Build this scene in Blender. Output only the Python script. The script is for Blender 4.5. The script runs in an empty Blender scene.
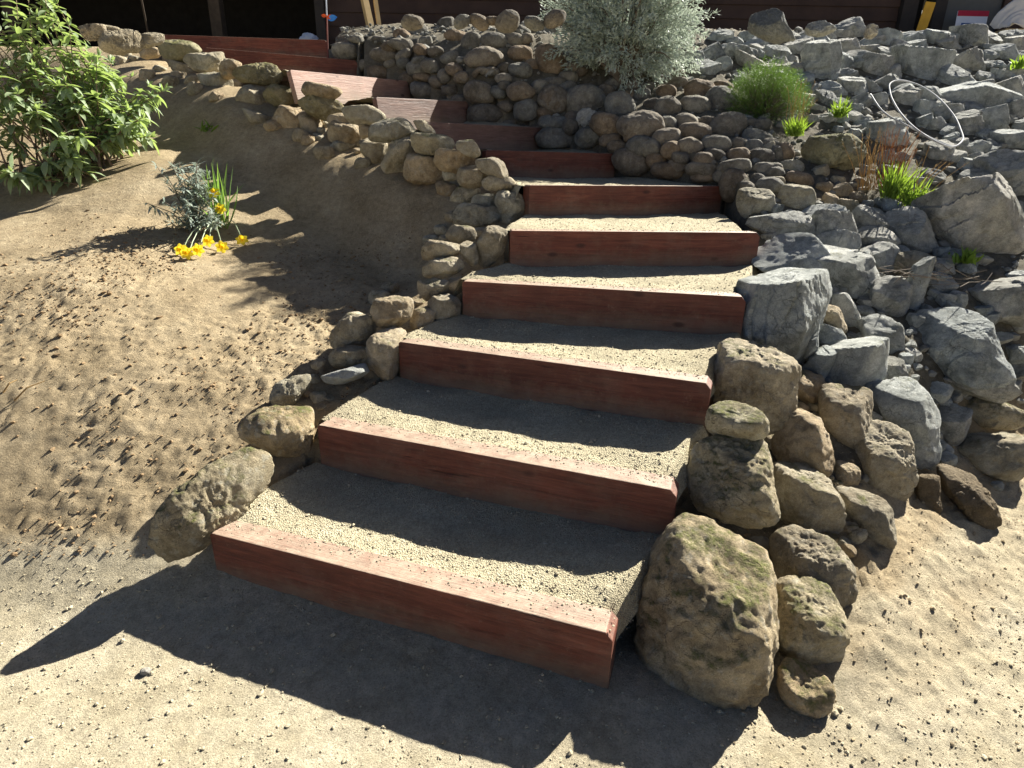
import bpy, bmesh, math, random
import numpy as np
from mathutils import Vector, Matrix, Quaternion
R_ = math.radians
scene = bpy.context.scene
COL = scene.collection
# ---------------------------------------------------------------- camera
cd = bpy.data.cameras.new('camera'); cam = bpy.data.objects.new('camera', cd); COL.objects.link(cam)
pitch, roll = R_(20.0686), R_(-.957)
uh = Vector((0, math.sin(pitch), math.cos(pitch))); bk = Vector((0, -math.cos(pitch), math.sin(pitch))); rx = Vector((1, 0, 0))
right = rx*math.cos(roll)-uh*math.sin(roll); up = rx*math.sin(roll)+uh*math.cos(roll)
cam.matrix_world = Matrix(((right.x, up.x, bk.x, 0), (right.y, up.y, bk.y, 0), (right.z, up.z, bk.z, 1.5577), (0, 0, 0, 1)))
cd.sensor_fit = 'HORIZONTAL'; cd.sensor_width = 36; cd.lens = 36*589.31/1024; cd.clip_start = .05; cd.clip_end = 2000
scene.camera = cam
# ---------------------------------------------------------------- sky, sun, exposure
SUN_AZ, SUN_EL = R_(44), R_(36)          # azimuth from +y towards +x
world = bpy.data.worlds.new('World'); scene.world = world; world.use_nodes = True
wn = world.node_tree.nodes; sky = wn.new('ShaderNodeTexSky'); sky.sky_type = 'NISHITA'; sky.sun_disc = False; sky.air_density = .27; sky.dust_density = .6; sky.ozone_density = .3
sky.sun_elevation = SUN_EL; sky.sun_rotation = SUN_AZ
world.node_tree.links.new(sky.outputs[0], wn['Background'].inputs[0]); wn['Background'].inputs[1].default_value = .05
sl = bpy.data.lights.new('sun', 'SUN'); sl.energy = 5.0; sl.angle = R_(.53); sl.color = (1, .955, .855)
so = bpy.data.objects.new('sun', sl); COL.objects.link(so); so.location = (5, 8, 8)
sd = Vector((math.sin(SUN_AZ)*math.cos(SUN_EL), math.cos(SUN_AZ)*math.cos(SUN_EL), math.sin(SUN_EL)))
so.rotation_euler = sd.to_track_quat('Z', 'Y').to_euler()
vs = scene.view_settings; vs.view_transform = 'Standard'; vs.look = 'None'; vs.exposure = 1.75; vs.gamma = 1; vs.use_curve_mapping = False
# ---------------------------------------------------------------- numeric noise
def hash3(ix, iy, iz):
    h = (ix.astype(np.int64)*374761393+iy.astype(np.int64)*668265263+iz.astype(np.int64)*1274126177) & 0xffffffff
    h = ((h ^ (h >> 13))*1274126177) & 0xffffffff
    return ((h ^ (h >> 16)) & 0xffff)/32767.5-1
def vnoise(p):
    i = np.floor(p); f = p-i; f = f*f*f*(f*(f*6-15)+10); i = i.astype(np.int64); r = 0
    for dx in (0, 1):
        for dy in (0, 1):
            for dz in (0, 1):
                w = (f[:, 0] if dx else 1-f[:, 0])*(f[:, 1] if dy else 1-f[:, 1])*(f[:, 2] if dz else 1-f[:, 2])
                r = r+w*hash3(i[:, 0]+dx, i[:, 1]+dy, i[:, 2]+dz)
    return r
def fbm(p, o=4, g=.5, lac=2.03):
    a, s, r = 1., 0., 0
    for k in range(o):
        r = r+a*vnoise(p+17.3*k); s += a; a *= g; p = p*lac
    return r/s
def noise2(x, y, f, o=3): return fbm(np.stack([np.ravel(x)*f, np.ravel(y)*f, np.zeros(np.size(x))+.37*f], 1), o).reshape(np.shape(x))
# ---------------------------------------------------------------- mesh helpers
def mesh(name, V, Fs, mat=None, parent=None, smooth=False, loc=None, n=None):
    """V (N,3), Fs: array (M,k) or list of faces -> ONE mesh object"""
    me = bpy.data.meshes.new(name); V = np.asarray(V, np.float32)
    if isinstance(Fs, np.ndarray):
        k = Fs.shape[1]; tot = np.full(len(Fs), k); li = Fs.ravel()
    else:
        tot = np.array([len(f) for f in Fs]); li = np.array([v for f in Fs for v in f])
    me.vertices.add(len(V)); me.vertices.foreach_set('co', V.ravel())
    me.loops.add(len(li)); me.loops.foreach_set('vertex_index', li.astype(np.int32))
    me.polygons.add(len(tot)); me.polygons.foreach_set('loop_start', np.concatenate([[0], np.cumsum(tot)[:-1]]).astype(np.int32))
    me.polygons.foreach_set('use_smooth', np.full(len(tot), smooth))
    me.update(calc_edges=True); me.validate()
    o = bpy.data.objects.new(name, me); COL.objects.link(o)
    if mat: me.materials.append(mat)
    if parent: o.parent = parent
    if loc is not None: o.location = loc
    return o
def tag(o, label=None, cat=None, group=None, kind=None):
    for k, v in (('label', label), ('category', cat), ('group', group), ('kind', kind)):
        if v: o[k] = v
    return o
def empty(name, loc, label, cat, group=None):
    o = bpy.data.objects.new(name, None); COL.objects.link(o); o.location = loc; o.empty_display_size = .1
    return tag(o, label, cat, group)
class MB:
    """collects simple shapes, in coordinates of the object it will become"""
    def __init__(s): s.V = []; s.F = []
    def add(s, V, F):
        b = len(s.V); s.V += [tuple(v) for v in V]; s.F += [tuple(i+b for i in f) for f in F]
    def box(s, a, b):
        x0, y0, z0 = a; x1, y1, z1 = b
        s.add([(x0, y0, z0), (x1, y0, z0), (x1, y1, z0), (x0, y1, z0), (x0, y0, z1), (x1, y0, z1), (x1, y1, z1), (x0, y1, z1)],
              [(0, 3, 2, 1), (4, 5, 6, 7), (0, 1, 5, 4), (1, 2, 6, 5), (2, 3, 7, 6), (3, 0, 4, 7)])
    def tube(s, pts, r, n=6, closed=False):
        pts = [Vector(p) for p in pts]; m = len(pts); rs = r if hasattr(r, '__len__') else [r]*m
        rings = []; prev = None
        for i, p in enumerate(pts):
            t = (pts[(i+1) % m]-pts[i-1]) if closed else (pts[min(i+1, m-1)]-pts[max(i-1, 0)])
            t.normalize(); u = (prev or t.orthogonal()); u = (u-t*u.dot(t)); u = u.normalized() if u.length > 1e-5 else t.orthogonal().normalized(); prev = u; w = t.cross(u)
            rings.append([p+(u*math.cos(6.28318*k/n)+w*math.sin(6.28318*k/n))*rs[i] for k in range(n)])
        V = [v for q in rings for v in q]; F = []
        for i in range(m if closed else m-1):
            j = (i+1) % m
            for k in range(n): F.append((i*n+k, i*n+(k+1) % n, j*n+(k+1) % n, j*n+k))
        if not closed: F += [tuple(range(n-1, -1, -1)), tuple((m-1)*n+k for k in range(n))]
        s.add(V, F)
    def leaf(s, p, d, nrm, L, w, droop=.3, fold=.25, seg=4):
        p = Vector(p); d = Vector(d).normalized(); nrm = Vector(nrm); side = d.cross(nrm)
        if side.length < 1e-4: side = d.orthogonal()
        side.normalize(); nn = side.cross(d).normalized(); V = []; F = []
        for i in range(seg+1):
            t = i/seg; c = p+d*(L*t)-nn*(droop*L*t*t); ww = w*.5*(math.sin(math.pi*min(1, t*.93+.07))**.75)*(1 if i < seg else .12)
            V += [c-side*ww+nn*(fold*ww), c, c+side*ww+nn*(fold*ww)]
        for i in range(seg):
            b = i*3; F += [(b, b+1, b+4, b+3), (b+1, b+2, b+5, b+4)]
        s.add(V, F)
    def build(s, name, mat, parent=None, smooth=False, loc=None):
        V = np.array([tuple(v) for v in s.V], float)
        if loc is not None: V = V-np.array(loc)
        return mesh(name, V, s.F, mat, parent, smooth, loc)
def ico(level):
    bm = bmesh.new(); bmesh.ops.create_icosphere(bm, subdivisions=level, radius=1)
    bm.verts.ensure_lookup_table(); V = np.array([v.co[:] for v in bm.verts]); F = np.array([[v.index for v in f.verts] for f in bm.faces]); bm.free()
    return V/np.linalg.norm(V, axis=1)[:, None], F
ICO = {k: ico(k) for k in (1, 2, 4, 5, 6)}
# ---------------------------------------------------------------- material helpers
class NT:
    def __init__(s, name, rough=.9, spec=.3):
        s.m = bpy.data.materials.new(name); s.m.use_nodes = True; s.t = s.m.node_tree; s.b = s.t.nodes['Principled BSDF']
        s.b.inputs['Roughness'].default_value = rough; s.b.inputs['Specular IOR Level'].default_value = spec
    def n(s, ty, **kw):
        x = s.t.nodes.new('ShaderNode'+ty)
        for k, v in kw.items():
            if k.startswith('i_'): x.inputs[int(k[2:]) if k[2:].isdigit() else k[2:].replace('_', ' ')].default_value = v
            else: setattr(x, k, v)
        return x
    def l(s, a, b): s.t.links.new(a, b)
    def co(s, rnd=True, obj=True):
        c = s.n('TexCoord'); o = c.outputs['Object' if obj else 'Generated']
        if rnd:
            oi = s.n('ObjectInfo'); a = s.n('VectorMath', operation='MULTIPLY_ADD'); a.inputs[1].default_value = (1, 1, 1); s.l(o, a.inputs[0])
            k = s.n('VectorMath', operation='SCALE'); k.inputs[0].default_value = (37, 11, 23); s.l(oi.outputs['Random'], k.inputs['Scale']); s.l(k.outputs[0], a.inputs[2]); o = a.outputs[0]
        s.c = o; return o
    def noise(s, scale, detail=5, rough=.6, vec=None, dist=0):
        x = s.n('TexNoise'); x.inputs['Scale'].default_value = scale; x.inputs['Detail'].default_value = detail; x.inputs['Roughness'].default_value = rough; x.inputs['Distortion'].default_value = dist
        s.l(vec or s.c, x.inputs['Vector']); return x.outputs[0]
    def ramp(s, fac, stops):
        r = s.n('ValToRGB'); e = r.color_ramp.elements
        while len(e) < len(stops): e.new(.5)
        for q, (p, c) in zip(e, stops): q.position = p; q.color = (c if hasattr(c, '__len__') else (c, c, c))[:3]+((1,) if True else ())
        s.l(fac, r.inputs[0]); return r.outputs[0]
    def mix(s, fac, a, b, mode='MIX'):
        m = s.n('Mix', data_type='RGBA', blend_type=mode)
        for v, i in ((fac, 0), (a, 6), (b, 7)):
            if hasattr(v, 'links') or hasattr(v, 'is_linked'): s.l(v, m.inputs[i])
            else: m.inputs[i].default_value = v if i == 0 else tuple(v)[:3]+(1,)
        return m.outputs[2]
    def math(s, op, a, b=0., clamp=False):
        m = s.n('Math', operation=op, use_clamp=clamp)
        for v, i in ((a, 0), (b, 1)):
            if hasattr(v, 'is_linked'): s.l(v, m.inputs[i])
            else: m.inputs[i].default_value = v
        return m.outputs[0]
    def bump(s, h, strength=.5, dist=.01, prev=None):
        b = s.n('Bump'); b.inputs['Strength'].default_value = strength; b.inputs['Distance'].default_value = dist; s.l(h, b.inputs['Height'])
        if prev: s.l(prev, b.inputs['Normal'])
        s.l(b.outputs[0], s.b.inputs['Normal']); return b.outputs[0]
    def col(s, o): s.l(o, s.b.inputs['Base Color']) if hasattr(o, 'is_linked') else setattr(s.b.inputs['Base Color'], 'default_value', tuple(o)+(1,)); return s
def flat(name, c, rough=.8, spec=.3, var=.25, scale=8, bump=0):
    t = NT(name, rough, spec); t.co(); n = t.noise(scale, 4)
    d = tuple(x*(1-var) for x in c); u = tuple(min(1, x*(1+var)) for x in c)
    t.col(t.ramp(n, [(.3, d), (.7, u)]))
    if bump: t.bump(t.noise(scale*6, 4), .5, bump)
    return t.m
def leafmat(name, c1, c2, trans=.35, tcol=None, rough=.55):
    t = NT(name, rough, .35); t.co(False); n = t.noise(14, 2); cc = t.ramp(n, [(.3, c1), (.7, c2)]); t.col(cc)
    tr = t.n('BsdfTranslucent'); mx = t.n('MixShader', i_0=trans)
    if tcol: tr.inputs[0].default_value = tcol+(1,)
    else: t.l(cc, tr.inputs[0])
    out = t.t.nodes['Material Output']; t.l(t.b.outputs[0], mx.inputs[1]); t.l(tr.outputs[0], mx.inputs[2]); t.l(mx.outputs[0], out.inputs[0])
    return t.m
def rockmat(name, cols, moss=0., mosscol=((.09, .10, .03), (.24, .245, .08)), lichen=.25, bs=1.0, dust=(.34, .27, .18), dustk=.2, hue=.12):
    t = NT(name, .92, .25); t.co()
    big = t.noise(4, 4, .6, dist=.5); med = t.noise(24, 7, .72); fine = t.noise(150, 5, .75); spk = t.noise(420, 2, .6)
    c = t.ramp(t.math('ADD', t.math('MULTIPLY', big, .55), t.math('MULTIPLY', t.noise(13, 8, .75, dist=.4), .45)), [(.36, cols[0]), (.5, cols[1]), (.64, cols[2])])
    oi = t.n('ObjectInfo'); vr = t.ramp(oi.outputs['Random'], [(0, (1-hue*1.8, 1-hue*1.6, 1-hue*1.4)), (.35, (1+hue, 1, 1-hue)), (.7, (1-hue*.6, 1, 1+hue*.5)), (1, (1+hue*1.2, 1+hue*1.2, 1+hue))])
    c = t.mix(1, c, vr, 'MULTIPLY')
    c = t.mix(1, c, t.ramp(med, [(.32, .74), (.68, 1.2)]), 'MULTIPLY')
    c = t.mix(1, c, t.ramp(fine, [(.3, .72), (.7, 1.22)]), 'MULTIPLY')
    c = t.mix(1, c, t.ramp(spk, [(.3, .82), (.7, 1.15)]), 'MULTIPLY')
    vo = t.n('TexVoronoi', feature='DISTANCE_TO_EDGE'); vo.inputs['Scale'].default_value = 7; dv = t.n('VectorMath', operation='ADD'); nz_ = t.n('TexNoise'); nz_.inputs['Scale'].default_value = 6; nz_.inputs['Detail'].default_value = 6
    t.l(t.c, nz_.inputs['Vector']); ds = t.n('VectorMath', operation='SCALE'); ds.inputs['Scale'].default_value = .35; t.l(nz_.outputs['Color'], ds.inputs[0]); t.l(t.c, dv.inputs[0]); t.l(ds.outputs[0], dv.inputs[1]); t.l(dv.outputs[0], vo.inputs['Vector'])
    crk = t.math('MULTIPLY', t.ramp(vo.outputs['Distance'], [(0, 1), (.018, 0)]), t.ramp(t.noise(3, 3), [(.48, 0), (.6, 1)]))
    c = t.mix(t.math('MULTIPLY', crk, .32), c, (.05, .042, .032))
    geo = t.n('NewGeometry'); sx = t.n('SeparateXYZ'); t.l(geo.outputs['Normal'], sx.inputs[0]); nz = sx.outputs[2]
    if lichen:
        lv = t.math('MULTIPLY', t.ramp(t.noise(34, 3, .5), [(.57, 0), (.66, 1)]), lichen); c = t.mix(lv, c, (.5, .5, .43))
    if dustk:
        c = t.mix(t.math('MULTIPLY', t.ramp(t.math('ADD', t.math('MULTIPLY', nz, .35), med), [(.55, 0), (.95, 1)]), dustk), c, dust)
    h = t.math('SUBTRACT', t.math('ADD', t.math('MULTIPLY', med, .6), t.math('MULTIPLY', fine, .5)), t.math('MULTIPLY', crk, .5))
    nb = t.bump(t.noise(9, 9, .75), .7*bs, .05); nb = t.bump(h, .95*bs, .018, nb); nb = t.bump(spk, .5*bs, .004, nb)
    if moss:
        mm = t.math('ADD', t.noise(8, 9, .78, dist=.3), t.math('MULTIPLY', nz, .2)); mk = t.ramp(mm, [(.80-.22*moss, 0), (.90-.2*moss, 1)])
        mk = t.math('MULTIPLY', mk, t.ramp(t.noise(60, 3, .6), [(.3, .25), (.6, 1)]))
        mc = t.ramp(t.noise(30, 5, .7), [(.35, mosscol[0]), (.65, mosscol[1])]); c = t.mix(mk, c, mc)
        hb = t.math('MULTIPLY', mk, t.noise(190, 3, .7)); t.bump(hb, .9, .02, nb)
    t.col(c); return t.m
# ---- terrain heights (metres); shared by the ground sheet and everything standing on it
STEPS = [(-1.138,1.899,-18.55,1.536,.243),(-.860,2.381,-19.7,1.550,.481),(-.582,2.886,-21.45,1.526,.723),
         (-.287,3.276,-12.1,1.502,.966),(-.025,3.614,4.9,1.550,1.211),(.096,4.207,24.4,1.691,1.455),(-.247,5.18,20.1,1.2,1.698)]
UPPER = [(-.694,4.886,56,1.694,1.941,-.057),(-1.185,5.48,57,1.275,2.187,-.081),(-1.948,5.658,62,1.633,2.432,-.107),(-3.18,6.788,27,1.539,2.678,-.011),(-3.937,7.388,12,1.77,2.922,-.038)]
def step_ends(s):
    x, y, yaw, L, z = s[:5]; a = math.radians(yaw)
    return (x, y), (x+L*math.cos(a), y+L*math.sin(a))
ALL_STEPS = STEPS + UPPER
TREADS = []
for i, s in enumerate(ALL_STEPS):
    a, b = step_ends(s)
    if i+1 < len(ALL_STEPS):
        c, d = step_ends(ALL_STEPS[i+1]); z1 = ALL_STEPS[i+1][4]-.215
    else:
        c, d = (a[0]-.1, a[1]+.8), (b[0]-.1, b[1]+.8); z1 = s[4]+.02
    TREADS.append((a, b, d, c, s[4], z1))
def smin(a, b, k):
    h = np.clip(.5+.5*(b-a)/k, 0, 1); return b*(1-h)+a*h-k*h*(1-h)
def smax(a, b, k): return -smin(-a, -b, k)
TOE_X = [.3,.55,.9,1.3,1.8,2.4,3,4,6]; TOE_Y = [1.25,1.33,1.45,1.85,2.28,2.72,2.95,3.2,3.5]
EDGE_Y = [1.0,1.41,1.86,2.33,2.96,3.75,4.9,5.6,6.3,6.6,7.2,7.8]; EDGE_X = [.20,.36,.64,.88,1.22,1.56,1.68,.95,.25,-.5,-1.2,-2.2]
WALL_X = [-6,-5.4,-4.2,-3.5,-2.9,-2.2,-1.65,-1.1,-.55,-.1]; WALL_Y = [7.6,7.4,6.9,6.5,6.2,5.7,5.35,4.95,4.58,4.2]
def bank_drop(x, y):
    # the bank falls away steeply below the stacked stones, then flattens
    s = np.clip((np.interp(x, WALL_X, WALL_Y)-y)/.75, 0, 1); s = s*s*(3-2*s)
    xl = np.interp(y, [1.9,2.4,2.9,3.3,3.6,4.2], [-1.14,-.86,-.58,-.29,-.03,.1])
    return .30*s*np.clip((y-2.7)/1.6, 0, 1)*np.clip((xl-x-.15)/.6, 0, 1)
def terrain(x, y):
    pl = .05+.48*(y-1.75)
    crest = 3.2-.3/(1+np.exp((x+2.6)/.2))+.28*np.exp(-((y-8.0)/.55)**2)*(1/(1+np.exp(-(x+1.9)/.15)))
    pl = pl+.22*np.exp(-((y-7.3)/.6)**2)*np.exp(-((x+.2)/1.2)**2)
    pl = pl-.20*np.exp(-((x-.45)/.4)**2-((y-6.2)/.4)**2)  # hollow shaped so the low sun reaches the turning risers
    pl = smin(pl, crest, .25)
    yl = 1.899-.335*(x+1.138)
    g = -.02+.06*np.clip(1-(yl-y)/.4, 0, 1)**1.5*np.clip(1.5-np.abs(x+.4)/.9, 0, 1)+.03*np.clip(x-1, 0, 3)
    left = smax(pl-.05+.20*np.clip(-x-.75-.2*(y-1.75), 0, 1.5)*np.clip((7-y)/2, 0, 1)*np.clip((y-1.75)/1.6, 0, 1)-bank_drop(x, y), g, .08)
    toe = np.interp(x, TOE_X, TOE_Y)
    zr = smin(pl, .02+1.5*(y-toe), .2)
    right = smax(smax(zr, g, .08), -.03+.33*(y-toe+.7)*np.clip((x-.85)/.5, 0, 1), .1)
    ex = np.interp(y, EDGE_Y, EDGE_X)
    w = 1/(1+np.exp(-np.clip((x-ex)/.05, -30, 30)))
    return left*(1-w)+right*w
def tri_height(x, y, A, B, C, grow):
    d = (B[1]-C[1])*(A[0]-C[0])+(C[0]-B[0])*(A[1]-C[1])
    if abs(d) < 1e-9: return np.full(np.shape(x), np.inf)
    l1 = ((B[1]-C[1])*(x-C[0])+(C[0]-B[0])*(y-C[1]))/d
    l2 = ((C[1]-A[1])*(x-C[0])+(A[0]-C[0])*(y-C[1]))/d
    l3 = 1-l1-l2
    return np.where((l1 > -grow) & (l2 > -grow) & (l3 > -grow), l1*A[2]+l2*B[2]+l3*C[2], np.inf)
def tread_cut(x, y):
    # height a little below the gravel of the stair corridor, or +inf outside it
    out = np.full(np.shape(x), np.inf)
    for (a, b, c, d, z0, z1) in TREADS:
        if z0 > 1.8: z0, z1 = z0-.1, z1-.1
        A, B, C, D = (*a, z0-.09), (*b, z0-.09), (*c, z1-.09), (*d, z1-.09)
        out = np.minimum(out, np.minimum(tri_height(x, y, A, B, C, .05), tri_height(x, y, A, C, D, .05)))
    return out
def ground(x, y):
    return np.minimum(terrain(x, y), tread_cut(x, y))
ROCKS = [
('boulder','largest tan boulder with mossy hollows at the end of the bottom timber','rocks bordering the timber steps','moss',6,0.85,(0.657,1.579,0.152),0.394,-0.688,[0.210,0.217,0.289,0.338,0.348,0.309,0.256,0.238,0.256,0.300,0.298,0.296,0.289,0.249]),
('boulder','long mossy boulder slanting beside the bottom timber on the soil side','rocks bordering the timber steps','moss',6,0.62,(-1.175,1.980,0.308),-0.536,-0.497,[0.210,0.294,0.252,0.169,0.125,0.122,0.146,0.202,0.248,0.235,0.166,0.116,0.111,0.137]),
('boulder','flat topped mossy boulder with hollow face at the end of the second timber','rocks bordering the timber steps','moss',6,0.9,(0.863,2.020,0.439),0.404,-0.471,[0.156,0.149,0.179,0.199,0.202,0.201,0.192,0.185,0.189,0.180,0.166,0.178,0.210,0.191]),
('boulder','egg shaped tan boulder with green moss streak beside the largest boulder','rocks bordering the timber steps','moss',6,0.95,(1.008,1.595,0.129),0.563,-0.648,[0.131,0.123,0.124,0.140,0.162,0.153,0.141,0.144,0.144,0.137,0.131,0.133,0.149,0.144]),
('boulder','big brown boulder with orange ridged edge at the end of the third timber','rocks bordering the timber steps','tan',6,0.95,(1.111,2.520,0.643),0.415,-0.321,[0.187,0.193,0.195,0.199,0.220,0.244,0.228,0.202,0.201,0.187,0.192,0.232,0.234,0.200]),
('boulder','massive grey boulder with glinting white chips below the hose loop','grey rocks of the rubble bank','grey',6,0.95,(3.056,4.144,1.278),0.635,-0.054,[0.309,0.237,0.219,0.237,0.291,0.364,0.400,0.309,0.255,0.273,0.273,0.291,0.346,0.382]),
('boulder','smooth pale tan rock with scalloped top behind the egg shaped mossy boulder','rocks bordering the timber steps','tan',6,0.95,(1.112,1.794,0.194),0.555,-0.574,[0.156,0.140,0.131,0.134,0.154,0.173,0.182,0.159,0.147,0.140,0.140,0.147,0.157,0.168]),
('boulder','tall flat faced grey block at the end of the fourth timber','grey rocks of the rubble bank','grey',6,0.95,(1.414,3.050,0.848),0.434,-0.208,[0.182,0.237,0.251,0.279,0.265,0.265,0.265,0.223,0.237,0.237,0.237,0.320,0.265,0.195]),
('boulder','broad dark grey boulder with pale top edge below the dead twig bundle','grey rocks of the rubble bank','grey',6,0.95,(2.427,3.098,0.677),0.664,-0.220,[0.195,0.156,0.156,0.207,0.233,0.220,0.259,0.272,0.207,0.169,0.156,0.195,0.246,0.298]),
('boulder','long tan boulder with pitted pale ridge leaning beside the flat topped boulder','rocks bordering the timber steps','tan',6,0.95,(1.207,2.091,0.307),0.524,-0.478,[0.140,0.114,0.113,0.131,0.166,0.187,0.174,0.146,0.129,0.129,0.141,0.147,0.169,0.181]),
('boulder','broad rough tan boulder sloping down to the dirt bank','rocks bordering the timber steps','tan',6,0.95,(1.662,2.350,0.353),0.615,-0.396,[0.127,0.120,0.129,0.157,0.194,0.177,0.142,0.134,0.130,0.145,0.169,0.186,0.182,0.148]),
('boulder','lichen speckled rock at the soil end of the second timber','rocks bordering the timber steps','moss',5,0.95,(-1.041,2.420,0.426),-0.406,-0.406,[0.144,0.171,0.148,0.124,0.111,0.120,0.154,0.181,0.130,0.097,0.098,0.134,0.173,0.141]),
('boulder','grey boulder with sun bleached cap above the broad rough tan boulder','grey rocks of the rubble bank','grey',5,0.95,(1.892,2.610,0.456),0.627,-0.329,[0.133,0.133,0.123,0.143,0.204,0.244,0.224,0.153,0.113,0.103,0.133,0.224,0.264,0.173]),
('boulder','small round mossy rock on the dirt at the foot of the largest boulder','rocks bordering the timber steps','moss',5,0.95,(0.922,1.394,0.060),0.584,-0.731,[0.082,0.081,0.078,0.079,0.085,0.087,0.087,0.085,0.080,0.085,0.082,0.079,0.081,0.082]),
('boulder','tan overhanging boulder shading the dirt at the frame edge','rocks bordering the timber steps','tan',5,0.95,(2.451,2.694,0.233),0.738,-0.349,[0.154,0.159,0.157,0.140,0.112,0.111,0.143,0.203,0.183,0.131,0.112,0.126,0.149,0.157]),
('boulder','upright tan boulder tapering to a point at its bottom','rocks bordering the timber steps','tan',5,0.95,(1.563,2.541,0.487),0.552,-0.345,[0.109,0.110,0.133,0.165,0.171,0.169,0.151,0.119,0.110,0.125,0.155,0.180,0.166,0.127]),
('rock','brown wedge rock with pale chip between the mossy and upright boulders','rocks bordering the timber steps','tan',5,0.95,(1.285,2.350,0.440),0.500,-0.395,[0.118,0.107,0.111,0.136,0.161,0.155,0.132,0.125,0.136,0.143,0.121,0.128,0.163,0.149]),
('boulder','long grey boulder with bright crest at the end of the fifth timber','grey rocks of the rubble bank','grey',5,0.95,(1.748,3.678,1.030),0.444,-0.129,[0.209,0.163,0.140,0.151,0.198,0.244,0.302,0.279,0.151,0.082,0.082,0.117,0.313,0.290]),
('boulder','soil covered rock ridge running down the dirt slope','rocks bordering the timber steps','soil',5,0.95,(2.067,2.334,0.192),0.725,-0.413,[0.108,0.079,0.070,0.075,0.110,0.166,0.161,0.099,0.071,0.066,0.081,0.122,0.153,0.150]),
('boulder','slanting tan rock with shadowed underside standing in the dirt slope','rocks bordering the timber steps','tan',5,0.95,(1.435,2.038,0.260),0.613,-0.480,[0.099,0.088,0.090,0.093,0.109,0.145,0.156,0.109,0.076,0.067,0.077,0.112,0.148,0.125]),
('boulder','large bluish grey block uphill of the massive boulder, at the frame edge','grey rocks of the rubble bank','grey',5,0.95,(3.764,4.739,1.538),0.671,-0.003,[0.191,0.191,0.178,0.218,0.218,0.245,0.300,0.218,0.205,0.191,0.191,0.218,0.286,0.232]),
('boulder','grey boulder with square edge standing above the pointed upright boulder','grey rocks of the rubble bank','grey',5,0.95,(1.726,2.850,0.638),0.545,-0.269,[0.153,0.153,0.180,0.180,0.153,0.144,0.144,0.153,0.162,0.243,0.136,0.127,0.153,0.162]),
('rock','cap rock perched on top of the flat topped mossy boulder','rocks bordering the timber steps','moss',5,0.95,(0.887,2.130,0.638),0.395,-0.379,[0.122,0.101,0.091,0.078,0.080,0.101,0.117,0.121,0.122,0.095,0.073,0.068,0.083,0.125]),
('boulder','green mossed boulder above the tan overhang at the dirt slope edge','rocks bordering the timber steps','moss',5,0.95,(2.601,2.956,0.356),0.722,-0.296,[0.152,0.138,0.108,0.092,0.091,0.100,0.134,0.186,0.147,0.113,0.093,0.092,0.108,0.138]),
('boulder','smooth faced grey wedge leaning on the long boulder with bright crest','grey rocks of the rubble bank','grey',5,0.95,(2.009,3.587,0.981),0.511,-0.139,[0.188,0.146,0.136,0.136,0.157,0.229,0.271,0.146,0.126,0.126,0.146,0.188,0.229,0.229]),
('boulder','yellow mossed rounded boulder between cobble heap and dry grass tuft','rocks bordering the timber steps','yellow',5,0.95,(2.498,5.000,1.714),0.463,0.028,[0.237,0.187,0.151,0.133,0.143,0.179,0.216,0.246,0.196,0.152,0.133,0.142,0.172,0.213]),
('boulder','long low slab with pale lit edge above the green mossed boulder','grey rocks of the rubble bank','grey',5,0.95,(2.462,3.015,0.509),0.685,-0.263,[0.238,0.128,0.094,0.078,0.078,0.103,0.188,0.289,0.103,0.052,0.052,0.052,0.078,0.179]),
('boulder','sun bleached rough boulder beside the dead twig bundle','grey rocks of the rubble bank','grey',5,0.95,(2.905,3.466,0.874),0.698,-0.150,[0.157,0.139,0.148,0.130,0.130,0.176,0.222,0.148,0.130,0.121,0.130,0.148,0.185,0.166]),
('boulder','large pot shaped grey boulder with white flat top above the hose loop','grey rocks of the rubble bank','grey',5,0.95,(4.284,7.038,2.634),0.547,0.130,[0.262,0.311,0.262,0.213,0.230,0.279,0.360,0.279,0.246,0.246,0.262,0.295,0.295,0.262]),
('boulder','blocky grey brown rock at the soil end of the third timber','rocks bordering the timber steps','tan',5,0.95,(-0.655,2.950,0.646),-0.219,-0.293,[0.083,0.123,0.162,0.140,0.122,0.112,0.115,0.117,0.123,0.139,0.162,0.150,0.107,0.084]),
('boulder','long low grey boulder with bright top uphill of the hose loop','grey rocks of the rubble bank','grey',5,0.95,(4.356,6.263,2.258),0.608,0.092,[0.384,0.166,0.111,0.097,0.111,0.152,0.343,0.425,0.166,0.111,0.097,0.111,0.152,0.330]),
('boulder','jagged grey rock with bright ragged rim beneath the grass tuft','grey rocks of the rubble bank','grey',5,0.95,(2.624,4.034,1.189),0.577,-0.077,[0.134,0.115,0.106,0.115,0.181,0.238,0.191,0.134,0.115,0.124,0.143,0.172,0.219,0.210]),
('rock','shaded rounded rock on the soil side of the pinkish cube rock','rocks bordering the timber steps','tan',5,0.95,(-0.854,3.050,0.719),-0.273,-0.259,[0.121,0.145,0.153,0.113,0.087,0.085,0.098,0.125,0.143,0.139,0.107,0.097,0.101,0.104]),
('rock','blocky grey rock under the sun bleached flat tan rock','grey rocks of the rubble bank','grey',5,0.95,(2.181,3.391,0.876),0.572,-0.168,[0.099,0.099,0.137,0.144,0.144,0.152,0.129,0.107,0.107,0.129,0.129,0.174,0.144,0.107]),
('boulder','big blue grey boulder with shining edge uphill of the round green shrub','grey rocks of the rubble bank','grey',5,0.95,(3.186,6.956,2.586),0.430,0.134,[0.177,0.190,0.190,0.231,0.285,0.271,0.231,0.190,0.190,0.217,0.217,0.271,0.312,0.217]),
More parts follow.
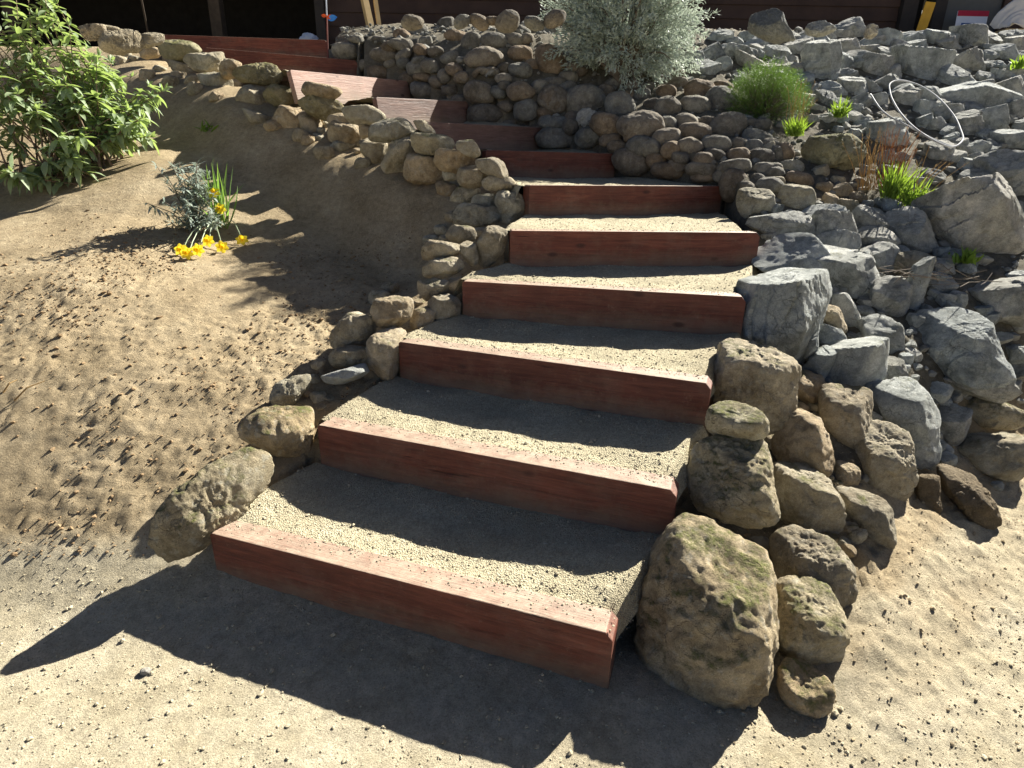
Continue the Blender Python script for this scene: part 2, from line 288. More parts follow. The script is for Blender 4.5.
('boulder','flat white topped grey slab just above the end of the fifth timber','grey rocks of the rubble bank','grey',5,0.95,(1.801,4.117,1.223),0.412,-0.074,[0.222,0.154,0.095,0.086,0.095,0.129,0.213,0.230,0.129,0.095,0.086,0.095,0.129,0.239]),
('rock','sun bleached flat tan rock behind the small cube rock','rocks bordering the timber steps','tan',5,0.95,(2.457,3.694,1.018),0.587,-0.121,[0.106,0.135,0.123,0.112,0.104,0.111,0.113,0.114,0.119,0.120,0.121,0.121,0.103,0.095]),
('rock','shaded rock with a bright white shoulder above the tan overhang boulder','grey rocks of the rubble bank','grey',5,0.95,(2.270,2.804,0.338),0.681,-0.326,[0.075,0.087,0.112,0.124,0.124,0.100,0.100,0.081,0.081,0.106,0.137,0.124,0.100,0.087]),
('rock','pinkish cube shaped rock perched above the third timber end','rocks bordering the timber steps','tan',5,0.95,(-0.651,3.100,0.831),-0.207,-0.225,[0.118,0.125,0.108,0.091,0.082,0.088,0.110,0.121,0.115,0.110,0.097,0.088,0.096,0.107]),
('rock','squat shaded grey rock below the upright slab','grey rocks of the rubble bank','grey',5,0.95,(2.008,3.103,0.734),0.574,-0.219,[0.096,0.090,0.096,0.096,0.121,0.128,0.140,0.109,0.096,0.084,0.096,0.115,0.147,0.128]),
('rock','soil caked lump beside the soil covered rock ridge','rocks bordering the timber steps','soil',5,0.95,(1.863,2.301,0.217),0.681,-0.425,[0.045,0.040,0.045,0.065,0.107,0.111,0.063,0.044,0.041,0.050,0.075,0.095,0.095,0.066]),
('rock','fist sized tan rock wedged behind the big brown boulder','rocks bordering the timber steps','tan',5,0.95,(1.464,2.732,0.555),0.492,-0.313,[0.082,0.091,0.096,0.096,0.097,0.098,0.083,0.073,0.079,0.098,0.105,0.098,0.080,0.077]),
('cobble','large tan cobble with sunlit shoulder below the silver shrub','rounded stones heaped behind the steps','cobble',5,1.0,(1.083,5.591,1.923),0.191,0.064,[0.207,0.185,0.144,0.122,0.124,0.149,0.189,0.209,0.185,0.149,0.131,0.131,0.151,0.187]),
('cobble','fist sized rounded brown cobble, third on the soil side of the large tan cobble','rounded stones heaped behind the steps','cobble',5,1.0,(0.660,6.329,2.184),0.104,0.098,[0.197,0.190,0.168,0.154,0.156,0.171,0.188,0.193,0.185,0.176,0.166,0.161,0.168,0.185]),
('rock','big square mossy boulder in the shade under the silver shrub','rounded stones heaped behind the steps','cobble',5,0.95,(0.336,6.789,2.601),0.049,0.152,[0.168,0.147,0.139,0.149,0.151,0.175,0.177,0.162,0.150,0.157,0.147,0.150,0.175,0.179]),
('rock','half buried tan rock uphill of the lichen speckled rock','rocks bordering the timber steps','tan',5,0.95,(-1.081,2.680,0.523),-0.383,-0.344,[0.091,0.115,0.099,0.074,0.064,0.066,0.083,0.092,0.104,0.108,0.084,0.068,0.060,0.066]),
('rock','square tan rock with pale top beside the sixth timber end','rocks bordering the timber steps','tan',5,0.95,(1.718,4.410,1.352),0.372,-0.043,[0.134,0.129,0.113,0.107,0.116,0.123,0.144,0.135,0.131,0.125,0.117,0.107,0.115,0.138]),
('rock','upright grey slab with a sharp slanted edge beside a dark gap','grey rocks of the rubble bank','grey',5,0.6,(2.327,3.400,0.886),0.600,-0.162,[0.045,0.051,0.089,0.251,0.120,0.089,0.058,0.051,0.058,0.089,0.214,0.114,0.058,0.045]),
('boulder','upright oval stone leaning at the soil end of the fifth timber','rocks bordering the timber steps','tan',5,0.95,(-0.139,3.680,1.114),-0.038,-0.120,[0.092,0.117,0.136,0.129,0.110,0.087,0.085,0.094,0.111,0.142,0.144,0.106,0.090,0.085]),
('rock','triangular dark grey rock above the smooth faced grey wedge','grey rocks of the rubble bank','grey',5,0.95,(2.141,4.066,1.193),0.485,-0.079,[0.137,0.094,0.087,0.094,0.144,0.130,0.144,0.166,0.151,0.087,0.066,0.080,0.108,0.216]),
('rock','small cube shaped grey rock with blue sheen on top','grey rocks of the rubble bank','grey',5,0.95,(2.305,3.784,1.056),0.547,-0.113,[0.109,0.116,0.109,0.102,0.109,0.129,0.136,0.122,0.096,0.096,0.109,0.143,0.129,0.122]),
('rock','pale grey peaked rock directly below the dry grass tuft','grey rocks of the rubble bank','grey',5,0.95,(2.447,4.179,1.247),0.530,-0.064,[0.118,0.110,0.125,0.118,0.125,0.125,0.132,0.176,0.132,0.096,0.096,0.110,0.147,0.154]),
('rock','oblong smooth boulder directly behind the seventh timber','rounded stones heaped behind the steps','cobble',5,0.95,(0.393,6.132,1.832),0.064,0.045,[0.215,0.161,0.117,0.095,0.102,0.132,0.173,0.213,0.181,0.115,0.086,0.084,0.108,0.175]),
('rock','blunt tan rock with flat sunlit top above the flat white slab','rocks bordering the timber steps','tan',5,0.95,(2.021,4.463,1.382),0.425,-0.036,[0.141,0.122,0.103,0.097,0.111,0.133,0.125,0.128,0.131,0.120,0.103,0.099,0.118,0.130]),
('rock','broad shaded boulder in the middle of the stack','rounded stones heaped behind the steps','cobble',5,0.95,(-0.331,6.751,2.598),-0.049,0.153,[0.199,0.167,0.125,0.114,0.123,0.125,0.159,0.214,0.177,0.125,0.104,0.103,0.119,0.172]),
('boulder','bluish grey rock under the lower end of the hose loop','grey rocks of the rubble bank','grey',5,0.95,(3.169,5.495,1.878),0.523,0.050,[0.160,0.116,0.116,0.133,0.142,0.177,0.177,0.151,0.160,0.133,0.116,0.116,0.151,0.212]),
('cobble','fist sized rounded brown cobble above the cobble heap','rounded stones heaped behind the steps','cobble',5,1.0,(1.842,5.603,1.929),0.318,0.063,[0.165,0.157,0.139,0.128,0.126,0.132,0.149,0.165,0.163,0.143,0.124,0.122,0.137,0.155]),
('rock','little rounded tan rock below the fourth timber','rocks bordering the timber steps','tan',5,0.95,(-0.395,3.280,0.801),-0.120,-0.225,[0.104,0.106,0.100,0.099,0.086,0.086,0.099,0.100,0.108,0.108,0.087,0.080,0.089,0.101]),
('boulder','neat cube shaped grey boulder beside the hose loop','grey rocks of the rubble bank','grey',5,0.95,(4.252,5.810,2.028),0.632,0.065,[0.147,0.129,0.147,0.129,0.138,0.175,0.175,0.147,0.138,0.120,0.138,0.157,0.175,0.157]),
('wall_stone','pale rock with sandy cap low at the wall end near the fifth step','stones stacked along the soil bank','tan',5,0.95,(-0.271,4.279,1.243),-0.063,-0.073,[0.183,0.159,0.111,0.089,0.094,0.115,0.146,0.166,0.161,0.126,0.111,0.096,0.104,0.143]),
('wall_stone','long yellow mossed cap stone in front of the sunlit timber','stones stacked along the soil bank','yellow',5,0.95,(-1.668,5.502,2.029),-0.294,0.082,[0.204,0.143,0.099,0.088,0.099,0.143,0.202,0.177,0.133,0.112,0.106,0.122,0.155,0.193]),
('wall_stone','round brown boulder at the foot of the wall in shade','stones stacked along the soil bank','tan',5,0.95,(-0.692,4.747,1.536),-0.145,-0.005,[0.167,0.146,0.130,0.121,0.118,0.133,0.141,0.162,0.161,0.132,0.116,0.115,0.126,0.156]),
('wall_stone','big rounded dark stone behind the leafy sage bush','stones stacked along the soil bank','tan',5,0.95,(-0.399,0.672,1.671),-0.536,0.144,[0.021,0.020,0.016,0.013,0.012,0.013,0.016,0.020,0.020,0.016,0.013,0.011,0.013,0.017]),
('cobble','blocky rounded rock at the rubble end of the seventh timber','rounded stones heaped behind the steps','cobble',5,1.0,(1.011,5.499,1.630),0.182,0.013,[0.169,0.148,0.124,0.113,0.116,0.140,0.169,0.173,0.150,0.124,0.115,0.122,0.146,0.169]),
('boulder','bright topped domed boulder standing highest on the rubble crest','grey rocks of the rubble bank','grey',5,0.95,(0.270,0.728,1.705),0.355,0.188,[0.018,0.014,0.013,0.013,0.017,0.021,0.023,0.022,0.016,0.013,0.013,0.015,0.020,0.030]),
('cobble','fist sized rounded brown cobble on the soil side of the round green shrub','rounded stones heaped behind the steps','cobble',5,1.0,(1.926,6.137,2.185),0.304,0.097,[0.165,0.146,0.131,0.129,0.137,0.152,0.165,0.165,0.150,0.133,0.129,0.137,0.154,0.169]),
('rock','pale flat slab lying loose below the soil end of the third timber','rocks bordering the timber steps','pale',5,1.3,(-0.829,2.780,0.583),-0.290,-0.324,[0.114,0.107,0.057,0.038,0.035,0.043,0.072,0.123,0.101,0.068,0.051,0.045,0.047,0.068]),
('rock','little rounded tan rock, first on the soil side of the third timber','rocks bordering the timber steps','tan',5,0.95,(-0.841,2.900,0.633),-0.282,-0.297,[0.105,0.108,0.079,0.057,0.051,0.058,0.085,0.110,0.103,0.074,0.057,0.055,0.068,0.100]),
('wall_stone','long flat cap stone on the middle of the wall','stones stacked along the soil bank','tan',5,0.95,(-0.971,4.966,1.818),-0.193,0.051,[0.206,0.137,0.095,0.092,0.104,0.121,0.150,0.181,0.178,0.113,0.079,0.077,0.095,0.148]),
('wall_stone','smooth oval boulder standing at the soil end of the sixth timber','stones stacked along the soil bank','tan',5,0.95,(-0.031,4.320,1.294),-0.007,-0.061,[0.125,0.113,0.120,0.127,0.128,0.129,0.130,0.118,0.122,0.130,0.125,0.130,0.124,0.127]),
('rock','little rounded tan rock on the rubble side of the tall flat faced block','rocks bordering the timber steps','tan',5,0.95,(1.727,3.150,0.813),0.501,-0.205,[0.075,0.063,0.065,0.067,0.079,0.105,0.103,0.091,0.069,0.058,0.059,0.075,0.109,0.107]),
('wall_stone','tall leaning stone at the wall foot next to the round brown boulder','stones stacked along the soil bank','tan',5,0.95,(-0.911,4.922,1.637),-0.183,0.016,[0.108,0.142,0.175,0.161,0.126,0.095,0.092,0.111,0.157,0.177,0.159,0.143,0.110,0.099]),
('rock','little angular grey rock, second above the long bright crested boulder','grey rocks of the rubble bank','grey',5,0.95,(2.115,3.938,1.127),0.493,-0.096,[0.132,0.120,0.088,0.082,0.095,0.095,0.126,0.151,0.101,0.095,0.088,0.095,0.107,0.132]),
('rock','long shaded boulder at the end of the upper streaked timber','rounded stones heaped behind the steps','cobble',5,0.95,(-0.327,6.504,2.068),-0.050,0.078,[0.196,0.146,0.112,0.102,0.103,0.122,0.164,0.182,0.173,0.116,0.089,0.089,0.113,0.162]),
('rock','little angular grey rock, third above the long bright crested boulder','grey rocks of the rubble bank','grey',5,0.95,(2.132,4.260,1.282),0.464,-0.058,[0.165,0.139,0.093,0.087,0.087,0.100,0.146,0.139,0.139,0.126,0.100,0.073,0.067,0.106]),
('wall_stone','two humped cap stone at the soil end of the red timber','stones stacked along the soil bank','yellow',5,0.95,(-2.376,6.067,2.335),-0.373,0.119,[0.207,0.168,0.132,0.113,0.099,0.108,0.153,0.234,0.177,0.112,0.090,0.090,0.112,0.170]),
('rock','tall square shaded boulder above the oblong one','rounded stones heaped behind the steps','cobble',5,0.95,(0.359,6.370,2.187),0.056,0.098,[0.137,0.130,0.116,0.118,0.121,0.135,0.152,0.145,0.123,0.119,0.119,0.123,0.145,0.152]),
('rock','long ribbed tan stone lying level by the fourth timber','rocks bordering the timber steps','tan',5,0.95,(-0.420,3.500,1.005),-0.120,-0.156,[0.130,0.116,0.082,0.062,0.057,0.068,0.095,0.124,0.124,0.085,0.067,0.065,0.068,0.090]),
('cobble','dark mossy rock at the rubble end of the sixth timber','rounded stones heaped behind the steps','cobble',5,1.0,(1.700,4.879,1.460),0.335,-0.019,[0.111,0.114,0.121,0.127,0.131,0.127,0.118,0.108,0.109,0.121,0.132,0.134,0.124,0.114]),
('cobble','fist sized rounded brown cobble below the square mossy boulder','rounded stones heaped behind the steps','cobble',5,1.0,(0.363,6.380,2.198),0.057,0.100,[0.165,0.152,0.138,0.134,0.138,0.148,0.158,0.162,0.154,0.140,0.136,0.142,0.150,0.160]),
('wall_stone','pale mossed cap stone below the dark top timber','stones stacked along the soil bank','yellow',5,0.95,(-3.417,6.727,2.617),-0.470,0.139,[0.218,0.175,0.118,0.097,0.106,0.139,0.174,0.195,0.171,0.126,0.106,0.114,0.137,0.167]),
('rock','rounded pale stone on top of the long ribbed stone','rocks bordering the timber steps','tan',5,0.95,(-0.441,3.600,1.091),-0.122,-0.128,[0.126,0.114,0.079,0.063,0.066,0.079,0.097,0.124,0.124,0.080,0.057,0.052,0.064,0.098]),
('rock','fist sized angular grey rock on the soil side of the neat cube boulder','grey rocks of the rubble bank','grey',5,1.0,(3.976,5.683,1.964),0.610,0.059,[0.122,0.091,0.090,0.114,0.151,0.160,0.152,0.129,0.106,0.106,0.121,0.138,0.167,0.167]),
('cobble','large brown cobble below the round green shrub','rounded stones heaped behind the steps','cobble',5,1.0,(1.784,6.326,2.274),0.275,0.109,[0.163,0.143,0.124,0.118,0.126,0.147,0.165,0.165,0.149,0.130,0.120,0.124,0.143,0.163]),
('boulder','dark grey boulder on the crest near the white sign','grey rocks of the rubble bank','grey',5,0.95,(5.367,8.012,3.083),0.590,0.157,[0.165,0.165,0.132,0.132,0.154,0.209,0.252,0.154,0.132,0.143,0.143,0.176,0.231,0.231]),
('rock','little angular grey rock, second on the soil side of the massive grey boulder','grey rocks of the rubble bank','grey',5,0.95,(2.383,3.988,1.151),0.539,-0.087,[0.144,0.090,0.067,0.067,0.079,0.120,0.138,0.126,0.126,0.090,0.067,0.061,0.067,0.150]),
('rock','little angular grey rock, first on the rubble side of the tall flat faced block','grey rocks of the rubble bank','grey',5,0.95,(1.665,3.050,0.746),0.500,-0.229,[0.106,0.073,0.063,0.068,0.068,0.092,0.125,0.082,0.078,0.082,0.068,0.068,0.087,0.116]),
('rock','squat mossy boulder with a yellow sunlit dot of moss','rounded stones heaped behind the steps','cobble',5,0.95,(-0.385,6.527,2.263),-0.059,0.107,[0.156,0.145,0.114,0.104,0.109,0.120,0.147,0.154,0.135,0.126,0.106,0.104,0.123,0.166]),
('cobble','fist sized rounded brown cobble, first on the soil side of the large tan cobble','rounded stones heaped behind the steps','cobble',5,1.0,(0.966,6.084,2.123),0.157,0.092,[0.147,0.136,0.126,0.124,0.132,0.143,0.149,0.145,0.139,0.134,0.126,0.128,0.143,0.153]),
('rock','narrow slab slanting down behind the tall flat faced block','grey rocks of the rubble bank','grey',5,0.7,(1.896,3.253,0.797),0.528,-0.199,[0.046,0.036,0.036,0.046,0.081,0.181,0.096,0.061,0.041,0.041,0.046,0.076,0.171,0.091]),
('wall_stone','flat mossy cap stone near the low end of the wall','stones stacked along the soil bank','moss',5,0.95,(-0.624,4.692,1.717),-0.132,0.034,[0.173,0.123,0.083,0.074,0.081,0.105,0.152,0.155,0.137,0.097,0.081,0.081,0.095,0.134]),
('rock','fist sized angular grey rock, first above the long low boulder','grey rocks of the rubble bank','grey',5,1.0,(4.875,7.208,2.695),0.595,0.130,[0.144,0.125,0.132,0.133,0.145,0.203,0.179,0.143,0.133,0.124,0.134,0.168,0.171,0.194]),
('wall_stone','dark oval stone lying across the wall under the upper cap stones','stones stacked along the soil bank','tan',5,0.95,(-0.443,4.569,1.605),-0.097,0.010,[0.157,0.133,0.099,0.085,0.086,0.106,0.126,0.158,0.138,0.105,0.091,0.090,0.098,0.124]),
('boulder','grey boulder downhill of the neat cube shaped one','grey rocks of the rubble bank','grey',5,0.95,(4.177,5.424,1.839),0.656,0.041,[0.128,0.120,0.090,0.090,0.105,0.128,0.165,0.120,0.120,0.120,0.098,0.098,0.120,0.165]),
('boulder','wedge shaped grey boulder beside the pot shaped one','grey rocks of the rubble bank','grey',5,0.95,(4.505,6.779,2.490),0.587,0.114,[0.136,0.100,0.091,0.091,0.136,0.199,0.172,0.181,0.145,0.118,0.100,0.109,0.145,0.271]),
('wall_stone','blocky square wall stone below the two humped cap stone','stones stacked along the soil bank','tan',5,0.95,(-2.414,5.957,2.126),-0.385,0.088,[0.148,0.158,0.160,0.129,0.101,0.100,0.123,0.161,0.169,0.145,0.121,0.109,0.123,0.151]),
('rock','small orange tan stone under the pointed upright boulder','rocks bordering the timber steps','tan',5,0.95,(1.449,2.259,0.338),0.570,-0.426,[0.056,0.057,0.056,0.062,0.059,0.059,0.065,0.062,0.060,0.056,0.057,0.057,0.065,0.061]),
('wall_stone','fist sized rounded tan stone below the sunlit timber','stones stacked along the soil bank','tan',5,0.95,(-1.433,5.319,1.813),-0.263,0.046,[0.142,0.146,0.131,0.119,0.121,0.117,0.120,0.140,0.142,0.130,0.116,0.106,0.119,0.144]),
('rock','fist sized angular grey rock below the hose loop','grey rocks of the rubble bank','grey',5,1.0,(3.461,5.193,1.727),0.588,0.027,[0.101,0.107,0.125,0.114,0.107,0.120,0.132,0.114,0.113,0.107,0.107,0.121,0.139,0.120]),
('rock','fist sized angular grey rock below the rubble crest','grey rocks of the rubble bank','grey',5,1.0,(3.819,7.056,2.622),0.496,0.132,[0.156,0.155,0.130,0.139,0.163,0.149,0.173,0.173,0.147,0.130,0.137,0.140,0.188,0.166]),
('wall_stone','dark slumping cap stone beside the pale mossed one','stones stacked along the soil bank','tan',5,0.95,(-3.046,6.508,2.493),-0.438,0.129,[0.181,0.171,0.131,0.106,0.105,0.120,0.155,0.216,0.163,0.127,0.106,0.106,0.129,0.160]),
('wall_stone','fist sized rounded tan stone on the soil side of the sunlit timber','stones stacked along the soil bank','tan',5,0.95,(-1.958,5.558,1.916),-0.339,0.061,[0.129,0.131,0.126,0.122,0.129,0.121,0.125,0.153,0.142,0.125,0.108,0.116,0.141,0.139]),
('rock','little angular grey rock, second below the tall flat faced block','grey rocks of the rubble bank','grey',5,0.95,(1.567,2.850,0.663),0.503,-0.269,[0.058,0.066,0.110,0.088,0.071,0.066,0.058,0.062,0.088,0.092,0.088,0.101,0.062,0.053]),
('rock','fist sized tan stone with blunt end under the long flat stones','rocks bordering the timber steps','tan',5,0.95,(-0.467,3.380,0.901),-0.137,-0.190,[0.101,0.099,0.074,0.063,0.063,0.074,0.098,0.094,0.090,0.084,0.077,0.064,0.064,0.080]),
('rock','fist sized angular grey rock, first on the soil side of the rubble crest','grey rocks of the rubble bank','grey',4,1.0,(4.033,8.219,3.178),0.456,0.175,[0.171,0.152,0.134,0.151,0.163,0.191,0.192,0.190,0.144,0.133,0.143,0.172,0.200,0.183]),
('cobble','fist sized rounded brown cobble, second on the soil side of the large tan cobble','rounded stones heaped behind the steps','cobble',4,1.0,(0.797,5.735,1.941),0.138,0.066,[0.140,0.125,0.107,0.098,0.103,0.122,0.143,0.143,0.123,0.107,0.102,0.107,0.123,0.140]),
('rock','fist sized angular grey rock on the rubble side of the pot shaped boulder','grey rocks of the rubble bank','grey',4,1.0,(3.921,6.289,2.253),0.558,0.094,[0.148,0.119,0.110,0.103,0.112,0.140,0.144,0.176,0.135,0.104,0.096,0.104,0.140,0.156]),
('wall_stone','fist sized flattish yellowish stone below the red timber','stones stacked along the soil bank','yellow',4,0.95,(-2.098,5.847,2.147),-0.344,0.095,[0.163,0.173,0.113,0.090,0.090,0.104,0.130,0.171,0.162,0.124,0.109,0.098,0.099,0.121]),
('wall_stone','speckled roundish wall stone below the seventh timber end','stones stacked along the soil bank','tan',4,0.95,(-0.303,4.488,1.499),-0.067,-0.013,[0.142,0.131,0.098,0.084,0.084,0.094,0.112,0.130,0.126,0.105,0.086,0.085,0.098,0.111]),
('cobble','fist sized flattish brown cobble on the soil side of the cobble heap','rounded stones heaped behind the steps','cobble',4,1.0,(1.529,5.494,1.871),0.271,0.055,[0.142,0.123,0.100,0.087,0.088,0.108,0.136,0.144,0.122,0.098,0.087,0.088,0.108,0.134]),
('wall_stone','thin slanting cap slab in front of the streaked timbers','stones stacked along the soil bank','tan',4,0.95,(-1.215,5.144,1.932),-0.232,0.071,[0.181,0.095,0.061,0.054,0.062,0.102,0.196,0.158,0.125,0.088,0.068,0.068,0.090,0.144]),
('rock','fist sized angular grey rock, first on the rubble side of the rubble crest','grey rocks of the rubble bank','grey',4,1.0,(4.351,7.960,3.054),0.500,0.163,[0.163,0.185,0.135,0.124,0.133,0.144,0.187,0.196,0.161,0.125,0.124,0.134,0.160,0.178]),
('rock','fist sized rounded brown rock, second on the rubble side of the squat mossy boulder','rounded stones heaped behind the steps','cobble',4,0.95,(0.091,6.369,2.093),0.014,0.084,[0.126,0.117,0.114,0.108,0.099,0.107,0.132,0.125,0.126,0.118,0.099,0.094,0.113,0.126]),
('cobble','fist sized flattish brown cobble on the rubble side of the large tan cobble','rounded stones heaped behind the steps','cobble',4,1.0,(1.651,6.038,2.132),0.267,0.091,[0.151,0.132,0.109,0.094,0.094,0.112,0.141,0.154,0.136,0.106,0.089,0.092,0.114,0.143]),
('rock','small pointed tan stone beside the pinkish cube rock','rocks bordering the timber steps','tan',4,0.95,(-0.499,3.200,0.765),-0.155,-0.240,[0.073,0.091,0.090,0.064,0.054,0.059,0.076,0.080,0.084,0.086,0.071,0.067,0.064,0.062]),
('wall_stone','fist sized rounded tan stone on the soil side of the leaning wall stone','stones stacked along the soil bank','tan',4,0.95,(-1.128,5.085,1.665),-0.218,0.021,[0.103,0.111,0.126,0.115,0.104,0.114,0.139,0.114,0.103,0.103,0.112,0.133,0.125,0.105]),
('rock','fist sized angular grey rock on the rubble side of the hose loop','grey rocks of the rubble bank','grey',4,1.0,(3.945,5.933,2.080),0.587,0.073,[0.129,0.115,0.095,0.088,0.101,0.123,0.155,0.130,0.109,0.107,0.095,0.102,0.134,0.130]),
('rock','little angular grey rock, sixth below the broad dark grey boulder','grey rocks of the rubble bank','grey',4,0.95,(1.954,2.873,0.608),0.597,-0.267,[0.066,0.050,0.050,0.062,0.086,0.082,0.090,0.062,0.054,0.058,0.066,0.070,0.094,0.082]),
('rock','little angular grey rock on the rubble side of the massive grey boulder','grey rocks of the rubble bank','grey',4,1.0,(3.549,4.342,1.317),0.685,-0.043,[0.088,0.078,0.078,0.093,0.094,0.098,0.089,0.093,0.084,0.088,0.088,0.089,0.103,0.089]),
('rock','fist sized angular grey rock, second on the soil side of the rubble crest','grey rocks of the rubble bank','grey',4,1.0,(3.683,7.575,2.869),0.453,0.154,[0.173,0.133,0.123,0.123,0.124,0.143,0.197,0.175,0.140,0.107,0.107,0.132,0.165,0.175]),
('cobble','fist sized rounded brown cobble on the soil side of the cobble heap','rounded stones heaped behind the steps','cobble',4,1.0,(1.652,5.272,1.763),0.304,0.037,[0.127,0.117,0.098,0.086,0.085,0.095,0.116,0.127,0.117,0.098,0.088,0.088,0.097,0.116]),
('rock','rounded tan boulder at the end of the sunlit timber','rounded stones heaped behind the steps','cobble',4,0.95,(-0.991,6.971,2.319),-0.141,0.108,[0.150,0.121,0.092,0.083,0.090,0.114,0.156,0.148,0.126,0.099,0.094,0.096,0.114,0.152]),
('rock','fist sized rounded brown rock, first on the rubble side of the squat mossy boulder','rounded stones heaped behind the steps','cobble',4,0.95,(0.034,6.392,2.268),0.005,0.111,[0.143,0.117,0.091,0.088,0.092,0.097,0.122,0.139,0.121,0.107,0.084,0.078,0.098,0.139]),
('rock','fist sized angular grey rock on the soil side of the bright topped crest boulder','grey rocks of the rubble bank','grey',4,1.0,(3.190,7.599,2.880),0.397,0.159,[0.174,0.150,0.147,0.116,0.115,0.140,0.166,0.188,0.149,0.123,0.115,0.123,0.141,0.180]),
('rock','fist sized angular grey rock, first on the rubble side of the long low boulder','grey rocks of the rubble bank','grey',4,1.0,(4.924,6.577,2.390),0.643,0.101,[0.124,0.102,0.101,0.108,0.116,0.131,0.139,0.158,0.110,0.101,0.101,0.109,0.131,0.158]),
('wall_stone','dark domed cap stone just under the sunlit timber','stones stacked along the soil bank','tan',4,0.95,(-1.637,5.494,2.143),-0.290,0.102,[0.165,0.133,0.085,0.068,0.073,0.093,0.128,0.172,0.126,0.083,0.068,0.073,0.093,0.126]),
('rock','little angular grey rock, fifth below the neat cube boulder','grey rocks of the rubble bank','grey',4,1.0,(3.496,4.775,1.524),0.632,-0.006,[0.100,0.098,0.077,0.077,0.089,0.119,0.106,0.114,0.083,0.077,0.083,0.104,0.106,0.120]),
('rock','fist sized angular grey rock, second above the round green shrub','grey rocks of the rubble bank','grey',4,1.0,(2.492,7.422,2.796),0.324,0.157,[0.190,0.159,0.112,0.103,0.119,0.144,0.168,0.183,0.153,0.135,0.119,0.111,0.120,0.160]),
('cobble','fist sized rounded brown cobble below the large tan cobble','rounded stones heaped behind the steps','cobble',4,1.0,(1.075,5.459,1.752),0.194,0.035,[0.132,0.120,0.099,0.089,0.091,0.101,0.120,0.134,0.123,0.101,0.088,0.086,0.097,0.119]),
('rock','fist sized angular grey rock, first above the round green shrub','grey rocks of the rubble bank','grey',4,1.0,(2.521,7.163,2.672),0.338,0.146,[0.161,0.115,0.091,0.091,0.116,0.170,0.213,0.149,0.115,0.099,0.107,0.138,0.155,0.177]),
('wall_stone','long stone half sunk in the shaded soil below the wall','stones stacked along the soil bank','tan',4,0.95,(-2.914,6.344,2.302),-0.431,0.106,[0.166,0.137,0.094,0.076,0.078,0.113,0.180,0.153,0.132,0.115,0.091,0.084,0.102,0.148]),
('cobble','little flattish brown cobble, first on the soil side of the cobble heap','rounded stones heaped behind the steps','cobble',4,1.0,(1.714,4.930,1.591),0.335,0.006,[0.125,0.120,0.092,0.070,0.063,0.071,0.101,0.131,0.123,0.093,0.074,0.069,0.075,0.100]),
('rock','fist sized angular grey rock on the rubble side of the blue grey boulder','grey rocks of the rubble bank','grey',4,1.0,(3.335,6.502,2.353),0.474,0.108,[0.121,0.099,0.104,0.091,0.099,0.142,0.181,0.135,0.091,0.076,0.084,0.114,0.168,0.169]),
('cobble','fist sized rounded brown cobble on the rubble side of the seventh timber','rounded stones heaped behind the steps','cobble',4,1.0,(0.669,5.848,1.839),0.114,0.048,[0.139,0.136,0.114,0.098,0.095,0.101,0.118,0.136,0.134,0.114,0.098,0.095,0.101,0.120]),
('boulder','grey leaning slab on the downhill side of the dark hollow','grey rocks of the rubble bank','grey',4,0.95,(3.691,7.199,2.688),0.474,0.139,[0.180,0.123,0.099,0.099,0.115,0.147,0.163,0.171,0.155,0.131,0.099,0.090,0.107,0.163]),
('rock','fist sized rounded brown rock above the sunlit timber','rounded stones heaped behind the steps','cobble',4,0.95,(-1.974,7.621,2.794),-0.253,0.156,[0.147,0.144,0.110,0.097,0.092,0.101,0.129,0.148,0.141,0.112,0.087,0.086,0.108,0.144]),
('cobble','little flattish brown cobble, third below the large tan cobble','rounded stones heaped behind the steps','cobble',4,1.0,(1.281,5.274,1.566),0.238,0.002,[0.141,0.114,0.081,0.068,0.071,0.088,0.124,0.145,0.119,0.082,0.067,0.068,0.089,0.126]),
('rock','fist sized angular grey rock, first on the soil side of the round green shrub','grey rocks of the rubble bank','grey',4,1.0,(1.933,6.895,2.548),0.273,0.137,[0.181,0.175,0.132,0.109,0.094,0.095,0.131,0.167,0.169,0.166,0.111,0.094,0.094,0.118]),
('cobble','fist sized rounded brown cobble on the rubble side of the large tan cobble','rounded stones heaped behind the steps','cobble',4,1.0,(1.391,5.984,2.104),0.228,0.089,[0.126,0.118,0.104,0.099,0.106,0.114,0.120,0.124,0.121,0.110,0.103,0.103,0.109,0.120]),
('rock','domed crest stone above the broad shaded boulder','rounded stones heaped behind the steps','cobble',4,0.95,(-0.248,7.058,2.819),-0.035,0.177,[0.152,0.117,0.091,0.083,0.082,0.087,0.120,0.168,0.128,0.081,0.065,0.066,0.088,0.134]),
('rock','flat dark stone behind the end of the red timber','rounded stones heaped behind the steps','cobble',4,0.95,(-1.467,7.311,2.705),-0.198,0.153,[0.177,0.129,0.084,0.069,0.072,0.085,0.126,0.165,0.127,0.089,0.075,0.079,0.088,0.121]),
('rock','fist sized angular grey rock, second above the long low boulder','grey rocks of the rubble bank','grey',4,1.0,(5.472,7.506,2.834),0.630,0.137,[0.118,0.100,0.099,0.107,0.124,0.163,0.191,0.118,0.100,0.099,0.108,0.132,0.164,0.191]),
('wall_stone','little upright tan stone below the sunlit timber','stones stacked along the soil bank','tan',4,0.95,(-1.775,5.534,1.877),-0.310,0.055,[0.100,0.096,0.099,0.117,0.124,0.120,0.111,0.092,0.091,0.103,0.123,0.130,0.123,0.105]),
('rock','little angular grey rock above the hose loop','grey rocks of the rubble bank','grey',4,1.0,(3.808,6.028,2.124),0.563,0.079,[0.121,0.114,0.095,0.089,0.102,0.121,0.133,0.115,0.108,0.108,0.101,0.096,0.108,0.127]),
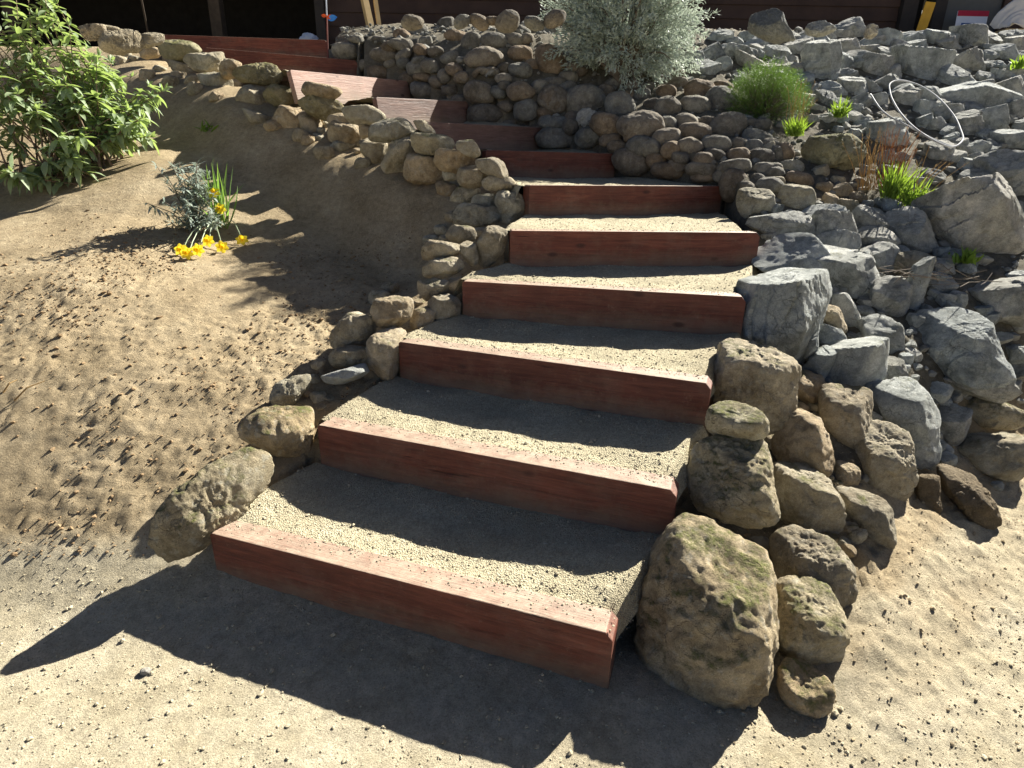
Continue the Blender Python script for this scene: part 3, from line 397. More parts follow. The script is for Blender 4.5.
('cobble','little flattish brown cobble above the cobble heap','rounded stones heaped behind the steps','cobble',4,1.0,(2.056,5.439,1.842),0.362,0.049,[0.127,0.095,0.068,0.064,0.073,0.096,0.129,0.133,0.101,0.073,0.066,0.073,0.095,0.124]),
('cobble','little flattish brown cobble, fourth on the soil side of the cobble heap','rounded stones heaped behind the steps','cobble',4,1.0,(1.501,5.075,1.577),0.288,0.004,[0.129,0.109,0.080,0.064,0.064,0.082,0.114,0.129,0.109,0.081,0.068,0.068,0.083,0.114]),
('rock','fist sized flattish grey rock below the rubble crest','grey rocks of the rubble bank','grey',4,0.95,(3.734,7.275,2.723),0.474,0.142,[0.158,0.103,0.088,0.095,0.111,0.135,0.205,0.150,0.142,0.103,0.088,0.103,0.135,0.174]),
('rock','fist sized angular grey rock on the soil side of the white tarp','grey rocks of the rubble bank','grey',4,1.0,(4.977,8.035,3.088),0.555,0.161,[0.136,0.144,0.135,0.112,0.120,0.144,0.160,0.145,0.143,0.120,0.120,0.144,0.152,0.137]),
('wall_stone','little rounded tan stone above the fifth timber','stones stacked along the soil bank','tan',4,0.95,(-0.368,4.527,1.366),-0.081,-0.042,[0.115,0.129,0.105,0.078,0.071,0.078,0.087,0.110,0.127,0.108,0.092,0.072,0.066,0.079]),
('rock','roundish crest stone beside the big square boulder','rounded stones heaped behind the steps','cobble',4,0.95,(0.034,6.868,2.670),0.005,0.161,[0.124,0.119,0.094,0.080,0.082,0.101,0.122,0.143,0.113,0.095,0.081,0.081,0.100,0.133]),
('rock','little flattish tan rock, first on the soil side of the fifth timber','rocks bordering the timber steps','tan',4,0.95,(-0.332,3.800,1.163),-0.087,-0.103,[0.100,0.079,0.063,0.062,0.064,0.063,0.079,0.111,0.088,0.068,0.052,0.050,0.060,0.084]),
('boulder','grey block with bright corner below the dark hollow','grey rocks of the rubble bank','grey',4,0.95,(3.733,6.656,2.425),0.511,0.113,[0.174,0.102,0.080,0.080,0.095,0.109,0.160,0.160,0.124,0.102,0.080,0.073,0.095,0.167]),
('rock','fist sized angular grey rock, second on the rubble side of the rubble crest','grey rocks of the rubble bank','grey',4,1.0,(4.242,7.452,2.808),0.517,0.145,[0.141,0.127,0.125,0.104,0.112,0.146,0.134,0.134,0.134,0.134,0.132,0.111,0.112,0.147]),
('rock','little angular grey rock below the long bright crested boulder','grey rocks of the rubble bank','grey',4,1.0,(1.836,3.416,0.869),0.493,-0.176,[0.074,0.071,0.085,0.075,0.066,0.063,0.074,0.078,0.075,0.074,0.074,0.071,0.070,0.071]),
('rock','little rounded tan rock, first above the flat topped mossy boulder','rocks bordering the timber steps','tan',4,1.0,(1.196,2.442,0.403),0.455,-0.401,[0.058,0.062,0.058,0.050,0.046,0.045,0.049,0.058,0.064,0.059,0.049,0.044,0.046,0.052]),
('rock','little rounded tan rock, first on the soil side of the pointed upright boulder','rocks bordering the timber steps','tan',4,1.0,(1.453,2.553,0.460),0.518,-0.358,[0.060,0.063,0.057,0.051,0.048,0.048,0.054,0.059,0.061,0.058,0.052,0.048,0.048,0.053]),
('rock','fist sized angular grey rock above the blue grey boulder','grey rocks of the rubble bank','grey',4,1.0,(3.501,7.203,2.688),0.452,0.140,[0.130,0.092,0.077,0.084,0.108,0.164,0.185,0.138,0.113,0.085,0.084,0.101,0.151,0.190]),
('rock','fist sized rounded brown rock above the squat mossy boulder','rounded stones heaped behind the steps','cobble',4,0.95,(0.035,6.640,2.481),0.005,0.138,[0.122,0.106,0.099,0.079,0.076,0.092,0.129,0.129,0.109,0.089,0.080,0.077,0.090,0.120]),
('wall_stone','rough knobbly wall stone resting against the seventh timber','stones stacked along the soil bank','tan',4,0.95,(-0.163,4.404,1.556),-0.037,-0.000,[0.105,0.080,0.062,0.061,0.071,0.098,0.134,0.098,0.067,0.057,0.062,0.080,0.108,0.128]),
('rock','fist sized angular grey rock, second on the rubble side of the long low boulder','grey rocks of the rubble bank','grey',4,1.0,(5.300,6.995,2.588),0.648,0.117,[0.125,0.097,0.082,0.090,0.118,0.145,0.139,0.119,0.116,0.090,0.089,0.104,0.138,0.145]),
('rock','little angular grey rock, third below the bleached rough boulder','grey rocks of the rubble bank','grey',4,1.0,(2.911,3.268,0.584),0.728,-0.219,[0.072,0.054,0.053,0.061,0.072,0.073,0.072,0.065,0.064,0.057,0.061,0.065,0.072,0.076]),
('cobble','little flattish brown cobble, first below the large tan cobble','rounded stones heaped behind the steps','cobble',4,1.0,(1.275,5.414,1.828),0.231,0.049,[0.121,0.112,0.089,0.076,0.074,0.082,0.104,0.121,0.113,0.093,0.078,0.073,0.081,0.104]),
('cobble','little rounded brown cobble, third on the rubble side of the shaded stack crest','rounded stones heaped behind the steps','cobble',4,1.0,(-0.012,0.777,1.716),-0.015,0.201,[0.014,0.014,0.013,0.012,0.011,0.011,0.012,0.015,0.015,0.013,0.012,0.011,0.012,0.013]),
('rock','little angular grey rock, third below the long low boulder','grey rocks of the rubble bank','grey',4,1.0,(4.627,6.067,2.142),0.651,0.076,[0.114,0.098,0.102,0.096,0.085,0.091,0.120,0.116,0.114,0.085,0.084,0.096,0.109,0.109]),
('cobble','little flattish brown cobble on the rubble side of the sixth timber','rounded stones heaped behind the steps','cobble',4,1.0,(1.898,4.651,1.462),0.387,-0.019,[0.107,0.093,0.075,0.068,0.070,0.080,0.095,0.105,0.095,0.075,0.066,0.068,0.080,0.098]),
('cobble','pale blue grey cobble behind the seventh timber end','rounded stones heaped behind the steps','pale',4,1.0,(0.673,6.045,1.999),0.111,0.073,[0.117,0.114,0.104,0.098,0.101,0.107,0.114,0.118,0.114,0.105,0.099,0.101,0.107,0.112]),
('rock','little angular grey rock, second on the soil side of the pot shaped boulder','grey rocks of the rubble bank','grey',4,1.0,(3.745,6.417,2.310),0.528,0.101,[0.149,0.115,0.094,0.081,0.088,0.113,0.126,0.132,0.119,0.095,0.094,0.106,0.102,0.121]),
('cobble','little rounded brown cobble, first on the rubble side of the cobble heap','rounded stones heaped behind the steps','cobble',4,1.0,(1.972,5.100,1.677),0.369,0.022,[0.107,0.096,0.078,0.070,0.072,0.085,0.103,0.111,0.098,0.081,0.071,0.072,0.083,0.100]),
('rock','fist sized angular grey rock on the rubble side of the silver shrub','grey rocks of the rubble bank','grey',4,1.0,(1.857,7.109,2.652),0.255,0.148,[0.155,0.124,0.122,0.115,0.102,0.110,0.161,0.137,0.130,0.128,0.102,0.102,0.128,0.137]),
('rock','little angular grey rock, fourth below the bleached rough boulder','grey rocks of the rubble bank','grey',4,1.0,(2.904,3.217,0.510),0.734,-0.237,[0.055,0.055,0.069,0.067,0.076,0.059,0.055,0.062,0.066,0.063,0.076,0.063,0.063,0.069]),
('rock','fist sized angular grey rock, second on the soil side of the round green shrub','grey rocks of the rubble bank','grey',4,1.0,(2.126,7.384,2.778),0.280,0.158,[0.160,0.121,0.112,0.118,0.119,0.120,0.140,0.147,0.140,0.125,0.098,0.098,0.126,0.154]),
('cobble','little flattish brown cobble below the yellow mossed boulder','rounded stones heaped behind the steps','cobble',4,1.0,(2.162,4.757,1.513),0.426,-0.008,[0.102,0.080,0.064,0.058,0.062,0.081,0.106,0.105,0.080,0.062,0.058,0.065,0.085,0.106]),
('rock','little flattish brown rock above the seventh timber','rounded stones heaped behind the steps','cobble',4,0.95,(0.364,6.197,1.978),0.059,0.068,[0.142,0.115,0.078,0.064,0.059,0.062,0.096,0.160,0.110,0.063,0.045,0.045,0.062,0.102]),
('rock','little angular grey rock, first on the soil side of the pot shaped boulder','grey rocks of the rubble bank','grey',4,1.0,(3.732,6.241,2.226),0.539,0.092,[0.109,0.102,0.090,0.090,0.108,0.115,0.131,0.104,0.101,0.090,0.091,0.119,0.115,0.120]),
('cobble','little flattish brown cobble on the rubble side of the cobble heap','rounded stones heaped behind the steps','cobble',4,1.0,(1.962,4.895,1.578),0.381,0.004,[0.115,0.098,0.072,0.060,0.060,0.072,0.098,0.115,0.098,0.071,0.057,0.057,0.071,0.098]),
('rock','little angular grey rock, second on the soil side of the bleached rough boulder','grey rocks of the rubble bank','grey',4,1.0,(2.548,3.356,0.822),0.649,-0.173,[0.062,0.051,0.051,0.065,0.070,0.086,0.070,0.062,0.055,0.055,0.062,0.066,0.086,0.070]),
('cobble','fist sized rounded brown cobble on the rubble side of the silver shrub','rounded stones heaped behind the steps','cobble',4,1.0,(1.397,7.008,2.625),0.197,0.148,[0.122,0.114,0.103,0.095,0.102,0.116,0.124,0.124,0.118,0.108,0.102,0.106,0.119,0.126]),
('rock','slanting stone with bright edge behind the sunlit timber','rounded stones heaped behind the steps','cobble',4,0.95,(-1.534,7.359,2.541),-0.205,0.130,[0.138,0.115,0.091,0.075,0.074,0.092,0.138,0.142,0.142,0.087,0.063,0.062,0.080,0.125]),
('rock','little flattish grey rock on the soil side of the bleached rough boulder','grey rocks of the rubble bank','grey',4,1.0,(2.574,3.540,0.929),0.629,-0.143,[0.075,0.079,0.075,0.053,0.049,0.056,0.064,0.079,0.082,0.065,0.064,0.056,0.053,0.064]),
('wall_stone','flat pale slab between smooth oval boulder and seventh timber','stones stacked along the soil bank','tan',4,0.95,(-0.119,4.375,1.455),-0.027,-0.023,[0.122,0.098,0.072,0.055,0.052,0.060,0.091,0.123,0.101,0.065,0.050,0.053,0.070,0.104]),
('cobble','little rounded brown cobble, third on the soil side of the cobble heap','rounded stones heaped behind the steps','cobble',4,1.0,(1.438,5.259,1.752),0.267,0.036,[0.107,0.090,0.073,0.070,0.076,0.090,0.106,0.111,0.097,0.077,0.068,0.073,0.088,0.106]),
('rock','little angular grey rock, third above the bleached rough boulder','grey rocks of the rubble bank','grey',4,1.0,(3.329,4.033,1.164),0.690,-0.075,[0.066,0.058,0.062,0.071,0.079,0.079,0.075,0.066,0.062,0.066,0.067,0.082,0.079,0.075]),
('rock','little angular grey rock, second below the blue grey boulder','grey rocks of the rubble bank','grey',4,1.0,(3.096,6.415,2.308),0.450,0.105,[0.122,0.074,0.065,0.066,0.092,0.141,0.180,0.106,0.079,0.077,0.072,0.086,0.128,0.157]),
('cobble','little rounded brown cobble, fourth on the rubble side of the large tan cobble','rounded stones heaped behind the steps','cobble',4,1.0,(1.499,5.708,1.968),0.257,0.069,[0.112,0.096,0.082,0.077,0.079,0.092,0.110,0.115,0.102,0.083,0.075,0.082,0.096,0.111]),
('cobble','little rounded brown cobble, fourth on the rubble side of the cobble heap','rounded stones heaped behind the steps','cobble',4,1.0,(2.180,5.177,1.714),0.399,0.028,[0.089,0.085,0.084,0.084,0.084,0.088,0.092,0.089,0.081,0.080,0.083,0.085,0.089,0.091]),
('rock','fist sized angular grey rock, second below the white tarp','grey rocks of the rubble bank','grey',4,1.0,(5.789,7.803,2.975),0.638,0.145,[0.123,0.113,0.093,0.093,0.121,0.137,0.156,0.123,0.114,0.107,0.107,0.121,0.123,0.148]),
('rock','fist sized flattish grey rock on the soil side of the bright topped crest boulder','grey rocks of the rubble bank','grey',4,1.0,(2.782,7.512,2.835),0.355,0.158,[0.185,0.113,0.082,0.081,0.089,0.113,0.192,0.180,0.113,0.090,0.095,0.097,0.119,0.173]),
('rock','little rounded tan rock, first on the soil side of the fifth timber','rocks bordering the timber steps','tan',4,0.95,(-0.271,3.620,1.075),-0.075,-0.132,[0.052,0.052,0.062,0.074,0.070,0.073,0.079,0.060,0.051,0.052,0.063,0.082,0.082,0.063]),
('cobble','little flattish brown cobble below the cobble heap','rounded stones heaped behind the steps','cobble',4,1.0,(1.678,4.962,1.530),0.326,-0.005,[0.112,0.099,0.073,0.060,0.060,0.072,0.095,0.112,0.101,0.076,0.061,0.059,0.068,0.093]),
('rock','little angular grey rock, third below the massive grey boulder','grey rocks of the rubble bank','grey',4,1.0,(2.794,3.812,1.058),0.632,-0.105,[0.081,0.063,0.059,0.062,0.068,0.092,0.068,0.063,0.073,0.067,0.070,0.066,0.063,0.071]),
('cobble','little rounded tan cobble, second on the soil side of the dry grass tuft','rounded stones heaped behind the steps','tan',4,1.0,(2.408,4.609,1.440),0.482,-0.023,[0.091,0.080,0.068,0.063,0.064,0.073,0.087,0.093,0.083,0.066,0.060,0.063,0.074,0.088]),
('rock','little angular grey rock, seventh above the green mossed boulder','grey rocks of the rubble bank','grey',4,1.0,(2.233,2.899,0.489),0.656,-0.284,[0.058,0.069,0.055,0.052,0.060,0.055,0.055,0.064,0.061,0.055,0.057,0.052,0.057,0.058]),
('cobble','little rounded brown cobble, first on the soil side of the cobble heap','rounded stones heaped behind the steps','cobble',4,1.0,(1.793,5.109,1.681),0.338,0.023,[0.099,0.094,0.081,0.071,0.069,0.078,0.092,0.101,0.094,0.080,0.073,0.073,0.079,0.091]),
('boulder','dark grey rock directly behind the round green shrub','grey rocks of the rubble bank','grey',4,0.95,(2.874,7.414,2.787),0.370,0.153,[0.165,0.115,0.094,0.101,0.108,0.115,0.150,0.143,0.129,0.115,0.087,0.087,0.108,0.158]),
('rock','flat stone with lit edge on the crest of the shaded stack','rounded stones heaped behind the steps','cobble',4,0.95,(-0.650,7.226,2.886),-0.090,0.181,[0.161,0.095,0.059,0.052,0.059,0.081,0.118,0.145,0.106,0.078,0.059,0.058,0.072,0.116]),
('rock','little angular grey rock, second below the long low boulder','grey rocks of the rubble bank','grey',4,1.0,(4.232,6.029,2.122),0.612,0.076,[0.099,0.078,0.077,0.093,0.089,0.094,0.105,0.110,0.099,0.078,0.077,0.093,0.095,0.115]),
('rock','little angular grey rock, fourth on the soil side of the bleached rough boulder','grey rocks of the rubble bank','grey',4,1.0,(2.578,3.605,0.959),0.621,-0.134,[0.067,0.083,0.059,0.051,0.055,0.072,0.074,0.080,0.063,0.062,0.062,0.059,0.065,0.066]),
('rock','domed stone with sunlit nose above the flat dark stone','rounded stones heaped behind the steps','cobble',4,0.95,(-1.250,7.236,2.795),-0.171,0.167,[0.124,0.115,0.082,0.065,0.069,0.085,0.118,0.158,0.083,0.054,0.058,0.076,0.109,0.128]),
('cobble','little rounded brown cobble, second below the large tan cobble','rounded stones heaped behind the steps','cobble',4,1.0,(1.144,5.405,1.741),0.209,0.033,[0.097,0.090,0.084,0.081,0.082,0.090,0.098,0.095,0.089,0.084,0.081,0.082,0.089,0.097]),
('rock','little angular grey rock, first on the rubble side of the long low boulder','grey rocks of the rubble bank','grey',4,1.0,(5.057,6.886,2.534),0.633,0.114,[0.100,0.086,0.085,0.080,0.087,0.123,0.141,0.117,0.080,0.067,0.073,0.094,0.141,0.147]),
('rock','fist sized angular grey rock, first below the white tarp','grey rocks of the rubble bank','grey',4,1.0,(5.633,8.043,3.089),0.611,0.155,[0.120,0.090,0.075,0.076,0.100,0.180,0.175,0.113,0.077,0.075,0.084,0.118,0.148,0.167]),
('cobble','little rounded tan cobble, second below the dry grass tuft','rounded stones heaped behind the steps','tan',4,1.0,(2.373,4.390,1.335),0.495,-0.045,[0.078,0.069,0.062,0.060,0.065,0.074,0.081,0.079,0.070,0.062,0.059,0.062,0.072,0.081]),
('rock','little rounded tan rock, second above the third timber','rocks bordering the timber steps','tan',4,1.0,(-0.852,3.709,0.764),-0.226,-0.206,[0.075,0.070,0.065,0.061,0.062,0.067,0.073,0.074,0.071,0.067,0.062,0.061,0.067,0.074]),
('rock','little flattish grey rock on the soil side of the blue grey boulder','grey rocks of the rubble bank','grey',4,1.0,(2.851,6.934,2.556),0.390,0.132,[0.136,0.109,0.079,0.072,0.079,0.115,0.141,0.151,0.099,0.084,0.078,0.079,0.100,0.168]),
('cobble','little rounded brown cobble, second above the square mossy boulder','rounded stones heaped behind the steps','cobble',4,1.0,(0.042,0.776,1.719),0.054,0.205,[0.013,0.014,0.012,0.010,0.009,0.009,0.011,0.013,0.013,0.012,0.010,0.009,0.009,0.011]),
('rock','little angular grey rock, fourth on the soil side of the pot shaped boulder','grey rocks of the rubble bank','grey',4,1.0,(3.516,6.566,2.379),0.492,0.110,[0.106,0.092,0.074,0.069,0.082,0.131,0.128,0.109,0.081,0.075,0.086,0.109,0.112,0.142]),
('wall_stone','little rounded tan stone, first on the rubble side of the square wall stone','stones stacked along the soil bank','tan',4,0.95,(-2.759,6.343,2.411),-0.410,0.123,[0.105,0.122,0.111,0.094,0.079,0.079,0.093,0.105,0.115,0.113,0.092,0.086,0.079,0.085]),
('cobble','fist sized rounded brown cobble, first above the shaded stack crest','rounded stones heaped behind the steps','cobble',4,1.0,(-0.491,7.057,2.801),-0.069,0.174,[0.114,0.116,0.109,0.097,0.091,0.094,0.101,0.112,0.117,0.110,0.096,0.087,0.091,0.104]),
('rock','little angular grey rock, first above the round green shrub','grey rocks of the rubble bank','grey',4,1.0,(2.623,6.892,2.536),0.364,0.132,[0.141,0.114,0.095,0.094,0.088,0.090,0.118,0.130,0.119,0.101,0.083,0.083,0.106,0.120]),
('rock','little flattish brown rock below the square mossy boulder','rounded stones heaped behind the steps','cobble',4,0.95,(0.375,6.574,2.370),0.057,0.123,[0.119,0.107,0.069,0.052,0.052,0.070,0.110,0.116,0.104,0.073,0.057,0.056,0.069,0.104]),
('rock','little angular grey rock on the rubble side of the pot shaped boulder','grey rocks of the rubble bank','grey',4,1.0,(3.994,6.143,2.176),0.577,0.084,[0.107,0.097,0.096,0.075,0.075,0.090,0.097,0.103,0.117,0.087,0.075,0.085,0.086,0.097]),
('rock','little angular grey rock, first on the soil side of the massive grey boulder','grey rocks of the rubble bank','grey',4,1.0,(2.694,4.408,1.343),0.549,-0.041,[0.065,0.061,0.069,0.073,0.078,0.089,0.074,0.061,0.065,0.065,0.074,0.086,0.089,0.070]),
('wall_stone','sunlit topped stone at the top end of the wall behind the sage bush','stones stacked along the soil bank','tan',4,0.95,(-0.418,0.664,1.677),-0.562,0.151,[0.012,0.011,0.010,0.009,0.007,0.007,0.009,0.013,0.012,0.010,0.007,0.007,0.008,0.010]),
('rock','little angular grey rock on the rubble side of the bleached rough boulder','grey rocks of the rubble bank','grey',4,1.0,(3.109,3.654,0.964),0.705,-0.123,[0.063,0.053,0.052,0.049,0.059,0.067,0.070,0.070,0.053,0.046,0.049,0.063,0.067,0.073]),
('rock','little angular grey rock, second on the rubble side of the dry grass tuft','grey rocks of the rubble bank','grey',4,1.0,(2.852,4.707,1.487),0.545,-0.013,[0.092,0.073,0.069,0.076,0.073,0.073,0.089,0.082,0.084,0.065,0.064,0.072,0.080,0.078]),
('rock','little angular grey rock, fourth below the massive grey boulder','grey rocks of the rubble bank','grey',4,1.0,(2.685,3.728,1.017),0.624,-0.117,[0.057,0.053,0.056,0.056,0.063,0.070,0.064,0.073,0.057,0.049,0.053,0.063,0.068,0.083]),
('cobble','little rounded brown cobble, second on the rubble side of the cobble heap','rounded stones heaped behind the steps','cobble',4,1.0,(2.099,5.258,1.751),0.380,0.034,[0.079,0.075,0.073,0.077,0.082,0.086,0.082,0.078,0.076,0.073,0.076,0.083,0.087,0.083]),
('rock','little angular grey rock, sixth above the green mossed boulder','grey rocks of the rubble bank','grey',4,1.0,(2.426,3.008,0.468),0.679,-0.275,[0.049,0.058,0.067,0.064,0.046,0.043,0.045,0.049,0.061,0.067,0.061,0.046,0.043,0.048]),
('cobble','little flattish tan cobble on the soil side of the yellow mossed boulder','rounded stones heaped behind the steps','tan',4,1.0,(2.175,4.956,1.605),0.414,0.009,[0.094,0.078,0.060,0.054,0.058,0.072,0.091,0.095,0.078,0.061,0.054,0.057,0.073,0.091]),
('cobble','little rounded brown cobble, fourth on the soil side of the shaded stack crest','rounded stones heaped behind the steps','cobble',4,1.0,(-0.120,0.770,1.712),-0.155,0.196,[0.013,0.012,0.009,0.008,0.008,0.010,0.012,0.013,0.012,0.010,0.008,0.008,0.009,0.012]),
('rock','little flattish grey rock on the soil side of the neat cube boulder','grey rocks of the rubble bank','grey',4,1.0,(3.556,5.143,1.696),0.605,0.022,[0.091,0.081,0.072,0.059,0.063,0.081,0.095,0.103,0.073,0.063,0.063,0.068,0.081,0.095]),
('wall_stone','little rounded tan stone, second on the soil side of the square wall stone','stones stacked along the soil bank','tan',4,0.95,(-0.377,0.689,1.676),-0.500,0.149,[0.013,0.014,0.010,0.008,0.007,0.007,0.009,0.012,0.013,0.011,0.007,0.006,0.006,0.008]),
('rock','fist sized angular grey rock above the bright topped crest boulder','grey rocks of the rubble bank','grey',4,1.0,(3.507,7.848,2.994),0.420,0.166,[0.152,0.104,0.090,0.096,0.114,0.117,0.140,0.123,0.121,0.102,0.090,0.097,0.133,0.131]),
('wall_stone','little rounded tan stone below the streaked timbers','stones stacked along the soil bank','tan',4,0.95,(-0.342,4.513,1.687),-0.076,0.028,[0.086,0.062,0.053,0.058,0.067,0.079,0.102,0.087,0.064,0.052,0.048,0.057,0.083,0.104]),
('rock','little upright tan rock above the fourth timber','rocks bordering the timber steps','tan',4,0.95,(-0.351,3.420,0.915),-0.102,-0.185,[0.050,0.058,0.072,0.059,0.048,0.048,0.056,0.056,0.057,0.067,0.063,0.051,0.050,0.051]),
('rock','little angular grey rock, third below the neat cube boulder','grey rocks of the rubble bank','grey',4,1.0,(3.704,5.098,1.673),0.628,0.018,[0.084,0.062,0.057,0.065,0.071,0.084,0.097,0.088,0.067,0.062,0.065,0.066,0.080,0.105]),
('cobble','fist sized rounded brown cobble on the soil side of the shaded stack crest','rounded stones heaped behind the steps','cobble',4,1.0,(-1.171,7.873,3.043),-0.148,0.184,[0.124,0.126,0.111,0.092,0.086,0.094,0.107,0.121,0.126,0.115,0.098,0.089,0.092,0.107]),
('wall_stone','little flattish tan stone below the square wall stone','stones stacked along the soil bank','tan',4,0.95,(-2.246,5.593,1.943),-0.382,0.064,[0.110,0.093,0.069,0.057,0.059,0.085,0.134,0.101,0.079,0.073,0.064,0.067,0.088,0.129]),
('cobble','little rounded brown cobble, second on the rubble side of the large tan cobble','rounded stones heaped behind the steps','cobble',4,1.0,(1.440,6.329,2.267),0.224,0.109,[0.099,0.099,0.093,0.084,0.080,0.085,0.095,0.103,0.103,0.093,0.081,0.080,0.088,0.095]),
('rock','little angular grey rock above the dry grass tuft','grey rocks of the rubble bank','grey',4,1.0,(2.976,5.114,1.681),0.527,0.021,[0.083,0.075,0.083,0.075,0.071,0.083,0.079,0.083,0.083,0.083,0.071,0.074,0.075,0.079]),
('wall_stone','little flattish tan stone above the fifth timber','stones stacked along the soil bank','tan',4,0.95,(-0.221,4.442,1.329),-0.050,-0.051,[0.097,0.087,0.076,0.057,0.052,0.062,0.087,0.099,0.099,0.067,0.051,0.048,0.059,0.089]),
('cobble','little rounded brown cobble, first above the cobble heap','rounded stones heaped behind the steps','cobble',4,1.0,(1.963,5.256,1.749),0.357,0.034,[0.080,0.077,0.074,0.073,0.072,0.077,0.083,0.083,0.078,0.073,0.073,0.077,0.080,0.081]),
('cobble','little rounded brown cobble, fifth below the large tan cobble','rounded stones heaped behind the steps','cobble',4,1.0,(1.194,5.367,1.640),0.219,0.015,[0.088,0.081,0.074,0.073,0.077,0.083,0.090,0.089,0.082,0.077,0.073,0.075,0.083,0.089]),
('cobble','little rounded brown cobble, third on the soil side of the shaded stack crest','rounded stones heaped behind the steps','cobble',4,1.0,(-1.066,7.045,2.541),-0.150,0.137,[0.121,0.110,0.089,0.078,0.080,0.093,0.111,0.119,0.110,0.094,0.083,0.082,0.093,0.111]),
('rock','little angular grey rock, first on the rubble side of the long bright crested boulder','grey rocks of the rubble bank','grey',4,1.0,(2.205,3.810,1.054),0.525,-0.114,[0.079,0.066,0.058,0.049,0.052,0.068,0.069,0.072,0.063,0.065,0.056,0.058,0.059,0.066]),
('cobble','little rounded brown cobble, fourth below the large tan cobble','rounded stones heaped behind the steps','cobble',4,1.0,(1.290,5.278,1.723),0.240,0.030,[0.085,0.082,0.076,0.072,0.074,0.077,0.082,0.086,0.084,0.077,0.072,0.076,0.081,0.084]),
('rock','little flattish grey rock, second above the bright topped crest boulder','grey rocks of the rubble bank','grey',4,0.95,(0.317,0.714,1.701),0.417,0.181,[0.017,0.009,0.008,0.008,0.007,0.008,0.012,0.014,0.012,0.008,0.007,0.007,0.009,0.012]),
('rock','little angular grey rock, fifth above the round green shrub','grey rocks of the rubble bank','grey',4,0.95,(2.730,7.701,2.923),0.341,0.166,[0.138,0.145,0.106,0.099,0.080,0.080,0.099,0.151,0.158,0.112,0.086,0.080,0.086,0.099]),
('rock','little angular grey rock on the rubble side of the white tarp','grey rocks of the rubble bank','grey',4,0.95,(5.985,8.171,3.149),0.632,0.156,[0.125,0.118,0.077,0.070,0.077,0.104,0.173,0.118,0.104,0.091,0.077,0.084,0.111,0.152]),
('rock','little angular grey rock, third below the blue grey boulder','grey rocks of the rubble bank','grey',4,1.0,(2.956,6.261,2.232),0.441,0.097,[0.099,0.081,0.066,0.066,0.077,0.112,0.118,0.102,0.072,0.066,0.071,0.086,0.099,0.141]),
('rock','little rounded tan rock, fifth below the pointed upright boulder','rocks bordering the timber steps','tan',4,1.0,(1.354,1.960,0.232),0.605,-0.508,[0.029,0.037,0.044,0.040,0.032,0.027,0.026,0.030,0.038,0.044,0.041,0.033,0.027,0.026]),
('rock','little angular grey rock, fourth below the neat cube boulder','grey rocks of the rubble bank','grey',4,1.0,(3.568,4.980,1.617),0.622,0.010,[0.080,0.079,0.063,0.063,0.079,0.072,0.072,0.080,0.080,0.079,0.063,0.059,0.075,0.076]),
('cobble','little flattish brown cobble on the soil side of the sixth timber','rounded stones heaped behind the steps','cobble',4,1.0,(1.528,5.067,1.518),0.293,-0.008,[0.105,0.088,0.059,0.046,0.044,0.056,0.086,0.108,0.091,0.060,0.046,0.044,0.056,0.085]),
('rock','little angular grey rock, first on the soil side of the bleached rough boulder','grey rocks of the rubble bank','grey',4,1.0,(2.608,3.437,0.869),0.649,-0.158,[0.053,0.053,0.053,0.054,0.062,0.056,0.053,0.053,0.059,0.059,0.053,0.054,0.062,0.056]),
('cobble','little rounded brown cobble, second below the square mossy boulder','rounded stones heaped behind the steps','cobble',4,1.0,(0.482,6.522,2.308),0.074,0.114,[0.111,0.120,0.100,0.077,0.067,0.067,0.082,0.108,0.116,0.099,0.077,0.068,0.070,0.085]),
('cobble','little flattish brown cobble on the rubble side of the large tan cobble','rounded stones heaped behind the steps','cobble',4,1.0,(1.591,6.551,2.376),0.238,0.121,[0.115,0.106,0.083,0.069,0.068,0.076,0.096,0.114,0.103,0.078,0.066,0.067,0.078,0.100]),
('cobble','little rounded brown cobble, third below the silver shrub','rounded stones heaped behind the steps','cobble',4,1.0,(1.021,6.756,2.506),0.150,0.138,[0.106,0.088,0.076,0.075,0.083,0.100,0.111,0.103,0.085,0.072,0.071,0.085,0.107,0.116]),
('rock','little angular grey rock, second on the soil side of the neat cube boulder','grey rocks of the rubble bank','grey',4,1.0,(3.825,5.303,1.771),0.625,0.033,[0.079,0.091,0.066,0.062,0.074,0.075,0.087,0.083,0.071,0.074,0.070,0.071,0.086,0.075]),
('rock','little flattish grey rock on the rubble side of the dry grass tuft','grey rocks of the rubble bank','grey',4,1.0,(3.019,4.721,1.492),0.569,-0.012,[0.087,0.084,0.075,0.056,0.051,0.056,0.079,0.084,0.091,0.075,0.052,0.047,0.055,0.071]),
('cobble','little rounded tan cobble on the rubble side of the sixth timber','rounded stones heaped behind the steps','tan',4,1.0,(1.946,4.685,1.475),0.394,-0.016,[0.075,0.074,0.067,0.063,0.062,0.063,0.069,0.075,0.074,0.067,0.063,0.063,0.065,0.070]),
('rock','little angular grey rock, third on the soil side of the pot shaped boulder','grey rocks of the rubble bank','grey',4,1.0,(3.439,6.218,2.210),0.505,0.092,[0.086,0.084,0.075,0.079,0.085,0.095,0.104,0.099,0.075,0.069,0.079,0.085,0.100,0.108]),
('rock','little angular grey rock, second above the massive grey boulder','grey rocks of the rubble bank','grey',4,1.0,(3.233,4.839,1.549),0.589,-0.002,[0.076,0.069,0.072,0.061,0.061,0.076,0.077,0.088,0.069,0.056,0.057,0.075,0.073,0.076]),
('wall_stone','little flattish tan stone on the soil side of the square wall stone','stones stacked along the soil bank','tan',4,0.95,(-3.410,6.713,2.463),-0.470,0.120,[0.108,0.087,0.079,0.074,0.076,0.099,0.127,0.105,0.092,0.091,0.076,0.071,0.090,0.126]),
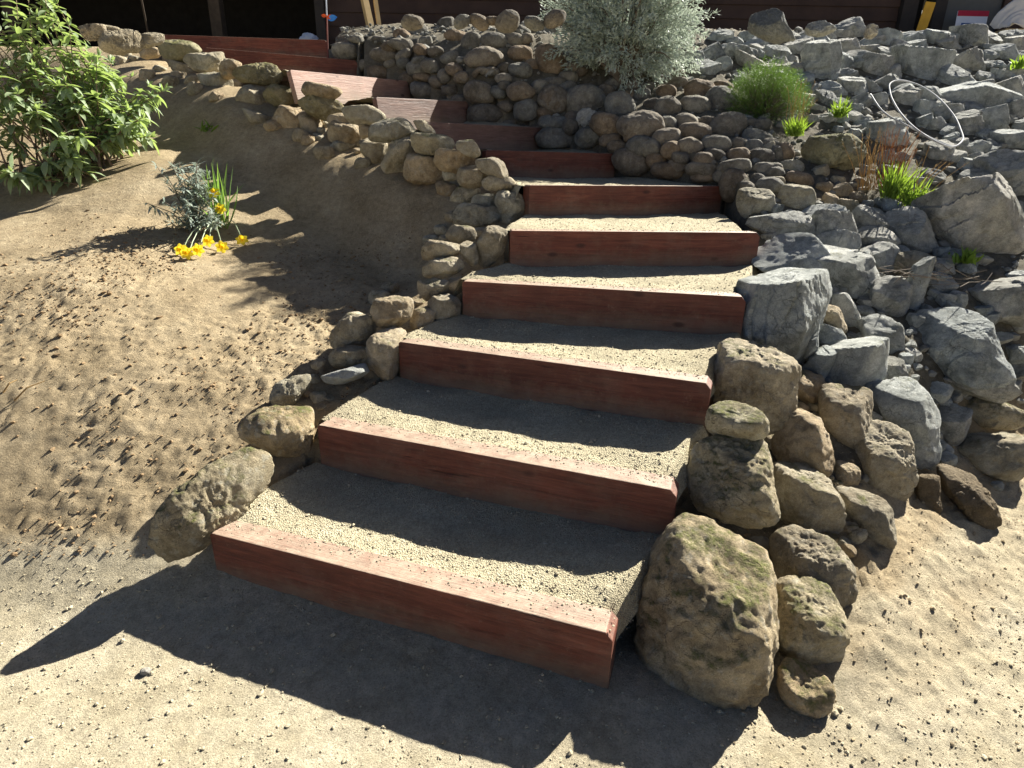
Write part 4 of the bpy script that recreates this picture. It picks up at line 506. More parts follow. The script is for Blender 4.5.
('rock','little rounded tan rock, first on the rubble side of the leaning wall stone','rocks bordering the timber steps','tan',4,1.0,(-0.814,5.146,1.646),-0.157,0.017,[0.086,0.084,0.075,0.070,0.066,0.067,0.076,0.083,0.084,0.080,0.073,0.065,0.065,0.076]),
('rock','little angular grey rock, second on the soil side of the white tarp','grey rocks of the rubble bank','grey',4,0.95,(5.039,7.863,3.001),0.570,0.153,[0.091,0.072,0.072,0.072,0.079,0.124,0.169,0.091,0.059,0.053,0.059,0.091,0.143,0.175]),
('boulder','pale flat stone beside the silver shrub','grey rocks of the rubble bank','grey',4,0.95,(2.404,7.965,3.050),0.293,0.177,[0.151,0.138,0.099,0.092,0.079,0.079,0.099,0.171,0.158,0.105,0.073,0.073,0.079,0.112]),
('rock','round stone with small bright top in the shaded stack','rounded stones heaped behind the steps','cobble',4,0.95,(-0.690,6.838,2.619),-0.101,0.153,[0.096,0.104,0.087,0.066,0.054,0.057,0.077,0.107,0.102,0.079,0.062,0.058,0.069,0.083]),
('cobble','little rounded brown cobble, first above the square mossy boulder','rounded stones heaped behind the steps','cobble',4,1.0,(0.349,7.782,3.041),0.045,0.188,[0.128,0.116,0.093,0.083,0.083,0.090,0.106,0.120,0.115,0.093,0.080,0.082,0.090,0.110]),
('wall_stone','little rounded tan stone below the leaning wall stone','stones stacked along the soil bank','tan',4,0.95,(-0.516,4.610,1.411),-0.112,-0.032,[0.087,0.083,0.067,0.058,0.060,0.074,0.090,0.076,0.072,0.078,0.073,0.064,0.067,0.080]),
('rock','little angular grey rock, ninth above the green mossed boulder','grey rocks of the rubble bank','grey',4,1.0,(2.818,3.142,0.438),0.731,-0.259,[0.047,0.050,0.058,0.053,0.052,0.047,0.049,0.047,0.050,0.061,0.056,0.050,0.047,0.049]),
('cobble','little rounded brown cobble, second on the rubble side of the shaded stack crest','rounded stones heaped behind the steps','cobble',4,1.0,(-0.053,7.107,2.839),-0.007,0.178,[0.119,0.103,0.080,0.068,0.072,0.087,0.108,0.115,0.098,0.080,0.073,0.073,0.086,0.110]),
('rock','little angular grey rock, second on the rubble side of the hose loop','grey rocks of the rubble bank','grey',4,1.0,(3.710,5.727,1.975),0.575,0.061,[0.104,0.069,0.059,0.059,0.076,0.079,0.100,0.095,0.073,0.063,0.054,0.060,0.086,0.101]),
('wall_stone','little flattish tan stone below the sunlit timber','stones stacked along the soil bank','tan',4,0.95,(-1.459,5.342,1.911),-0.267,0.064,[0.130,0.089,0.066,0.062,0.057,0.062,0.085,0.115,0.086,0.069,0.063,0.057,0.061,0.085]),
('wall_stone','little rounded tan stone, second on the rubble side of the square wall stone','stones stacked along the soil bank','tan',4,0.95,(-2.754,6.342,2.416),-0.410,0.124,[0.097,0.104,0.087,0.085,0.089,0.076,0.077,0.096,0.101,0.092,0.091,0.083,0.075,0.077]),
('cobble','little rounded brown cobble on the soil side of the round green shrub','rounded stones heaped behind the steps','cobble',4,1.0,(2.033,6.484,2.338),0.304,0.114,[0.102,0.086,0.071,0.063,0.069,0.088,0.105,0.105,0.088,0.072,0.067,0.072,0.086,0.102]),
('rock','little angular grey rock on the rubble side of the blue grey boulder','grey rocks of the rubble bank','grey',4,1.0,(3.279,6.197,2.199),0.487,0.091,[0.093,0.091,0.073,0.078,0.087,0.083,0.096,0.093,0.092,0.087,0.068,0.068,0.087,0.097]),
('cobble','little rounded brown cobble, third below the large tan cobble','rounded stones heaped behind the steps','cobble',4,1.0,(0.899,5.638,1.756),0.158,0.035,[0.095,0.081,0.067,0.064,0.067,0.078,0.091,0.094,0.084,0.072,0.064,0.065,0.076,0.091]),
('rock','little rounded tan rock, tenth on the soil side of the leaning wall stone','rocks bordering the timber steps','tan',4,1.0,(-1.565,5.145,1.650),-0.295,0.017,[0.088,0.079,0.066,0.060,0.060,0.067,0.079,0.084,0.078,0.068,0.061,0.061,0.069,0.082]),
('cobble','little rounded brown cobble, second on the soil side of the cobble heap','rounded stones heaped behind the steps','cobble',4,1.0,(1.514,5.079,1.651),0.290,0.018,[0.085,0.078,0.066,0.058,0.059,0.068,0.079,0.085,0.080,0.067,0.058,0.058,0.067,0.080]),
('cobble','little flattish brown cobble, fifth on the soil side of the cobble heap','rounded stones heaped behind the steps','cobble',4,1.0,(1.350,5.230,1.604),0.253,0.009,[0.095,0.084,0.063,0.052,0.053,0.066,0.087,0.097,0.086,0.067,0.054,0.054,0.066,0.084]),
('rock','little angular grey rock, third on the soil side of the round green shrub','grey rocks of the rubble bank','grey',4,1.0,(2.178,7.056,2.616),0.299,0.142,[0.107,0.102,0.097,0.101,0.087,0.091,0.097,0.113,0.113,0.097,0.086,0.091,0.092,0.102]),
('cobble','little rounded brown cobble, second above the seventh timber','rounded stones heaped behind the steps','cobble',4,1.0,(0.312,6.314,1.991),0.049,0.068,[0.105,0.091,0.078,0.070,0.072,0.085,0.100,0.103,0.092,0.080,0.073,0.073,0.086,0.104]),
('rock','little flattish grey rock on the rubble side of the rubble crest','grey rocks of the rubble bank','grey',4,0.95,(4.645,8.026,3.078),0.525,0.162,[0.166,0.103,0.090,0.090,0.077,0.077,0.109,0.179,0.109,0.090,0.084,0.071,0.077,0.109]),
('rock','little angular grey rock above the pot shaped boulder','grey rocks of the rubble bank','grey',4,1.0,(3.930,6.957,2.565),0.514,0.125,[0.085,0.078,0.073,0.074,0.090,0.115,0.111,0.090,0.074,0.078,0.084,0.085,0.105,0.115]),
('cobble','little flattish brown cobble, second on the soil side of the cobble heap','rounded stones heaped behind the steps','cobble',4,1.0,(1.613,5.130,1.687),0.305,0.024,[0.088,0.071,0.055,0.049,0.052,0.069,0.089,0.089,0.071,0.055,0.050,0.055,0.071,0.088]),
('cobble','little rounded brown cobble, second above the shaded stack crest','rounded stones heaped behind the steps','cobble',4,1.0,(-0.044,0.778,1.715),-0.056,0.200,[0.011,0.009,0.008,0.007,0.008,0.011,0.013,0.011,0.009,0.007,0.007,0.009,0.011,0.012]),
('cobble','little rounded brown cobble, third on the rubble side of the cobble heap','rounded stones heaped behind the steps','cobble',4,1.0,(2.001,4.849,1.553),0.391,-0.001,[0.077,0.068,0.059,0.055,0.059,0.068,0.077,0.079,0.071,0.059,0.052,0.055,0.066,0.077]),
('rock','little rounded tan rock, second on the soil side of the fourth timber','rocks bordering the timber steps','tan',4,1.0,(-0.809,3.835,0.801),-0.208,-0.191,[0.065,0.064,0.059,0.054,0.054,0.058,0.060,0.063,0.063,0.060,0.059,0.056,0.055,0.060]),
('cobble','little upright tan cobble on the rubble side of the cobble heap','rounded stones heaped behind the steps','tan',4,1.0,(2.070,5.219,1.730),0.378,0.031,[0.055,0.058,0.069,0.080,0.081,0.073,0.064,0.058,0.059,0.069,0.081,0.083,0.073,0.061]),
('rock','little angular grey rock, second on the soil side of the bright topped crest boulder','grey rocks of the rubble bank','grey',4,1.0,(3.208,7.960,3.047),0.383,0.172,[0.129,0.130,0.112,0.083,0.076,0.082,0.095,0.134,0.130,0.112,0.088,0.076,0.077,0.106]),
('cobble','little rounded brown cobble, third above the square mossy boulder','rounded stones heaped behind the steps','cobble',4,1.0,(0.019,0.779,1.715),0.024,0.199,[0.012,0.009,0.007,0.007,0.008,0.010,0.012,0.012,0.010,0.008,0.007,0.008,0.010,0.012]),
('rock','little upright grey rock below the tall flat faced block','grey rocks of the rubble bank','grey',4,0.95,(1.523,2.900,0.739),0.484,-0.245,[0.031,0.031,0.042,0.071,0.060,0.063,0.036,0.031,0.031,0.039,0.076,0.060,0.060,0.039]),
('rock','little angular grey rock, second on the rubble side of the rubble crest','grey rocks of the rubble bank','grey',4,1.0,(4.576,7.727,2.935),0.535,0.152,[0.114,0.097,0.080,0.079,0.086,0.109,0.120,0.109,0.086,0.085,0.085,0.092,0.108,0.109]),
('rock','little angular grey rock, first on the rubble side of the dry grass tuft','grey rocks of the rubble bank','grey',4,1.0,(2.931,4.900,1.577),0.539,0.003,[0.081,0.059,0.054,0.058,0.059,0.072,0.110,0.076,0.062,0.051,0.051,0.062,0.081,0.082]),
('cobble','fist sized rounded brown cobble, second above the shaded stack crest','rounded stones heaped behind the steps','cobble',4,1.0,(-0.880,8.267,3.198),-0.106,0.195,[0.111,0.118,0.108,0.090,0.082,0.086,0.104,0.123,0.123,0.105,0.092,0.092,0.098,0.102]),
('cobble','little rounded tan cobble, first below the dry grass tuft','rounded stones heaped behind the steps','tan',4,1.0,(2.501,4.516,1.392),0.506,-0.032,[0.069,0.059,0.050,0.048,0.055,0.065,0.072,0.068,0.058,0.052,0.050,0.053,0.063,0.071]),
('cobble','little rounded brown cobble, third below the square mossy boulder','rounded stones heaped behind the steps','cobble',4,1.0,(0.220,6.504,2.318),0.034,0.116,[0.095,0.099,0.090,0.076,0.071,0.076,0.084,0.095,0.100,0.095,0.082,0.071,0.071,0.082]),
('rock','little angular grey rock on the rubble side of the bright topped crest boulder','grey rocks of the rubble bank','grey',4,1.0,(3.654,7.973,3.052),0.430,0.169,[0.111,0.110,0.099,0.099,0.093,0.094,0.116,0.111,0.099,0.099,0.104,0.100,0.110,0.106]),
('rock','little angular grey rock, second above the bleached rough boulder','grey rocks of the rubble bank','grey',4,1.0,(2.865,3.775,1.037),0.649,-0.109,[0.056,0.050,0.050,0.056,0.062,0.059,0.050,0.047,0.047,0.056,0.062,0.060,0.053,0.050]),
('rock','little angular grey rock, first on the rubble side of the hose loop','grey rocks of the rubble bank','grey',4,0.95,(3.645,5.782,2.001),0.562,0.065,[0.076,0.071,0.085,0.085,0.081,0.090,0.067,0.062,0.071,0.090,0.095,0.081,0.067,0.067]),
('rock','little angular grey rock, first below the long low boulder','grey rocks of the rubble bank','grey',4,1.0,(4.671,6.601,2.393),0.616,0.103,[0.094,0.093,0.074,0.069,0.078,0.079,0.093,0.094,0.107,0.079,0.069,0.073,0.079,0.093]),
('cobble','little rounded brown cobble, first on the rubble side of the shaded stack crest','rounded stones heaped behind the steps','cobble',4,1.0,(-0.134,7.321,2.954),-0.018,0.188,[0.099,0.093,0.087,0.081,0.081,0.090,0.099,0.100,0.095,0.086,0.079,0.083,0.095,0.101]),
('rock','little angular grey rock on the rubble side of the neat cube boulder','grey rocks of the rubble bank','grey',4,1.0,(4.503,5.737,1.979),0.665,0.058,[0.074,0.074,0.073,0.066,0.073,0.070,0.082,0.074,0.074,0.070,0.070,0.082,0.074,0.074]),
('rock','little angular grey rock, second on the soil side of the blue grey boulder','grey rocks of the rubble bank','grey',4,1.0,(2.978,7.005,2.587),0.402,0.134,[0.122,0.089,0.082,0.077,0.078,0.093,0.113,0.103,0.088,0.077,0.078,0.101,0.089,0.099]),
('rock','little angular grey rock, first on the soil side of the blue grey boulder','grey rocks of the rubble bank','grey',4,1.0,(2.924,6.733,2.457),0.410,0.122,[0.100,0.094,0.075,0.070,0.079,0.095,0.110,0.109,0.081,0.075,0.079,0.075,0.094,0.104]),
('cobble','little rounded brown cobble, first on the soil side of the shaded stack crest','rounded stones heaped behind the steps','cobble',4,1.0,(-0.912,6.927,2.552),-0.131,0.141,[0.107,0.092,0.079,0.074,0.075,0.083,0.098,0.107,0.096,0.077,0.069,0.071,0.085,0.103]),
('cobble','little flattish brown cobble, second below the large tan cobble','rounded stones heaped behind the steps','cobble',4,1.0,(0.839,5.681,1.814),0.147,0.045,[0.101,0.095,0.070,0.054,0.052,0.060,0.079,0.099,0.095,0.072,0.054,0.050,0.059,0.080]),
('rock','little flattish grey rock above the bleached rough boulder','grey rocks of the rubble bank','grey',4,1.0,(2.965,3.824,1.060),0.660,-0.102,[0.077,0.057,0.047,0.040,0.041,0.053,0.062,0.068,0.062,0.047,0.040,0.044,0.053,0.060]),
('cobble','little rounded brown cobble, third on the rubble side of the large tan cobble','rounded stones heaped behind the steps','cobble',4,1.0,(1.333,5.670,1.946),0.231,0.067,[0.079,0.077,0.073,0.069,0.068,0.073,0.078,0.079,0.077,0.072,0.069,0.070,0.073,0.077]),
('rock','little flattish grey rock, first below the bleached rough boulder','grey rocks of the rubble bank','grey',4,1.0,(2.811,3.306,0.681),0.705,-0.199,[0.059,0.069,0.048,0.039,0.036,0.037,0.048,0.059,0.062,0.053,0.042,0.039,0.037,0.042]),
('wall_stone','little rounded tan stone, first on the soil side of the square wall stone','stones stacked along the soil bank','tan',4,0.95,(-3.847,6.967,2.638),-0.504,0.135,[0.109,0.121,0.085,0.062,0.056,0.063,0.089,0.110,0.115,0.087,0.062,0.056,0.068,0.093]),
('cobble','little rounded tan cobble, third on the soil side of the dry grass tuft','rounded stones heaped behind the steps','tan',4,1.0,(2.282,4.477,1.373),0.471,-0.037,[0.058,0.056,0.055,0.057,0.061,0.063,0.062,0.058,0.056,0.056,0.058,0.061,0.062,0.061]),
('cobble','little rounded brown cobble, third above the seventh timber','rounded stones heaped behind the steps','cobble',4,1.0,(0.509,6.049,1.937),0.084,0.062,[0.082,0.081,0.078,0.077,0.079,0.082,0.081,0.081,0.082,0.081,0.079,0.079,0.079,0.081]),
('rock','little rounded tan rock, fifth below the sunlit timber','rocks bordering the timber steps','tan',4,1.0,(-1.806,5.343,1.785),-0.326,0.040,[0.075,0.080,0.073,0.064,0.061,0.061,0.066,0.074,0.078,0.074,0.065,0.058,0.060,0.067]),
('cobble','little rounded brown cobble, first below the square mossy boulder','rounded stones heaped behind the steps','cobble',4,1.0,(0.514,6.652,2.429),0.077,0.130,[0.100,0.091,0.077,0.069,0.069,0.079,0.094,0.098,0.088,0.079,0.073,0.072,0.079,0.093]),
('rock','little rounded brown rock, second below the shaded stack crest','rounded stones heaped behind the steps','cobble',4,0.95,(-0.745,6.794,2.441),-0.109,0.129,[0.074,0.072,0.070,0.075,0.075,0.071,0.076,0.079,0.075,0.080,0.071,0.070,0.079,0.079]),
('rock','little flattish grey rock on the rubble side of the blue grey boulder','grey rocks of the rubble bank','grey',4,1.0,(3.417,6.874,2.524),0.461,0.125,[0.114,0.094,0.075,0.069,0.064,0.075,0.104,0.114,0.108,0.070,0.059,0.059,0.075,0.118]),
('cobble','little rounded brown cobble, fourth on the soil side of the cobble heap','rounded stones heaped behind the steps','cobble',4,1.0,(1.362,5.220,1.659),0.255,0.019,[0.083,0.069,0.056,0.052,0.057,0.072,0.087,0.085,0.068,0.055,0.054,0.060,0.071,0.084]),
('rock','little angular grey rock below the green mossed boulder','grey rocks of the rubble bank','grey',4,1.0,(2.158,2.631,0.242),0.687,-0.369,[0.048,0.045,0.041,0.038,0.034,0.039,0.054,0.048,0.050,0.038,0.031,0.034,0.043,0.048]),
('rock','little angular grey rock, third above the round green shrub','grey rocks of the rubble bank','grey',4,1.0,(2.786,7.117,2.640),0.373,0.141,[0.116,0.093,0.087,0.091,0.082,0.087,0.097,0.106,0.088,0.092,0.091,0.082,0.087,0.093]),
('rock','little rounded tan rock, ninth on the soil side of the leaning wall stone','rocks bordering the timber steps','tan',4,1.0,(-1.463,5.265,1.704),-0.271,0.027,[0.083,0.089,0.073,0.055,0.049,0.052,0.064,0.083,0.089,0.075,0.059,0.050,0.050,0.063]),
('rock','little rounded tan rock, sixth below the pointed upright boulder','rocks bordering the timber steps','tan',4,1.0,(1.254,1.961,0.215),0.569,-0.523,[0.034,0.037,0.035,0.030,0.027,0.026,0.030,0.035,0.039,0.037,0.030,0.025,0.025,0.029]),
('rock','little angular grey rock, sixth below the blue grey boulder','grey rocks of the rubble bank','grey',4,1.0,(3.019,6.140,2.171),0.457,0.089,[0.098,0.098,0.077,0.067,0.067,0.067,0.077,0.114,0.091,0.080,0.067,0.058,0.063,0.085]),
('cobble','little rounded tan cobble, first below the yellow mossed boulder','rounded stones heaped behind the steps','tan',4,1.0,(2.379,4.889,1.571),0.453,0.002,[0.063,0.059,0.056,0.059,0.065,0.069,0.066,0.061,0.059,0.058,0.060,0.063,0.065,0.065]),
('rock','little rounded tan rock, fourth on the soil side of the square wall stone','rocks bordering the timber steps','tan',4,1.0,(-3.315,6.271,2.270),-0.486,0.100,[0.082,0.086,0.084,0.076,0.066,0.061,0.069,0.081,0.085,0.080,0.071,0.063,0.062,0.071]),
('cobble','little rounded brown cobble, fourth below the silver shrub','rounded stones heaped behind the steps','cobble',4,1.0,(1.294,6.747,2.485),0.190,0.134,[0.099,0.092,0.076,0.067,0.069,0.078,0.093,0.100,0.092,0.079,0.070,0.070,0.078,0.089]),
('rock','little rounded brown rock above the streaked timbers','rounded stones heaped behind the steps','cobble',4,0.95,(-0.696,6.755,2.308),-0.103,0.110,[0.090,0.086,0.071,0.054,0.052,0.064,0.092,0.090,0.086,0.072,0.057,0.053,0.064,0.092]),
('rock','little angular grey rock, second above the round green shrub','grey rocks of the rubble bank','grey',4,1.0,(2.717,6.827,2.501),0.379,0.128,[0.093,0.078,0.068,0.068,0.083,0.098,0.116,0.098,0.083,0.068,0.063,0.078,0.107,0.116]),
('rock','little angular grey rock, first above the massive grey boulder','grey rocks of the rubble bank','grey',4,1.0,(2.928,4.589,1.426),0.568,-0.024,[0.067,0.059,0.053,0.056,0.059,0.060,0.066,0.067,0.073,0.056,0.052,0.052,0.060,0.076]),
('cobble','little upright brown cobble on the rubble side of the cobble heap','rounded stones heaped behind the steps','cobble',4,1.0,(2.118,5.147,1.695),0.390,0.025,[0.055,0.054,0.058,0.068,0.078,0.075,0.063,0.055,0.055,0.061,0.071,0.078,0.074,0.064]),
('rock','little flattish brown rock above the streaked timbers','rounded stones heaped behind the steps','cobble',4,0.95,(-1.003,7.001,2.454),-0.142,0.126,[0.125,0.077,0.054,0.048,0.046,0.056,0.087,0.113,0.074,0.046,0.037,0.041,0.061,0.115]),
('cobble','little rounded brown cobble, first below the round green shrub','rounded stones heaped behind the steps','cobble',4,1.0,(2.161,5.681,1.951),0.363,0.065,[0.083,0.081,0.070,0.060,0.057,0.061,0.074,0.085,0.082,0.070,0.059,0.057,0.064,0.075]),
('rock','little flattish grey rock, first above the bright topped crest boulder','grey rocks of the rubble bank','grey',4,0.95,(3.332,7.895,3.014),0.399,0.168,[0.170,0.094,0.077,0.065,0.059,0.071,0.112,0.164,0.088,0.065,0.065,0.071,0.077,0.112]),
('rock','little rounded tan rock, eighth below the pointed upright boulder','rocks bordering the timber steps','tan',4,1.0,(1.295,1.907,0.205),0.597,-0.531,[0.032,0.032,0.030,0.029,0.029,0.029,0.031,0.032,0.032,0.030,0.028,0.029,0.030,0.031]),
('rock','little rounded tan rock, second below the square wall stone','rocks bordering the timber steps','tan',4,1.0,(-2.079,5.479,1.871),-0.363,0.053,[0.088,0.081,0.062,0.052,0.050,0.058,0.072,0.082,0.080,0.066,0.055,0.050,0.055,0.073]),
('rock','little angular grey rock, second below the bleached rough boulder','grey rocks of the rubble bank','grey',4,1.0,(2.775,3.370,0.770),0.689,-0.179,[0.043,0.049,0.055,0.057,0.044,0.038,0.038,0.049,0.049,0.052,0.054,0.049,0.038,0.038]),
('cobble','little rounded tan cobble, second below the yellow mossed boulder','rounded stones heaped behind the steps','tan',4,1.0,(2.312,4.649,1.455),0.462,-0.020,[0.065,0.059,0.052,0.050,0.053,0.061,0.068,0.066,0.059,0.052,0.050,0.053,0.060,0.066]),
('rock','little rounded brown rock, first below the shaded stack crest','rounded stones heaped behind the steps','cobble',4,0.95,(-0.562,6.651,2.411),-0.084,0.127,[0.082,0.080,0.071,0.067,0.059,0.059,0.072,0.084,0.085,0.070,0.059,0.060,0.073,0.075]),
('rock','little flattish grey rock, second below the bleached rough boulder','grey rocks of the rubble bank','grey',4,1.0,(3.004,3.408,0.728),0.722,-0.181,[0.052,0.052,0.050,0.044,0.039,0.039,0.047,0.055,0.060,0.047,0.044,0.039,0.041,0.047]),
('cobble','little flattish tan cobble on the rubble side of the cobble heap','rounded stones heaped behind the steps','tan',4,1.0,(2.003,4.859,1.556),0.391,-0.000,[0.075,0.064,0.052,0.048,0.050,0.060,0.073,0.074,0.063,0.053,0.049,0.051,0.062,0.074]),
('rock','little angular grey rock, first above the pointed upright boulder','grey rocks of the rubble bank','grey',4,1.0,(1.717,2.593,0.465),0.585,-0.338,[0.044,0.049,0.045,0.038,0.034,0.040,0.038,0.040,0.045,0.049,0.042,0.036,0.031,0.034]),
('rock','little angular grey rock, third on the rubble side of the rubble crest','grey rocks of the rubble bank','grey',4,0.95,(4.804,8.094,3.109),0.536,0.163,[0.107,0.089,0.101,0.078,0.072,0.089,0.142,0.107,0.089,0.089,0.083,0.078,0.089,0.142]),
('rock','little angular grey rock, seventh above the yellow mossed boulder','grey rocks of the rubble bank','grey',4,1.0,(3.053,5.853,2.033),0.481,0.072,[0.080,0.067,0.054,0.054,0.067,0.084,0.099,0.080,0.063,0.054,0.062,0.071,0.081,0.107]),
('cobble','little rounded brown cobble, first above the large tan cobble','rounded stones heaped behind the steps','cobble',4,1.0,(1.195,6.288,2.241),0.188,0.106,[0.088,0.091,0.081,0.070,0.066,0.067,0.075,0.084,0.088,0.080,0.068,0.063,0.067,0.077]),
('rock','little rounded tan rock, second on the soil side of the pointed upright boulder','rocks bordering the timber steps','tan',4,1.0,(1.394,2.627,0.492),0.488,-0.344,[0.039,0.037,0.035,0.035,0.037,0.041,0.043,0.042,0.037,0.032,0.033,0.039,0.044,0.042]),
('rock','little angular grey rock, third on the soil side of the bleached rough boulder','grey rocks of the rubble bank','grey',4,1.0,(2.529,3.420,0.863),0.637,-0.162,[0.041,0.053,0.049,0.049,0.051,0.044,0.044,0.053,0.046,0.046,0.051,0.051,0.049,0.041]),
('rock','little rounded tan rock, fourth below the pointed upright boulder','rocks bordering the timber steps','tan',4,1.0,(1.339,1.999,0.246),0.590,-0.499,[0.034,0.037,0.034,0.030,0.027,0.027,0.029,0.033,0.036,0.035,0.030,0.025,0.025,0.028]),
('rock','little rounded tan rock, fourth on the soil side of the third timber','rocks bordering the timber steps','tan',4,1.0,(-0.956,2.709,0.475),-0.339,-0.360,[0.046,0.042,0.038,0.036,0.039,0.043,0.045,0.044,0.042,0.039,0.037,0.038,0.040,0.045]),
('rock','little flattish grey rock, third below the rubble crest','grey rocks of the rubble bank','grey',4,1.0,(4.014,7.606,2.875),0.486,0.152,[0.119,0.084,0.072,0.067,0.067,0.083,0.114,0.123,0.084,0.062,0.062,0.072,0.089,0.129]),
('rock','little angular grey rock, fourth above the broad dark grey boulder','grey rocks of the rubble bank','grey',4,1.0,(2.476,3.325,0.804),0.640,-0.180,[0.062,0.043,0.037,0.040,0.048,0.055,0.050,0.048,0.045,0.045,0.050,0.043,0.045,0.051]),
('rock','little rounded brown rock, first above the sunlit timber','rounded stones heaped behind the steps','cobble',4,0.95,(-1.747,7.558,2.643),-0.227,0.139,[0.108,0.107,0.078,0.053,0.047,0.053,0.076,0.098,0.099,0.093,0.063,0.048,0.051,0.069]),
('cobble','little rounded brown cobble, sixth above the large tan cobble','rounded stones heaped behind the steps','cobble',4,1.0,(1.487,6.698,2.451),0.218,0.129,[0.091,0.074,0.063,0.062,0.070,0.087,0.101,0.096,0.078,0.063,0.059,0.069,0.087,0.098]),
('rock','little angular grey rock, first above the broad dark grey boulder','grey rocks of the rubble bank','grey',4,1.0,(2.263,3.250,0.784),0.608,-0.193,[0.049,0.049,0.042,0.042,0.051,0.047,0.047,0.049,0.049,0.044,0.039,0.044,0.047,0.052]),
('rock','little rounded brown rock, third on the soil side of the shaded stack crest','rounded stones heaped behind the steps','cobble',4,0.95,(-1.030,7.023,2.610),-0.146,0.147,[0.102,0.083,0.072,0.057,0.052,0.058,0.081,0.094,0.093,0.066,0.052,0.053,0.066,0.082]),
('cobble','little rounded brown cobble on the soil side of the streaked timbers','rounded stones heaped behind the steps','cobble',4,1.0,(-1.195,7.165,2.463),-0.165,0.124,[0.100,0.098,0.085,0.074,0.070,0.075,0.086,0.099,0.103,0.088,0.075,0.074,0.079,0.090]),
('cobble','little rounded brown cobble, first above the shaded stack crest','rounded stones heaped behind the steps','cobble',4,1.0,(-0.064,0.777,1.715),-0.082,0.199,[0.010,0.011,0.009,0.008,0.007,0.007,0.009,0.010,0.011,0.010,0.007,0.006,0.007,0.008]),
('rock','little rounded tan rock on the rubble side of the square wall stone','rocks bordering the timber steps','tan',4,1.0,(-2.975,6.932,2.343),-0.405,0.104,[0.090,0.095,0.085,0.075,0.071,0.071,0.079,0.087,0.090,0.089,0.080,0.070,0.067,0.075]),
('cobble','little rounded brown cobble, second above the cobble heap','rounded stones heaped behind the steps','cobble',4,1.0,(1.864,5.321,1.778),0.337,0.039,[0.076,0.066,0.057,0.054,0.057,0.065,0.075,0.078,0.070,0.059,0.053,0.055,0.064,0.075]),
('rock','little angular grey rock, second on the soil side of the green mossed boulder','grey rocks of the rubble bank','grey',4,1.0,(2.126,2.671,0.288),0.672,-0.356,[0.039,0.041,0.039,0.039,0.043,0.039,0.041,0.039,0.045,0.037,0.039,0.047,0.039,0.039]),
('cobble','little rounded brown cobble, seventh above the large tan cobble','rounded stones heaped behind the steps','cobble',4,1.0,(1.627,6.762,2.480),0.236,0.132,[0.091,0.089,0.080,0.070,0.067,0.072,0.079,0.089,0.093,0.083,0.072,0.068,0.072,0.082]),
('rock','little angular grey rock, first above the long low boulder','grey rocks of the rubble bank','grey',4,1.0,(4.854,6.871,2.522),0.615,0.114,[0.093,0.071,0.065,0.065,0.075,0.089,0.086,0.102,0.080,0.070,0.061,0.066,0.089,0.094]),
('cobble','little rounded brown cobble, first below the shaded stack crest','rounded stones heaped behind the steps','cobble',4,1.0,(-0.639,6.714,2.490),-0.095,0.137,[0.092,0.080,0.066,0.061,0.068,0.083,0.096,0.095,0.079,0.063,0.062,0.071,0.083,0.093]),
('rock','little angular grey rock, first on the rubble side of the rubble crest','grey rocks of the rubble bank','grey',4,1.0,(4.416,7.771,2.954),0.517,0.155,[0.108,0.084,0.073,0.078,0.083,0.094,0.104,0.090,0.093,0.083,0.073,0.079,0.103,0.100]),
('cobble','little rounded brown cobble, first below the large tan cobble','rounded stones heaped behind the steps','cobble',4,1.0,(1.009,5.541,1.838),0.180,0.050,[0.082,0.077,0.064,0.056,0.055,0.062,0.076,0.084,0.076,0.061,0.053,0.056,0.064,0.075]),
('rock','little rounded tan rock, second on the soil side of the square wall stone','rocks bordering the timber steps','tan',4,1.0,(-3.016,6.115,2.209),-0.458,0.095,[0.073,0.088,0.084,0.066,0.053,0.053,0.064,0.079,0.084,0.076,0.066,0.059,0.056,0.060]),
('rock','little flattish grey rock on the soil side of the rubble crest','grey rocks of the rubble bank','grey',4,0.95,(3.886,8.134,3.128),0.446,0.172,[0.145,0.116,0.076,0.059,0.059,0.070,0.128,0.122,0.093,0.088,0.082,0.070,0.076,0.105]),
('rock','little angular grey rock, fourth above the round green shrub','grey rocks of the rubble bank','grey',4,1.0,(2.639,7.394,2.774),0.343,0.154,[0.105,0.100,0.089,0.075,0.074,0.080,0.099,0.105,0.100,0.085,0.084,0.080,0.080,0.099]),
('rock','little angular grey rock on the soil side of the long low boulder','grey rocks of the rubble bank','grey',4,1.0,(4.774,7.314,2.734),0.578,0.134,[0.089,0.074,0.064,0.069,0.083,0.090,0.113,0.103,0.074,0.064,0.064,0.083,0.090,0.112]),
('rock','little flattish brown rock above the squat mossy boulder','rounded stones heaped behind the steps','cobble',4,0.95,(-0.137,6.524,2.393),-0.021,0.127,[0.098,0.074,0.059,0.053,0.049,0.056,0.076,0.089,0.072,0.063,0.060,0.053,0.056,0.073]),
('cobble','little rounded brown cobble above the sunlit timber','rounded stones heaped behind the steps','cobble',4,1.0,(-1.398,7.295,2.785),-0.189,0.164,[0.103,0.103,0.086,0.072,0.065,0.066,0.079,0.097,0.099,0.083,0.070,0.067,0.071,0.085]),
('rock','little rounded tan rock, seventh on the soil side of the square wall stone','rocks bordering the timber steps','tan',4,1.0,(-3.665,6.510,2.361),-0.513,0.107,[0.076,0.090,0.084,0.065,0.055,0.056,0.065,0.078,0.088,0.085,0.069,0.057,0.056,0.061]),
('rock','little rounded tan rock, first above the fifth timber','rocks bordering the timber steps','tan',4,1.0,(-0.223,4.113,1.139),-0.054,-0.101,[0.062,0.055,0.047,0.044,0.049,0.059,0.064,0.062,0.055,0.048,0.046,0.051,0.060,0.065]),
